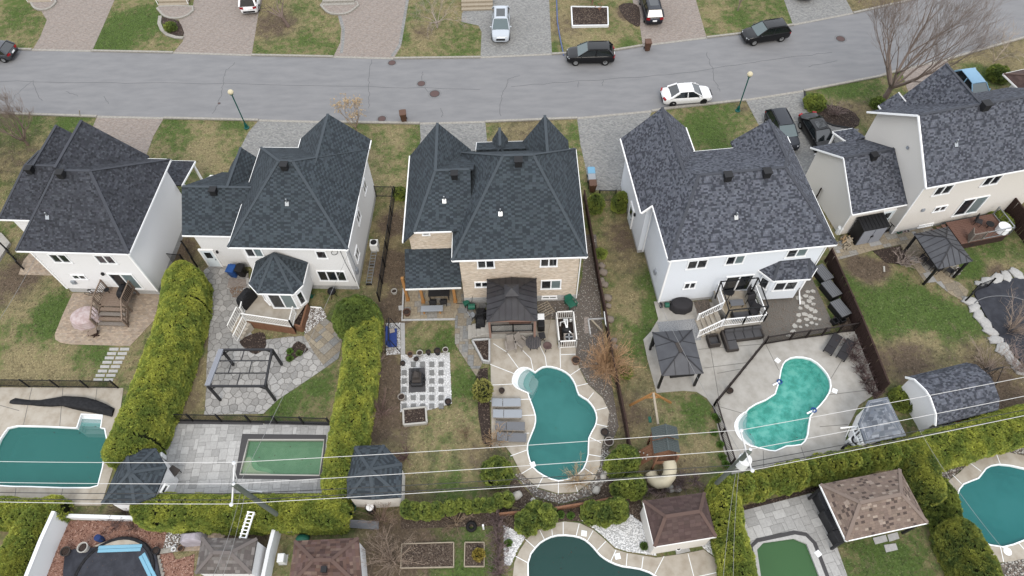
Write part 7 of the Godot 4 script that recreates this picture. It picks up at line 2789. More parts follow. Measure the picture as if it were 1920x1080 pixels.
	pbar(gc, "handle", M.steel_black, V(-.3,.4,0),V(-.8,.8,0),.03,.03)
	var fc := thing("folding_chair", "grey folding chair near the black covered grill", "chair", P(886,596),30)
	pbox(fc, "seat", M.plastic_grey, V(0,.42,0),V(.4,.04,.4),V(0,0,8))
	pbox(fc, "backrest", M.plastic_grey, V(-.22,.65,0),V(.05,.42,.4),V(0,0,15))
	for i in 4:
		pbar(fc, "leg", M.steel_black, V(-.18 if i % 2 else .18,.42,-.18 if i < 2 else .18),V(.22 if i % 2 else -.22,0,-.18 if i < 2 else .18),.03,.03)
	var g := thing("garden_swing", "black-framed garden swing with blue cushions beside the hedge", "swing", P(736,640),4)
	for z in [-.95,.95]:
		for x in [-.55,.55]:
			ptube(g, "leg", M.steel_black, [V(x, 0, z),V(x * .2,1.75, z * .96)],.03)
	ptube(g, "top_bar", M.steel_black, [V(0,1.75,-.95),V(0,1.75,.95)],.035)
	pcbox(g, "seat_cushion", M.cloth_navy2,V(.12,.52,0),V(.55,.12,1.5),.05)
	pcbox(g, "back_cushion", M.cloth_navy2,V(-.22,.78,0),V(.14,.55,1.5),.05,V(0,0,18))
	pcbox(g, "pillow", M.plastic_taupe, V(.05,.64,-.55),V(.4,.1,.36),.04,V(0,12,0))
	for z in [-.75,.75]:
		ptube(g, "hanger", M.steel_black, [V(0,.5, z),V(0,1.72, z)],.02)
	var f := thing("stone_fountain", "dark stone lantern-like fountain on its plinth in the white stone garden", "fountain", V(P(783,715).x, .11, P(783,715).z),0)
	pcbox(f, "base", M.steel_charcoal, V(0,.15,0),V(.8,.3,.95),.06)
	pcbox(f, "basin", M.wicker_brown, V(0,.42,-.05),V(.62,.26,.75),.08)
	pcbox(f, "body", M.wicker_brown, V(0,.75,-.1),V(.42,.42,.55),.1)
	for q in [V(-.45,.12,.2),V(.42,.12,-.25),V(.45,.1,.3),V(-.2,.95,-.3),V(.12,.95,-.32),V(.48,.14,.05)]:
		var rk := MB.new()
		rk.blob(q, V(.13,.11,.12),7, Basis.IDENTITY, .2)
		part(f, "stone", rk, M.wicker_dark)
	var pn := [[770,668,.2,.4, "clay", "round clay pot with dry grass, first from the left above the stone garden"],[788,666,.22,.4, "pot_pale", "pale round pot, second from the left above the stone garden"],[804,664,.18,.35, "wicker_dark", "dark square pot, third above the stone garden"],[821,663,.24,.45, "wicker_dark", "large dark pot, fourth above the stone garden"],[836,660,.2,.4, "pot_pale", "pale pot at the right end above the stone garden"],[781,675,.18,.2, "wicker_dark", "low dark bowl just inside the stone garden"],[756,684,.18,.3, "wicker_dark", "dark pot at the left edge of the stone garden"],[754,748,.24,.4, "plastic_taupe", "taupe pot at the lower left of the stone garden"],[841,757,.22,.4, "wicker_dark", "dark pot at the lower right corner of the stone garden"],[941,735,.2,.3, "wicker_brown", "square brown pot on the pool deck left of the steps"]]
	for q in pn:
		pot(q[5], P(q[0], q[1],.03), q[2], q[3], M[q[4]])
	planter("square stone-edged bed below the white stone garden", [757,770,799,766,801,795,758,799],.3, M.pot_pale, M.mulch_dark)
	planter("narrow triangular planter beside the deck steps", [886,642,918,640,918,682,906,680],.4, M.foundation, M.mulch_dark)
	for e in [[958,654,186, "taupe slatted armchair on the pool deck, left of the pair"],[978,648,222, "taupe slatted armchair on the pool deck, right of the pair, turned aside"]]:
		var ch := thing("garden_armchair", e[3], "chair", V(P(e[0], e[1]).x, .05, P(e[0], e[1]).z), e[2] + 180, "slatted garden armchairs")
		for i in 5:
			pbox(ch, "seat_slat", M.plastic_taupe, V(0,.36 - i * .02,.28 - i * .13),V(.52,.03,.11),V(8,0,0))
			pbox(ch, "back_slat", M.plastic_taupe, V(-.2 + i * .1,.68,-.42),V(.085,.75,.03),V(-22,0,0))
		for s2 in [-1,1]:
			pcbox(ch, "armrest", M.plastic_taupe, V(.34 * s2,.55,.02),V(.14,.04,.75),.01)
			pbar(ch, "leg", M.plastic_taupe, V(.32 * s2,0,.36),V(.32 * s2,.54,.34),.08,.05)
			pbar(ch, "leg", M.plastic_taupe, V(.28 * s2,.42,.2),V(.28 * s2,0,-.5),.06,.1)
	var rt := thing("round_table", "round dark slatted table on the pool deck", "table", V(P(1000,651).x, .05, P(1000,651).z))
	for i in 9:
		var x := -.48 + i * .12
		var w := sqrt(maxf(.02,.3 - x * x)) * 2
		pbox(rt, "slat", M.wood_slate, V(x, .68,0),V(.105,.035, w))
	plathe(rt, "frame", M.wood_slate, Vector3.ZERO, [[.53,.61],[.54,.66],[.5,.66]],20)
	for i in 4:
		pbar(rt, "leg", M.steel_charcoal, V(cos(i * 1.57 + .7) * .35,0, sin(i * 1.57 + .7) * .35),V(cos(i * 1.57 + .7) * .25,.62, sin(i * 1.57 + .7) * .25),.05,.05)
	var fb := thing("fire_bowl", "rusty fire bowl on legs at the pool deck's upper edge", "fire bowl", V(P(1026,655).x, .05, P(1026,655).z))
	plathe(fb, "bowl", M.iron_rust, Vector3.ZERO, [[.08,.3],[.26,.42],[.32,.52],[.28,.53],[.0,.4]],14)
	for i in 3:
		pbar(fb, "leg", M.steel_charcoal, V(cos(i * 2.1) * .15,.38, sin(i * 2.1) * .15),V(cos(i * 2.1) * .3,0, sin(i * 2.1) * .3),.03,.03)
	var pole := thing("pool_pole", "pale pole leaning beside the fire bowl", "pole", P(1026,640))
	ptube(pole, "shaft", M.wood_pale, [V(0,.5,0), P(1034,594,.4) - P(1026,640)],.025)
	var cs := thing("side_table", "small dark folding table right of the round slatted table", "table", V(P(1016,636).x, .05, P(1016,636).z),10)
	pbox(cs, "top", M.cloth_graphite, V(0,.5,0),V(.45,.04,.5))
	for i in 4:
		pbar(cs, "leg", M.steel_black, V(-.18 if i % 2 else .18,0,-.2 if i < 2 else .2),V(.18 if i % 2 else -.18,.48,-.2 if i < 2 else .2),.03,.03)
	var sb := thing("supply_cart", "white and black cart behind the side table, right of the gazebo", "cart", P(1014,610),0)
	pcbox(sb, "cabinet", M.plastic_black, V(0,.4,.1),V(.5,.8,.9),.03)
	pcbox(sb, "lid", M.plastic_white, V(0,.84,-.25),V(.5,.08,.5),.03)
	var pe := thing("pump_enclosure", "white-railed enclosure holding the pool pump beside the gravel", "enclosure", V(P(1061,625).x, .0, P(1061,625).z),1.5)
	for e in [[V(-.62,0,-1.25),V(.62,0,-1.25)],[V(-.62,0,1.2),V(.62,0,1.2)],[V(-.62,0,-1.25),V(-.62,0,1.2)],[V(.62,0,-1.25),V(.62,0,1.2)]]:
		railing(pe, M.trim_cream, e[0], e[1],1.0,.14,.06)
	pbox(pe, "floor", M.mulch_dark, V(0,.02,0),V(1.2,.05,2.4))
	var pf := thing("pool_filter", "black round pool filter tank with white pipes inside the enclosure", "filter", pe.transform * V(.0,.05,.05))
	plathe(pf, "tank", M.plastic_black, Vector3.ZERO, [[.3,0],[.33,.2],[.33,.55],[.25,.75],[.08,.82],[0,.83]],16)
	ptube(pf, "pipe", M.trim_white, [V(0,.85,0),V(-.1,.9,-.5),V(-.4,.8,-.5),V(-.4,.3,-.5)],.05)
	ptube(pf, "pipe", M.trim_white, [V(.05,.85,0),V(.1,.9,-.6),V(.1,.4,-.8)],.05)
	ptube(pf, "pipe", M.trim_white, [V(.1,.7,.1),V(.35,.6,.35)],.045)
	var pp := thing("pump_motor", "white pump motor at the top end of the enclosure", "pump", pe.transform * V(.05,.05,-.85))
	pcbox(pp, "case", M.tank_white, V(0,.3,0),V(.35,.3,.25),.03)
	pbox(pp, "foot", M.plastic_black, V(0,.08,0),V(.4,.14,.3))
	pcbox(pp, "timer", M.tank_white, V(.35,.45,.05),V(.16,.3,.12),.02)
	pbar(pp, "timer_post", M.plastic_black, V(.35,0,.05),V(.35,.32,.05),.05,.05)
	var ph := thing("pool_heater", "beige pool heater with a round fan at the enclosure's lower end", "heater", pe.transform * V(.12,.05,.78))
	pcbox(ph, "case", M.plastic_taupe, V(0,.38,0),V(.74,.76,.72),.05)
	plathe(ph, "fan", M.steel_black, V(0,.765,0),[[.29,0],[.29,.012],[.07,.02],[0,.02]],18)
	for i in 4:
		var bl := MB.new()
		bl.box(V(cos(i * 1.57) * .16,.795, sin(i * 1.57) * .16),V(.24,.012,.09), Basis.from_euler(V(0,-i * 1.57,0)))
		part(ph, "fan_blade", bl, M.rim_alloy)
	var gl := thing("green_chair", "green plastic lounge chair on the gravel by the rear wall", "chair", P(1070,573),30)
	pcbox(gl, "seat", M.plastic_green, V(0,.36,0),V(.6,.07,.7),.03)
	pcbox(gl, "backrest", M.plastic_green, V(0,.62,-.38),V(.6,.6,.07),.03,V(-20,0,0))
	for s3 in [-1,1]:
		pcbox(gl, "armrest", M.plastic_green, V(.34 * s3,.55,0),V(.08,.05,.75),.02)
		for z in [-.3,.3]:
			pbar(gl, "leg", M.plastic_green, V(.31 * s3,0, z),V(.31 * s3,.54, z),.06,.06)
	var rk2 := thing("wood_rack", "pale wooden rack lying on the gravel right of the gazebo", "rack", P(1022,581),28)
	for i in 6:
		pbox(rk2, "slat", M.wood_pale, V(0,.1,-.5 + i * .2),V(1.1,.03,.07))
	for x in [-.5,.5]:
		pbox(rk2, "side_bar", M.wood_pale, V(x, .06,0),V(.06,.05,1.15))
	var cf := thing("compost_frame", "low wooden frame bed by the dark fence", "frame", P(1118,612))
	for e in [[V(-.55,.1,-.55),V(.75,.1,-.6)],[V(-.55,.1,-.55),V(-.5,.1,.75)],[V(-.35,.3,-.4),V(.35,.2,.5)]]:
		pbar(cf, "board", M.wood_pale if e[0].y > .2 else M.foundation, e[0], e[1],.1,.12)
	var wp := thing("leaning_panel", "white panel leaning on the dark fence", "panel", P(1136,610),0)
	pbox(wp, "panel", M.tank_white, V(0,.55,0),V(.06,1.1,1.1),V(0,0,18))
	var rn := 0
	for q in [[1128,500],[1130,512],[1128,528],[1133,535],[1138,560],[1140,575],[1150,640],[1151,652],[1143,600]]:
		rn += 1
		var r0 := thing("rock", "grey rock along the dark fence of the side yard, %s from the gate" % ORD[rn - 1], "rock", P(q[0], q[1]), rng.randf() * 90, "rocks along the dark fence")
		var rb := MB.new()
		rb.blob(V(0,.15,0),V(.3,.22,.36) * rng.randf_range(.7,1.1),9, Basis.IDENTITY, .2)
		part(r0, "stone", rb, M.grey_stone)
	pot("copper cube planter on the pool deck by the gravel", P(1079,680,.05),.3,.45, M.clay, true)
	pot("dark planter with dry plant right of the teal kidney pool", P(1133,813,.05),.26,.3, M.wicker_dark, true)
	pot("metal-ringed pot by the tall leaning cedar", P(1141,831),.3,.35, M.plastic_taupe, true)
	var ly := [[952,758,0],[954,782,2],[956,806,4],[958,824,3]]
	for e in [[950,759, "grey lounger beside the teal kidney pool, topmost of four", -1.0, "plastic_grey"],[952,780, "grey lounger beside the teal kidney pool, second from the top", -1.5, "plastic_grey"],[957,803, "taupe-framed lounger beside the teal kidney pool, third from the top", -3.0, "plastic_slate"],[960,824, "taupe-framed lounger beside the teal kidney pool, lowest, half in dry grass", -4.0, "plastic_slate"]]:
		lounger(e[2],V(P(e[0], e[1]).x, .05, P(e[0], e[1]).z), e[3], M.plastic_taupe, M[e[4]],6)
	var stn := 0
	for q in [[970,930,.3],[1118,920,.25],[1131,894,.22],[1000,940,.2],[1254,916,.3],[1270,918,.22]]:
		stn += 1
		var so := thing("garden_rock", ["pale rock in the mulch left below the kidney pool", "round pale rock right below the kidney pool", "small white rock beside the low cedar", "small rock in the mulch under the wires", "white rock behind the plum-roofed shed", "second smaller white rock behind the plum-roofed shed"][stn - 1], "rock", P(q[0], q[1]), stn * 30, "pale garden rocks")
		var sb2 := MB.new()
		sb2.blob(V(0, q[2] * .5,0),V(q[2] * 1.2, q[2] * .7, q[2]),9, Basis.IDENTITY, .15)
		part(so, "stone", sb2, M.pot_pale)

func yard_four() -> void:
	var y := 1.15
	var pts := PP([1338,545,1404,545,1431,603,1352,612,1362,590,1352,578], y)
	var org := P(1390,590)
	var t := thing("raised_deck", "raised concrete deck with white railing at the fourth house's patio door", "deck", V(org.x, 0, org.z))
	var q := PackedVector2Array()
	for p in pts:
		q.append(p - Vector2(org.x, org.z))
	pslab(t, "floor", M.concrete_warm, q, y, y - .1)
	pslab(t, "base", M.concrete_pale, shrink(q, .06), y - .1,0)
	var W := func(px: float, py: float, h: float) -> Vector3:
		return P(px, py, h) - V(org.x, 0, org.z)
	railing(t, M.trim_white, W.call(1342,548, y), W.call(1352,578, y),.95,.12)
	railing(t, M.trim_white, W.call(1352,612, y), W.call(1392,608, y),.95,.12)
	railing(t, M.trim_white, W.call(1392,608, y), W.call(1431,603, y),.95,.12)
	railing(t, M.trim_white, W.call(1431,603, y), W.call(1411,550, y),.95,.12)
	var sa: Vector3 = W.call(1352,580, y)
	var sb: Vector3 = W.call(1354,611, y)
	var dn := V(-1,0,.16).normalized()
	for i in 5:
		var c := (sa + sb) * .5 * V(1,0,1) + dn * (.3 * i + .16)
		pcbox(t, "step", M.concrete_warm, V(c.x, (y - .2 * (i + 1)) / 2 + .02, c.z),V(.33, maxf(.12, y - .2 * (i + 1)),1.5),.02,V(0,9,0))
	for e in [sa, sb]:
		var p: Vector3 = e * V(1,0,1)
		var lo: Vector3 = p + dn * 1.6
		pbar(t, "stair_rail", M.trim_white, p + V(0, y + .95,0), lo + V(0,.95,0),.07,.05)
		pbar(t, "stair_rail", M.trim_white, p + V(0, y + .1,0), lo + V(0,.12,0),.05,.05)
		for i in 11:
			var f := i / 10.0
			var m := p.lerp(lo, f)
			pbar(t, "baluster", M.trim_white, m + V(0, y + .1 - y * f, 0), m + V(0, y + .95 - y * f, 0),.035,.035)
		pbar(t, "post", M.trim_white, lo, lo + V(0,1.02,0),.1,.1)
	var sh := thing("shade_frame", "bare black frame of a sun shade standing on the white-railed deck", "frame", V(org.x, y, org.z))
	var k := [P(1352,528,3.3), P(1422,521,3.3), P(1441,574,3.3), P(1367,582,3.3)]
	for i in 4:
		k[i] -= sh.position
	for i in 4:
		pbar(sh, "beam", M.steel_black, k[i], k[(i + 1) % 4],.07,.07)
		var qx: Vector3 = k[i] * .97
		pbar(sh, "post", M.steel_black, V(qx.x, 0, qx.z),V(k[i].x, k[i].y, k[i].z),.1,.1)
	var cx := [[1407,556,140, "black sling chair on the white-railed deck, nearest the house"],[1408,574,100, "black sling chair on the white-railed deck, middle of three"],[1411,590,60, "black sling chair on the white-railed deck, nearest the sofa"]]
	for c in cx:
		var ch := thing("sling_chair", c[3], "chair", P(c[0], c[1], y), c[2] + 90, "black sling chairs on the deck")
		pcbox(ch, "seat", M.cloth_graphite, V(0,.42,0),V(.58,.05,.58),.02)
		pcbox(ch, "backrest", M.cloth_graphite, V(0,.72,.3),V(.58,.6,.05),.02,V(14,0,0))
		for s in [-1,1]:
			pbar(ch, "armrest", M.steel_black, V(.31 * s, .62,-.28),V(.31 * s, .62,.28),.04,.04)
			for z in [-.27,.27]:
				pbar(ch, "leg", M.steel_black, V(.31 * s, 0, z),V(.31 * s, .62, z),.035,.035)
	var tb := thing("coffee_table", "low grey glass table on the patterned deck mat", "table", P(1379,573, y),4)
	pcbox(tb, "top", M.plastic_slate, V(0,.42,0),V(.98,.04,.52),.02)
	for i in 4:
		pbar(tb, "leg", M.steel_black, V(-.42 if i % 2 else .42,0,-.2 if i < 2 else .2),V(-.42 if i % 2 else .42,.4,-.2 if i < 2 else .2),.04,.04)
	var mt := thing("deck_mat", "cream patterned mat on the white-railed deck", "mat", P(1379,578, y),4)
	pbox(mt, "mat", M.square_0,V(0,.012,0),V(1.7,.02,1.35))
	var sv := thing("deck_sofa", "grey two-seat sofa against the deck's front railing", "sofa", P(1387,598, y),4)
	pcbox(sv, "seat", M.cushion_grey, V(0,.36,-.05),V(1.2,.2,.6),.04)
	pcbox(sv, "backrest", M.cushion_grey, V(0,.62,.3),V(1.2,.5,.14),.04)
	for s in [-1,1]:
		pcbox(sv, "armrest", M.steel_black, V(.64 * s, .45,0),V(.06,.5,.65),.02)
		pbar(sv, "leg", M.steel_black, V(.58 * s, 0,-.28),V(.58 * s, .3,-.28),.05,.05)
		pbar(sv, "leg", M.steel_black, V(.58 * s, 0,.28),V(.58 * s, .3,.28),.05,.05)
	var rt := thing("round_table", "half-round black side table by the patio door", "table", P(1362,555, y))
	var rb := MB.new()
	var half := PackedVector2Array()
	for i in 13:
		half.append(Vector2(cos(PI * i / 12.0) * .42, sin(PI * i / 12.0) * .42))
	rb.prism(half, .68,.72)
	part(rt, "top", rb, M.steel_black)
	for e in [V(-.35,0,.03),V(.35,0,.03),V(0,0,.35)]:
		pbar(rt, "leg", M.steel_black, e, e + V(0,.69,0),.04,.04)
	var so := thing("corner_sofa", "grey wicker corner sofa standing below the white-railed deck", "sofa", V(P(1380,632).x, .05, P(1380,632).z),6)
	pcbox(so, "base", M.wicker_brown, V(.35,.16,.02),V(2.75,.32,.85),.03)
	pcbox(so, "base", M.wicker_brown, V(-.62,.16,.8),V(.8,.32,.75),.03)
	pcbox(so, "back_frame", M.wicker_brown, V(.35,.4,-.4),V(2.75,.5,.14),.03)
	pcbox(so, "side_frame", M.wicker_brown, V(-1.08,.38,.35),V(.14,.48,1.65),.03)
	pcbox(so, "side_frame", M.wicker_brown, V(1.76,.34,.02),V(.12,.4,.88),.03)
	for i in 4:
		pcbox(so, "seat_cushion", M.cushion_grey, V(-.6 + i * .68,.38,.08),V(.65,.13,.66),.04)
		pcbox(so, "back_cushion", M.cushion_grey, V(-.6 + i * .68,.58,-.24),V(.65,.34,.16),.05,V(-10,0,0))
	pcbox(so, "seat_cushion", M.cushion_grey, V(-.62,.38,.8),V(.7,.13,.68),.04)
	var tr := thing("wicker_crate", "empty grey wicker crate left of the corner sofa", "crate", V(P(1336,643).x, .05, P(1336,643).z),6)
	pbox(tr, "floor", M.cushion_grey, V(0,.14,0),V(.72,.1,.72))
	for e in [[V(0,.26,-.38),V(.8,.5,.07)],[V(0,.26,.38),V(.8,.5,.07)],[V(-.38,.26,0),V(.07,.5,.69)],[V(.38,.26,0),V(.07,.5,.69)]]:
		pbox(tr, "side", M.wicker_brown, e[0], e[1])
	var rg := thing("outdoor_rug", "worn grey patterned rug half under the gazebo's edge", "rug", V(P(1272,618).x, .052, P(1272,618).z),4)
	pbox(rg, "rug", M.rug, V(0,.008,.15),V(2.85,.016,1.8))
	var cg := thing("covered_table", "dark grey covered round table against the fourth house's rear wall", "table", V(P(1276,578).x, .05, P(1276,578).z),0)
	var b := MB.new()
	var rings := []
	for e in [[.0,1.0],[.4,.97],[.66,.93],[.74,.8],[.8,.35],[.82,.02]]:
		var r := []
		for i in 24:
			var a := TAU * i / 24.0
			var fold: float = 1.0 + .05 * sin(a * 8) * (1.0 if e[0] < .6 else .15)
			r.append(V(cos(a) * .85 * e[1] * fold, e[0],-sin(a) * .6 * e[1] * fold))
		rings.append(r)
	b.loft(rings)
	part(cg, "cover", b, M.cloth_graphite)
	var hw := thing("hose_reel", "teal and black hose reel at the corner of the fourth house", "hose reel", V(P(1243,576).x, .05, P(1243,576).z))
	ptube(hw, "drum", M.plastic_green, [V(.1,.25,0),V(.4,.25,0)],.2,12)
	ptube(hw, "wheel", M.plastic_black, [V(-.25,.2,0),V(-.1,.2,0)],.2,12)
	var gz := gazebo("grey fabric-roofed gazebo on the fourth house's terrace", [1241,705,1319,700,1298,618,1223,623],2.25,2.95,.16, M.metal_roof_blue, .05, M.steel_black, .0,1.3)
	pbox(gz, "skylight", M.wicker_brown, V(0,2.97,0),V(.3,.05,.75),V(0,14,0))
	for e in [[1250,722],[1302,716],[1225,640]]:
		pass
	var cu := thing("gazebo_sofa", "dark sofa with white pillows inside the grey gazebo", "sofa", V(P(1278,705).x, .05, P(1278,705).z),5)
	pcbox(cu, "seat", M.wicker_dark, V(0,.2,-.25),V(1.7,.4,.7),.03)
	pcbox(cu, "pillow", M.plastic_white, V(.55,.48,-.2),V(.5,.16,.4),.05)
	pcbox(cu, "pillow", M.plastic_white, V(-.6,.48,-.15),V(.3,.16,.35),.05)
	var sk := thing("curtain_bundle", "black tied curtain and hooks hanging at the gazebo's left side", "curtain", V(P(1223,648).x, .05, P(1223,648).z))
	var cb := MB.new()
	cb.tube([V(0,0,0),V(.02,.8,0),V(0,1.6,.05)],[.12,.16,.09],8)
	part(sk, "cloth", cb, M.cloth_black)
	pot("square brown planter by the terrace railing", P(1367,735,.05),.22,.3, M.wicker_brown, true)
	lounger("black sling lounger by the terrace fence, left of the pair", V(P(1558,650).x, .05, P(1558,650).z),50, M.steel_black, M.cloth_graphite, 14)
	lounger("black sling lounger by the terrace fence, right of the pair", V(P(1582,661).x, .05, P(1582,661).z),50, M.steel_black, M.cloth_graphite, 14)
	var sx := [[1538,520, "black storage bench along the dark fence, nearest the house"],[1553,550, "black storage bench along the dark fence, middle of three"],[1570,586, "black storage bench along the dark fence, nearest the gate"]]
	for e in sx:
		var bx := thing("storage_box", e[2], "box", P(e[0], e[1]),-68, "black storage benches")
		pcbox(bx, "body", M.plastic_black, V(0,.32,0),V(1.35,.62,.78),.02)
		pcbox(bx, "lid", M.plastic_slate, V(0,.68,0),V(1.4,.1,.85),.03)
		for i in 5:
			pbox(bx, "lid_groove", M.plastic_black, V(0,.732,-.32 + i * .16),V(1.36,.006,.02))
	for e in [[1563,606, "empty black crate by the gate, left of two"],[1576,603, "empty black crate by the gate, right of two"]]:
		var cr := thing("plastic_crate", e[2], "crate", P(e[0], e[1]),-68, "black crates by the gate")
		pbox(cr, "floor", M.plastic_black, V(0,.05,0),V(.4,.06,.4))
		for s in [-1,1]:
			pbox(cr, "side", M.plastic_black, V(.2 * s, .22,0),V(.04,.4,.44))
			pbox(cr, "side", M.plastic_black, V(0,.22,.2 * s),V(.36,.4,.04))
	for e in [[1457,719, "blue and white pool float at the emerald pool's left edge"],[1521,772, "blue and white pool float at the emerald pool's right edge"]]:
		var fl := thing("pool_skimmer", e[2], "pool float", V(P(e[0], e[1]).x, .05, P(e[0], e[1]).z),25, "blue and white pool floats")
		pcbox(fl, "arm", M.plastic_white, V(-.15,.06,0),V(.5,.06,.12),.02)
		plathe(fl, "basket", M.plastic_blue, V(.18,-.1,0),[[.16,0],[.2,.18],[.14,.22],[.1,.1]],12)
	var pb := thing("pump_barrel", "grey pump stand with a black ring beside the corner shed", "pump", P(1598,833),30)
	pcbox(pb, "case", M.tank_white, V(0,.35,0),V(.75,.7,.75),.04)
	plathe(pb, "ring", M.plastic_black, V(0,.7,0),[[.34,0],[.34,.06],[.24,.08],[.2,.02]],18)
	pcbox(pb, "box", M.plastic_black, V(-.65,.25,.1),V(.5,.5,.6),.03)
	var bk := thing("folded_umbrella", "folded white umbrella and orange buoy against the corner shed", "umbrella", P(1583,812),0)
	ptube(bk, "pole", M.trim_white, [V(-.6,.9,0),V(.5,1.0,-.05)],.06)
	plathe(bk, "buoy", M.clay2,V(.45,.8,.1),[[.1,0],[.16,.1],[.1,.2],[0,.22]],10)
	ptube(bk, "stand", M.trim_white, [V(0,0,.3),V(0,.9,0)],.03)
	play_tower()

func play_tower() -> void:
	var t := thing("play_tower", "wooden play tower with green roof, swing beam and cream tube slide", "playset", P(1227,845),0)
	var o := t.position
	var W := func(px: float, py: float, h: float) -> Vector3:
		return P(px, py, h) - o
	var beam_a: Vector3 = W.call(1225,737,2.3)
	var beam_b: Vector3 = W.call(1234,796,2.2)
	pbar(t, "swing_beam", M.wood_pale, beam_a, beam_b, .13,.16)
	var f1 := P(1181,760) - o
	var f2 := P(1258,755) - o
	for f in [f1, f2]:
		pbar(t, "swing_leg", M.wood_gold, beam_a, f, .12,.12)
	pbar(t, "swing_brace", M.wood_gold, beam_a.lerp(f1,.38), beam_a.lerp(f2,.42),.08,.1)
	var mid := beam_a.lerp(beam_b, .5)
	pbox(t, "swing_seat", M.plastic_green, V(mid.x - .1,.45, mid.z),V(.2,.06,.42))
	for s in [-.2,.2]:
		ptube(t, "swing_chain", M.steel_charcoal, [V(mid.x, mid.y, mid.z + s),V(mid.x - .1,.47, mid.z + s)],.015,4)
	var c: Vector3 = W.call(1243,845,1.3) * V(1,0,1)
	for sx in [-.65,.65]:
		for sz in [-.95,.8]:
			pbar(t, "post", M.wood_red, c + V(sx, 0, sz), c + V(sx, 2.5, sz),.11,.11)
	pbox(t, "floor", M.wood_red, c + V(0,1.25,-.05),V(1.4,.08,1.8))
	for sx in [-.68,.68]:
		for i in 3:
			pbox(t, "railing_board", M.wood_red, c + V(sx, 1.45 + i * .2,-.05),V(.04,.14,1.8))
	pbox(t, "railing_board", M.wood_red, c + V(0,1.5,.84),V(1.4,.3,.05))
	var n := 7
	for tier in 2:
		var z0 := -1.05 + tier * .8
		var z1 := z0 + .82
		var top := 3.15 - tier * .22
		var eav := 2.6 - tier * .22
		for sd in [-1.0,1.0]:
			for i in n:
				var a := z0 + (z1 - z0) * i / n
				var b2 := z0 + (z1 - z0) * (i + 1) / n - .012
				var m := MB.new()
				var q := [c + V(0, top, a), c + V(.82 * sd, eav, a), c + V(.82 * sd, eav, b2), c + V(0, top, b2)]
				m.slope(q, .03)
				part(t, "roof_plank", m, M.wood_green)
		pbar(t, "ridge_board", M.wood_green, c + V(0, top + .03, z0), c + V(0, top + .03, z1),.1,.03)
	for i in 4:
		var f := i * .24
		var b := MB.new()
		b.bar(c + V(-1.6,.05,-.2 + f), c + V(-.7,1.3,-.35 + f),.22,.05)
		part(t, "climbing_board", b, M.wood_red)
	for e in [[.3,.0],[.5,.2],[.7,.45],[.4,.5],[.6,.65]]:
		var h := MB.new()
		h.blob(c + V(-1.6,.12,-.2).lerp(V(-.7,1.37,-.35), e[0]) + V(0,.02, e[1]),V(.06,.05,.06),6)
		part(t, "climbing_hold", h, M.pot_pale)
	var sl := MB.new()
	var pts := []
	var rad := []
	for e in [[.25,1.45,.75],[.28,1.35,1.15],[.2,1.15,1.55],[-.05,.95,1.85],[-.45,.75,1.85],[-.72,.52,1.6],[-.78,.42,1.25]]:
		pts.append(c + V(e[0], e[1], e[2]))
		rad.append(.43)
	sl.tube(pts, rad, 14, false)
	part(t, "tube_slide", sl, M.plastic_cream)

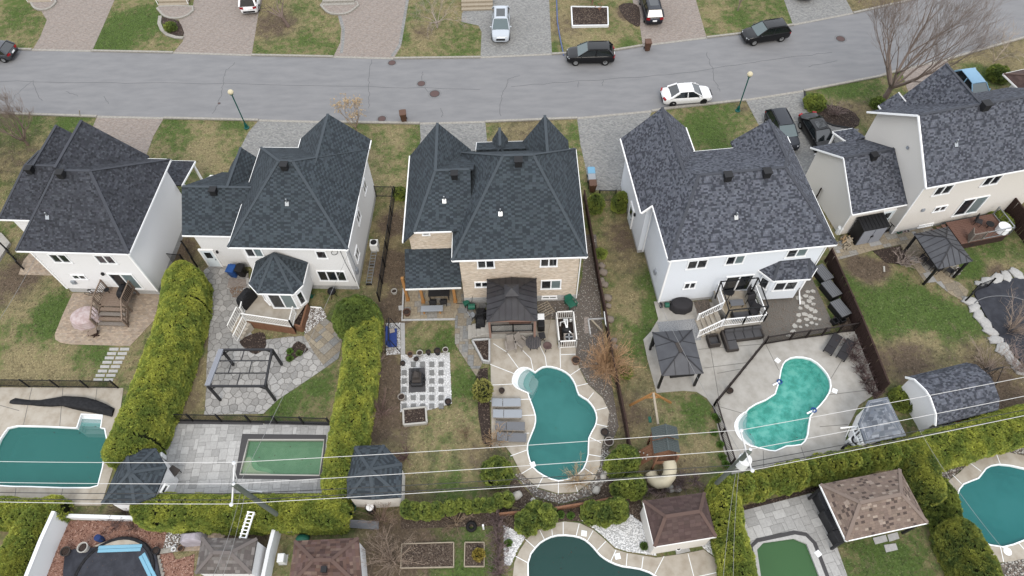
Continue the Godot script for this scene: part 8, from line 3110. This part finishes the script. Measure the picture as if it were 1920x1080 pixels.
func yard_five() -> void:
	var gz := gazebo("charcoal metal-roofed gazebo over a dining set in the fifth yard", [1759,504.5,1824,489.5,1777,425,1714,438.5],2.35,3.15,.2, M.metal_roof_blue, .04, M.steel_black)
	var tb := thing("dining_table", "long table with a pale cloth under the charcoal gazebo", "table", P(1752,490),-55)
	pcbox(tb, "top", M.tank_white, V(0,.74,0),V(1.9,.06,.9),.02)
	for i in 4:
		pbar(tb, "leg", M.steel_black, V(-.85 if i % 2 else .85,0,-.38 if i < 2 else .38),V(-.85 if i % 2 else .85,.72,-.38 if i < 2 else .38),.06,.06)
	for i in 5:
		var at: Vector3 = tb.transform * [V(-.6,0,.8),V(.0,0,.82),V(.6,0,.8),V(1.3,0,.2),V(.4,0,-.8)][i]
		var ch := thing("dining_chair", ["black chair at the gazebo table, nearest the house on the near side", "black chair at the gazebo table, middle of the near side", "black chair at the gazebo table, outermost of the near side", "black chair at the gazebo table's outer end", "black chair on the far side of the gazebo table"][i], "chair", at, -55 + [0,0,0,90,180][i], "black chairs at the gazebo table")
		pcbox(ch, "seat", M.cloth_graphite, V(0,.44,0),V(.5,.05,.5),.02)
		pcbox(ch, "backrest", M.cloth_graphite, V(0,.75,.26),V(.5,.55,.05),.02,V(10,0,0))
		for j in 4:
			pbar(ch, "leg", M.steel_black, V(-.22 if j % 2 else .22,0,-.22 if j < 2 else .28),V(-.22 if j % 2 else .22,.44,-.22 if j < 2 else .2),.035,.035)
	var bs := thing("resin_shed", "black resin storage shed with grey doors against the fifth house's garage", "shed", P(1618,446),10.8)
	pcbox(bs, "body", M.plastic_black, V(0,.95,0),V(2.1,1.9,1.1),.03)
	var rf := MB.new()
	rf.slope([V(-1.1,1.95,.62),V(1.1,1.95,.62),V(1.1,2.15,-.6),V(-1.1,2.15,-.6)],.1)
	part(bs, "roof", rf, M.plastic_black)
	for i in 7:
		pbox(bs, "roof_rib", M.plastic_black, V(-.9 + i * .3,2.06,0),V(.05,.05,1.15),V(-9.4 * -1,0,0))
	for s in [-1,1]:
		pbox(bs, "door", M.panel_silver, V(.5 * s, .93,.57),V(.94,1.7,.06))
	pbox(bs, "handle", M.plastic_black, V(0,.95,.62),V(.22,.18,.05))
	var wp := thing("firewood_pile", "heap of split firewood beside the black resin shed", "firewood", P(1585,455),0)
	for i in 34:
		var lb := MB.new()
		var l := rng.randi() % 4
		lb.tube([V(-.28,0,0),V(.28,0,0)],[.07,.065],5)
		var o := part(wp, "log", lb, M.wood_pale if i % 3 else M.wood_gold2)
		o.position = V(rng.randf_range(-.25,.25),.07 + l * .12, rng.randf_range(-.6,.6) * (1.0 - l * .2))
		o.rotation_degrees = V(0, rng.randf_range(-50,50) + 70, rng.randf_range(-12,12))
	var wb := thing("water_tank", "small white tank in the gap beside the firewood", "tank", P(1571,437))
	plathe(wb, "tank", M.tank_white, Vector3.ZERO, [[.22,0],[.24,.05],[.24,.7],[.18,.78],[0,.8]],14)
	var sc := thing("scooter", "black pushchair-like scooter against the fifth house's wall", "scooter", P(1659,436),20)
	pbar(sc, "frame", M.plastic_black, V(-.3,.15,0),V(.3,.15,0),.14,.08)
	pbar(sc, "stem", M.steel_black, V(.28,.15,0),V(.2,.95,0),.05,.05)
	pbar(sc, "handlebar", M.steel_black, V(.2,.95,-.25),V(.2,.95,.25),.04,.04)
	for x in [-.35,.35]:
		var w := MB.new()
		w.tube([V(x, .12,-.05),V(x, .12,.05)],[.12,.12],10)
		part(sc, "wheel", w, M.rubber)
	for e in [[1684,436,.22,.2, "plastic_green", "green flower pot at the foot of the fifth house's wall"],[1694,435,.17,.2, "cloth_pink", "pale pink pot at the foot of the fifth house's wall"],[1701,435,.14,.18, "pot_pale", "small cream pot at the foot of the fifth house's wall"],[1815,460,.25,.4, "wicker_dark", "dark pot behind the charcoal gazebo"],[1795,509,.2,.3, "pot_pale", "pale pot at the gazebo's outer post"]]:
		pot(e[5], P(e[0], e[1]), e[2], e[3], M[e[4]])
	var t := thing("wooden_deck", "brown wooden deck with steps at the fifth house's patio door", "deck", V(36.3,0,-33.7),10.8)
	deck_boards(t, M.wood_deck, -1.9,2.2,.0,2.2,.85,14)
	pbox(t, "skirt", M.wood_dark, V(.15,.4,1.1),V(3.9,.78,2.1))
	for i in 4:
		pbox(t, "step", M.wood_deck, V(-2.1 - i * .32,.68 - i * .2,.55),V(.32,.05,1.0))
		pbox(t, "riser", M.wood_dark, V(-1.95 - i * .32,.6 - i * .2,.55),V(.03,.16,1.0))
	railing(t, M.wood_grey, V(-1.3,.85,2.15),V(-.2,.85,2.15),.95,.15,.06)
	railing(t, M.metal_galvanised, V(-.2,.85,2.15),V(2.15,.85,2.15),.9,.6,.05)
	railing(t, M.metal_galvanised, V(2.15,.85,2.15),V(2.15,.85,.1),.9,.6,.05)
	pbar(t, "gate_panel", M.wood_grey, V(-1.3,1.3,2.1),V(-.9,1.3,1.5),.05,.9)
	var br := thing("white_barrel", "round white drum table at the corner of the fifth house's deck", "barrel", t.transform * V(1.75,.85,1.75))
	plathe(br, "drum", M.plastic_white, Vector3.ZERO, [[.42,0],[.45,.05],[.45,.5],[.47,.55],[.47,.62],[0,.64]],20)
	var dt := thing("deck_table", "small black round table on the fifth house's deck", "table", t.transform * V(.9,.85,1.2))
	plathe(dt, "top", M.steel_black, Vector3.ZERO, [[.3,.48],[.3,.52],[0,.53]],14)
	ptube(dt, "leg", M.steel_black, [V(0,0,0),V(0,.5,0)],.04)
	var dc := thing("deck_chair", "black chair on the fifth house's deck by the door", "chair", t.transform * V(.3,.85,.7),60)
	pcbox(dc, "seat", M.cloth_graphite, V(0,.42,0),V(.5,.06,.5),.02)
	pcbox(dc, "backrest", M.cloth_graphite, V(0,.7,-.26),V(.5,.55,.06),.02)
	for j in 4:
		pbar(dc, "leg", M.steel_black, V(-.22 if j % 2 else .22,0,-.22 if j < 2 else .22),V(-.22 if j % 2 else .22,.42,-.22 if j < 2 else .22),.035,.035)
	var cv := PP([1826,553,1831,537,1870,530,1930,516,2010,510,2010,700,1925,690,1895,660,1868,625,1845,590])
	block(cv)
	var ct := thing("covered_pool", "pool under a taut black winter cover at the right edge", "pool", P(1890,590))
	var cq := PackedVector2Array()
	for p in cv:
		cq.append(p - Vector2(ct.position.x, ct.position.z))
	pslab(ct, "cover", M.cloth_cover, cq, .12)
	var hs := MB.new()
	var hp := []
	var hr := []
	for i in 19:
		var a := PI * (.95 - i / 18.0 * 1.1)
		hp.append(P(1850,560,.13) - ct.position + V(cos(a) * 1.1 + i * .12,.02,-sin(a) * .7 + .5))
		hr.append(.045)
	hs.tube(hp, hr, 5)
	part(ct, "hose", hs, M.plastic_slate)
	var bo := [[1818,565,.55],[1826,578,.5],[1834,592,.55],[1846,606,.6],[1856,622,.55],[1866,638,.55],[1878,654,.6],[1890,668,.5],[1902,682,.55],[1914,696,.55],[1850,527,.5],[1868,523,.6],[1886,519,.55],[1905,514,.6],[1835,533,.35]]
	for i in bo.size():
		var r0 := thing("boulder", "pale flat boulder edging the covered pool, %s from the terrace" % ORD[i], "boulder", P(bo[i][0], bo[i][1]), i * 37.0, "boulders edging the covered pool")
		var rb := MB.new()
		var s: float = bo[i][2]
		rb.blob(V(0,.06,0),V(s * 1.1,.16, s * .7),10, Basis.IDENTITY, .22)
		part(r0, "stone", rb, M.plate_2)
	var g := thing("garden_swing", "black iron garden swing seat under the bare shrub at the right", "swing", P(1833,715),15)
	for x in [-1.0,1.0]:
		ptube(g, "leg", M.steel_black, [V(x, 0,-.6),V(x, 1.6,0),V(x, 0,.6)],.035)
	ptube(g, "top_bar", M.steel_black, [V(-1.05,1.6,0),V(1.05,1.6,0)],.04)
	for i in 5:
		pbox(g, "seat_slat", M.wicker_dark, V(0,.5,-.2 + i * .1),V(1.5,.03,.08))
		pbox(g, "back_slat", M.wicker_dark, V(0,.6 + i * .1,-.3 - i * .03),V(1.5,.07,.03))
	for x in [-.7,.7]:
		ptube(g, "hanger", M.steel_black, [V(x, .5,0),V(x, 1.58,0)],.02)
	var cl := thing("clothes_heap", "blue and red cloths on a dark cart behind the rounded-roof shed", "cart", P(1782,806),14)
	pcbox(cl, "cart", M.plastic_black, V(0,.35,0),V(2.6,.5,.8),.05)
	pcbox(cl, "blue_cloth", M.plastic_blue, V(-.35,.68,0),V(.6,.2,.55),.08,V(0,20,0))
	pcbox(cl, "red_cloth", M.cloth_red, V(.3,.7,-.1),V(.5,.18,.4),.08,V(0,-15,0))
	ptube(cl, "handle", M.metal_galvanised, [V(.8,.6,.3),V(1.3,1.0,.3),V(1.3,1.0,-.3),V(.8,.6,-.3)],.03)
	var gst := thing("garden_light", "small pale marker standing in the fifth yard's lawn", "marker", P(1658,510))
	pbar(gst, "stake", M.pot_pale, V(0,0,0),V(.12,.05,-.5),.12,.06)

func bottom_yards() -> void:
	var t := thing("covered_pool", "round above-ground pool under a black tarpaulin in red mulch", "pool", P(215,1080))
	var W := func(px: float, py: float, h: float) -> Vector3:
		return P(px, py, h) - t.position
	var tarp := PackedVector2Array()
	for q in [[122,1034],[136,1030],[172,1027],[200,1024],[266,1022],[272,1016],[292,1040],[300,1080],[304,1130],[120,1130],[118,1070]]:
		var p: Vector3 = W.call(q[0], q[1],.25)
		tarp.append(Vector2(p.x, p.z))
	pslab(t, "tarpaulin", M.cloth_cover, tarp, .25,-.02)
	var c: Vector3 = W.call(212,1085,.25)
	plathe(t, "pool_rim", M.cloth_black, V(c.x, .25, c.z),[[2.45,.0],[2.4,.07],[2.25,.07],[2.2,.0]],40)
	plathe(t, "cover", M.cloth_cover, V(c.x, .25, c.z),[[2.2,.05],[1.2,.02],[.0,.01]],36)
	var lv := MB.new()
	for i in 160:
		var a := rng.randf() * TAU
		var r := sqrt(rng.randf()) * 2.1
		var p := V(c.x + cos(a) * r, .305, c.z + sin(a) * r)
		var s := rng.randf_range(.02,.06)
		lv.tri(p, p + V(s, .01, s * .4), p + V(s * .3,.015, s))
	part(t, "leaf_litter", lv, M.leaf_litter, "stuff")
	var cop := PackedVector2Array()
	for q in [[176,1024],[190,1018],[210,1011],[234,1009],[256,1013],[267,1017],[264,1021],[200,1026]]:
		var p: Vector3 = W.call(q[0], q[1],.3)
		cop.append(Vector2(p.x, p.z))
	pslab(t, "ledge", M.concrete_warm, cop, .3,0)
	for e in [[[184,1030],[266,1027], "pale blue foam board lying across the tarpaulin's top"],[[266,1040],[288,1085], "pale blue foam board lying along the tarpaulin's right side"]]:
		var a := P(e[0][0], e[0][1],.27)
		var b := P(e[1][0], e[1][1],.27)
		var bd := thing("foam_board", e[2], "board", (a + b) * .5, rad_to_deg(atan2(-(b - a).z, (b - a).x)), "pale blue foam boards")
		pcbox(bd, "board", M.board_blue, V(0,.03,-.11),V((b - a).length(),.06,.2),.02)
		pcbox(bd, "board", M.board_blue, V(0,.03,.1),V((b - a).length() * .98,.05,.2),.02)
	pot("wide pale pot at the tarpaulin's upper left", P(163,1030,.1),.3,.55, M.pot_pale)
	pot("dark mossy pot at the tarpaulin's left corner", P(130,1037),.28,.5, M.wicker_brown)
	pot("dark pot at the tarpaulin's right corner", P(297,1035),.22,.4, M.wicker_dark)
	pot("white pot on the edging, left of two", P(328,1031,.05),.13,.25, M.plastic_white, false)
	pot("terracotta pot on the edging, right of two", P(342,1030,.05),.18,.3, M.clay)
	var bb := thing("blue_bucket", "dark blue pump bucket at the tarpaulin's top", "bucket", P(193,1013))
	plathe(bb, "body", M.cloth_navy, Vector3.ZERO, [[.16,0],[.2,.3],[.2,.7],[.1,.75],[0,.75]],12)
	pbar(bb, "handle", M.plastic_black, V(.1,.7,0),V(.28,.4,.1),.04,.04)
	bbq("grill under a pale lilac cover beside the gravel walk", P(368,1014),4, M.cloth_lilac, 1.0)
	var cbn := thing("curb_edging", "curved pale kerb stones along the red mulch", "edging", P(320,1034))
	for i in 9:
		var a := P(305 + i * 4.6,1034 - i * .7) - cbn.position
		pcbox(cbn, "kerb_stone", M.kerb, V(a.x, .06, a.z),V(.19,.14,.3),.02)
	for i in 6:
		var a := P(296 + i * 2.0,1046 + i * 8) - cbn.position
		pcbox(cbn, "kerb_stone", M.kerb, V(a.x, .06, a.z),V(.3,.14,.28),.02)
	var ar := thing("arbour_top", "white slatted arbour top between the bottom sheds", "arbour", P(482,1015),-8)
	for s in [-.17,.17]:
		pbar(ar, "beam", M.trim_white, V(s, 2.2,-1.2),V(s, 2.2,1.0),.08,.1)
		for z in [-1.1,.9]:
			pbar(ar, "post", M.trim_white, V(s, 0, z),V(s, 2.2, z),.09,.09)
	for i in 11:
		pbar(ar, "slat", M.trim_white, V(-.22,2.28,-1.15 + i * .21),V(.22,2.28,-1.15 + i * .21),.05,.05)
	var dr := thing("drum", "white-lidded drum behind the grey garden shed", "drum", P(697,956))
	plathe(dr, "body", M.plastic_black, Vector3.ZERO, [[.3,0],[.3,.6],[.28,.62]],16)
	plathe(dr, "lid", M.plastic_white, V(0,.6,0),[[.24,0],[.24,.06],[0,.08]],16)
	var hz := thing("hose_coil", "green coiled hose behind the grey garden shed", "hose", P(660,955))
	var hb := MB.new()
	var hp := []
	var hr := []
	for i in 49:
		var a := TAU * i / 12.0
		hp.append(V(cos(a) * (.22 + i * .002),.05 + i * .006, sin(a) * (.3 + i * .002)))
		hr.append(.03)
	hb.tube(hp, hr, 5)
	part(hz, "hose", hb, M.plastic_green)
	var pl := thing("roof_pipes", "bundle of grey pipes leaning along the wall behind the red-brown pavilion", "pipes", P(620,990))
	for i in 7:
		ptube(pl, "pipe", M.plastic_slate, [P(540,998 - i * 1.2,.5 + i * .05) - P(620,990), P(630,986 - i * 2.0,.6 + i * .06) - P(620,990), P(710,992 - i * 2.2,.3 + i * .04) - P(620,990)],.05,6)
	var wbx := thing("utility_box", "pale utility box beside the red-brown pavilion", "box", P(532,1050))
	pcbox(wbx, "case", M.tank_white, V(0,.35,0),V(.4,.7,.5),.03)
	pbox(wbx, "foot", M.foundation, V(0,.03,0),V(.5,.06,.6))
	var um := thing("green_sack", "green sack behind the red-brown pavilion", "sack", P(570,1012))
	var ub := MB.new()
	ub.blob(V(0,.25,0),V(.45,.3,.3),10, Basis.IDENTITY, .12)
	part(um, "sack", ub, M.plastic_green)
	var ty := thing("car_tyre", "old black tyre lying behind the raised bed", "tyre", P(884,988))
	var tt := MB.new()
	var tp := []
	var tr := []
	for i in 25:
		var a := TAU * i / 24.0
		tp.append(V(cos(a) * .24,.11, sin(a) * .24))
		tr.append(.11)
	tt.tube(tp, tr, 8, false)
	part(ty, "tread", tt, M.rubber)
	var ps := thing("white_stake", "short white post near the old tyre", "post", P(907,992))
	pbar(ps, "stake", M.plastic_white, V(0,0,0),V(0,.9,0),.1,.1)
	planter("long low raised bed of bare soil at the bottom edge", [754,1021,851,1018,851,1064,752,1066],.18, M.wood_pale, M.soil)
	planter("small raised bed with yellow plants at the bottom edge", [872,1018,908,1018,908,1063,871,1063],.18, M.wood_pale, M.soil)
	bush("plant_tuft", "yellow-green clump growing in the small raised bed", P(898,1042),[[.2,.05],[.35,.25],[.25,.5],[0,.6]], Color(.16,.12,.03), Color(.30,.24,.05), "", Vector3.ZERO, 160.0,.13,.1)
	pot("small white urn beside the plum-roofed shed", P(1270,1030,.05),.16,.35, M.plastic_white, false)
	slab("stepping_slab", M.plate_1, PP([1264,1022,1288,1018,1294,1034,1268,1040]),.06)
	var fi := thing("garden_ornament", "small pale garden ornament left of the low cedar by the kidney pool", "ornament", P(1136,888))
	plathe(fi, "body", M.pot_pale, Vector3.ZERO, [[.13,0],[.16,.2],[.08,.34],[.12,.45],[.08,.55],[0,.58]],10)

# ---------------------------------------------------------------- fences and walls
func fence(label: String, flat: Array, h: float, style: String, step := 2.0) -> Node3D:
	var line := PP(flat)
	var t := thing("fence" if style != "wall" else "garden_wall", label, "fence" if style != "wall" else "wall", V(line[0].x, 0, line[0].y),.0, "garden fences" if style != "wall" else "garden walls")
	var m: Material = {"picket": M.steel_black, "mesh": M.steel_black, "board": M.wood_dark, "rail": M.wood_rail, "wall": M.wall_white, "timber": M.wood_red, "bronze": M.wood_rail}[style]
	var org := line[0]
	for i in line.size() - 1:
		var a := V(line[i].x - org.x, 0, line[i].y - org.y)
		var z := V(line[i + 1].x - org.x, 0, line[i + 1].y - org.y)
		var len_ := (z - a).length()
		if style == "wall":
			pbar(t, "wall_body", m, a + V(0, h / 2,0), z + V(0, h / 2,0),.16, h)
			pbar(t, "coping", m, a + V(0, h + .03,0), z + V(0, h + .03,0),.22,.06)
			continue
		var n := maxi(1, int(round(len_ / step)))
		for k in n:
			var p := a.lerp(z, float(k) / n)
			var q := a.lerp(z, float(k + 1) / n)
			pbar(t, "post", m, p, p + V(0, h + .08,0),.09,.09)
			if style == "board" or style == "timber":
				var bn := maxi(2, int((q - p).length() / .3))
				for j in bn:
					var u := p.lerp(q, (j + .03) / bn)
					var w := p.lerp(q, (j + .97) / bn)
					pbar(t, "board", m, u + V(0, h / 2 + rng.randf_range(-.015,.015),0), w + V(0, h / 2,0),.035, h - .06)
				pbar(t, "cap_rail", m, p + V(0, h, 0), q + V(0, h, 0),.12,.05)
			else:
				for y in [.12, h - .02]:
					pbar(t, "rail", m, p + V(0, y, 0), q + V(0, y, 0),.05 if style != "bronze" else .09,.04)
				var b := MB.new()
				var gap := .105 if style != "mesh" else .16
				var c := maxi(2, int((q - p).length() / gap))
				for j in range(1, c):
					var u := p.lerp(q, float(j) / c)
					b.bar(u + V(0,.06,0), u + V(0, h + (.04 if style == "picket" else -.03),0),.022 if style != "mesh" else .012,.022 if style != "mesh" else .012)
				if style == "mesh":
					for y in 8:
						b.bar(p + V(0,.15 + y * h / 9.0,0), q + V(0,.15 + y * h / 9.0,0),.012,.012)
				part(t, "pickets", b, m)
		if i == line.size() - 2:
			pbar(t, "post", m, z, z + V(0, h + .08,0),.09,.09)
	return t

func build_fences() -> void:
	fence("black picket fence between the first yard's lawn and the left pool", [-60,724,0,725,222,728],1.15, "picket")
	fence("black picket fence between the flagstone yard and the plunge pool", [309,789,470,792,620,797],1.15, "picket")
	fence("black picket gate between the first and second houses", [316,493,350,496],1.3, "picket", 1.3)
	fence("black picket gate between the second and middle houses", [706,369,743,370],1.3, "picket", 1.3)
	fence("black picket gate between the two dark cedars by the driveway", [1122,377,1152,377],1.3, "picket", 1.3)
	fence("black wire fence along the gravel beside the second house", [740,372,731,440,722,500,712,565],1.2, "mesh")
	fence("dark board fence along the right side of the middle yard", [1094,375,1104,430,1112,480,1122,540,1132,590,1142,660,1156,730,1170,800,1178,850],1.15, "board")
	fence("bronze railing slanting across the emerald pool terrace", [1432,646,1386,703,1337,763],1.15, "bronze", 1.8)
	fence("bronze picket railing beside the playset lawn", [1337,763,1352,815,1370,872],1.15, "bronze", 1.8)
	fence("dark bronze gate fence above the emerald pool", [1432,646,1480,638,1540,630,1600,620],1.1, "bronze", 1.5)
	fence("tall dark board fence between the fourth and fifth yards", [1546,490,1570,545,1600,615,1622,670,1648,738],1.6, "board")
	fence("dark reddish board fence beyond the fifth house's deck", [1872,392,1930,470],1.9, "board")
	fence("low wire fence around the covered pool", [1808,566,1824,548,1850,538],1.1, "mesh", 1.2)
	fence("timber retaining wall above the dark pool, right stretch", [1036,958,1110,946,1196,928],.6, "timber", 1.5)
	fence("timber retaining wall above the dark pool, left stretch", [938,968,978,964],.6, "timber", 1.2)
	fence("white garden wall along the red mulch, top stretch", [134,972,230,975,320,977],.6, "wall")
	fence("white garden wall slanting down the left of the red mulch", [130,973,107,1025,84,1085,60,1150],1.7, "wall")
	fence("white garden wall between the bottom sheds", [528,990,515,1040,503,1100],1.2, "wall")
	fence("low wire fence left of the first yard", [15,470,45,505],1.0, "mesh", 1.2)
	fence("black side fence between the first house and the hedge", [352,470,370,500],1.2, "mesh", 1.3)
	fence("bronze gate panel behind the fourth house's roof", [1528,375,1545,350],1.3, "bronze", 1.2)

# ---------------------------------------------------------------- utility poles and wires
func build_wires() -> void:
	var A := [[437,867],[437,907],[432,945]]
	var B := [[1391,806],[1407.6,842],[1412,881]]
	var h := 8.6
	var poles := []
	for k in 2:
		var low := P(518,964,2.0) if k == 0 else P(1345,905,1.9)
		var top := P(438,908, h - .1) if k == 0 else P(1405,846, h - .1)
		var foot := low + (low - top) * (low.y / (top.y - low.y))
		var t := thing("utility_pole", ["weathered utility pole rising from the hedge below the plunge pool", "weathered utility pole with a white transformer beside the emerald pool terrace"][k], "utility pole", foot, .0, "utility poles")
		poles.append(t)
		ptube(t, "pole", M.pole_wood, [Vector3.ZERO, top - foot],.14,10)
		var ends: Array = A if k == 0 else B
		var p := []
		for e in ends:
			p.append(P(e[0], e[1], h) - foot)
		pbar(t, "crossarm", M.wire_pale, p[0] - V(0,.22,0), p[2] - V(0,.22,0),.07,.07)
		for q in p:
			plathe(t, "insulator", M.insulator, q - V(0,.2,0),[[.07,0],[.1,.06],[.06,.1],[.09,.16],[.04,.2],[0,.21]],12)
		ptube(t, "brace", M.wire_pale, [p[0].lerp(p[1],.4) - V(0,.25,0), (top - foot) - V(0,1.0,0)],.03)
		if k == 1:
			var at := P(1394,866,6.6) - foot
			plathe(t, "transformer", M.tank_white, at - V(0,.5,0),[[.3,0],[.34,.06],[.34,.85],[.36,.9],[.3,.96],[0,.98]],18)
			for q in [V(.12,.5,.1),V(-.12,.5,-.1)]:
				plathe(t, "bushing", M.insulator, at + q - V(0,.05,0),[[.07,0],[.09,.1],[.05,.22],[0,.24]],8)
			pbar(t, "bracket", M.steel_charcoal, at, (top - foot).lerp(Vector3.ZERO, .25),.08,.08)
		else:
			pbar(t, "bracket", M.metal_galvanised, V(-.5,6.6,0),V(.5,6.4,.1),.06,.06)
	var far_l := [[-260,860],[-260,899],[-260,935]]
	var far_r := [[2180,655],[2180,689],[2180,724]]
	for i in 3:
		wire("pale overhead conductor, %s of three" % ["farthest from the camera", "the middle one", "nearest the camera"][i],[P(far_l[i][0], far_l[i][1], h + .1), P(A[i][0], A[i][1], h + .08), P(B[i][0], B[i][1], h + .08), P(far_r[i][0], far_r[i][1], h + .1)],.015, M.wire_pale, .25)
	for e in [["dark telephone cable under the conductors, upper", [[-260,918],[455,925],[1375,872],[2180,716]],6.3,.02],["dark telephone cable under the conductors, lower", [[-260,930],[460,937],[1372,882],[2180,727]],6.0,.024]]:
		var pts := []
		for q in e[1]:
			pts.append(P(q[0], q[1], e[2]))
		wire(e[0], pts, e[3], M.wire_dark, .3)
	for e in [["thin service wire from the left pole to the second house", [[445,915,8.2],[655,470,5.2]]],["thin service wire from the right pole to the fourth house", [[1395,860,7.5],[1232,560,5.0]]],["thin service wire from the left pole towards the bottom shed", [[452,918,7.0],[395,1090,3.2]]],["second thin wire from the left pole towards the bottom shed", [[460,920,7.0],[410,1100,3.2]]],["thin wire from the right pole down to the bottom yard", [[1380,885,6.5],[1355,1100,3.2]]],["thin wire from the right pole to the moss-green pool's house", [[1385,885,6.5],[1375,1110,3.2]]],["thin wire across the right-hand yards", [[1720,800,5.6],[1890,1040,3.0]]],["thin wire to the first house's corner", [[-100,735,5.6],[68,480,5.2]]]]:
		var q: Array = e[1]
		wire(e[0],[P(q[0][0], q[0][1], q[0][2]), P(q[1][0], q[1][1], q[1][2])],.011, M.wire_mid, .35)

func wire(label: String, ends: Array, r: float, m: Material, sag: float) -> void:
	var t := thing("overhead_wire", label, "wire", ends[0],.0, "overhead wires")
	var pts := []
	for i in ends.size() - 1:
		for s in 16:
			var f := s / 16.0
			pts.append((ends[i] as Vector3).lerp(ends[i + 1], f) - V(0, sag * 4.0 * f * (1.0 - f),0) - ends[0])
	pts.append(ends[-1] - ends[0])
	ptube(t, "strand", m, pts, r, 5)
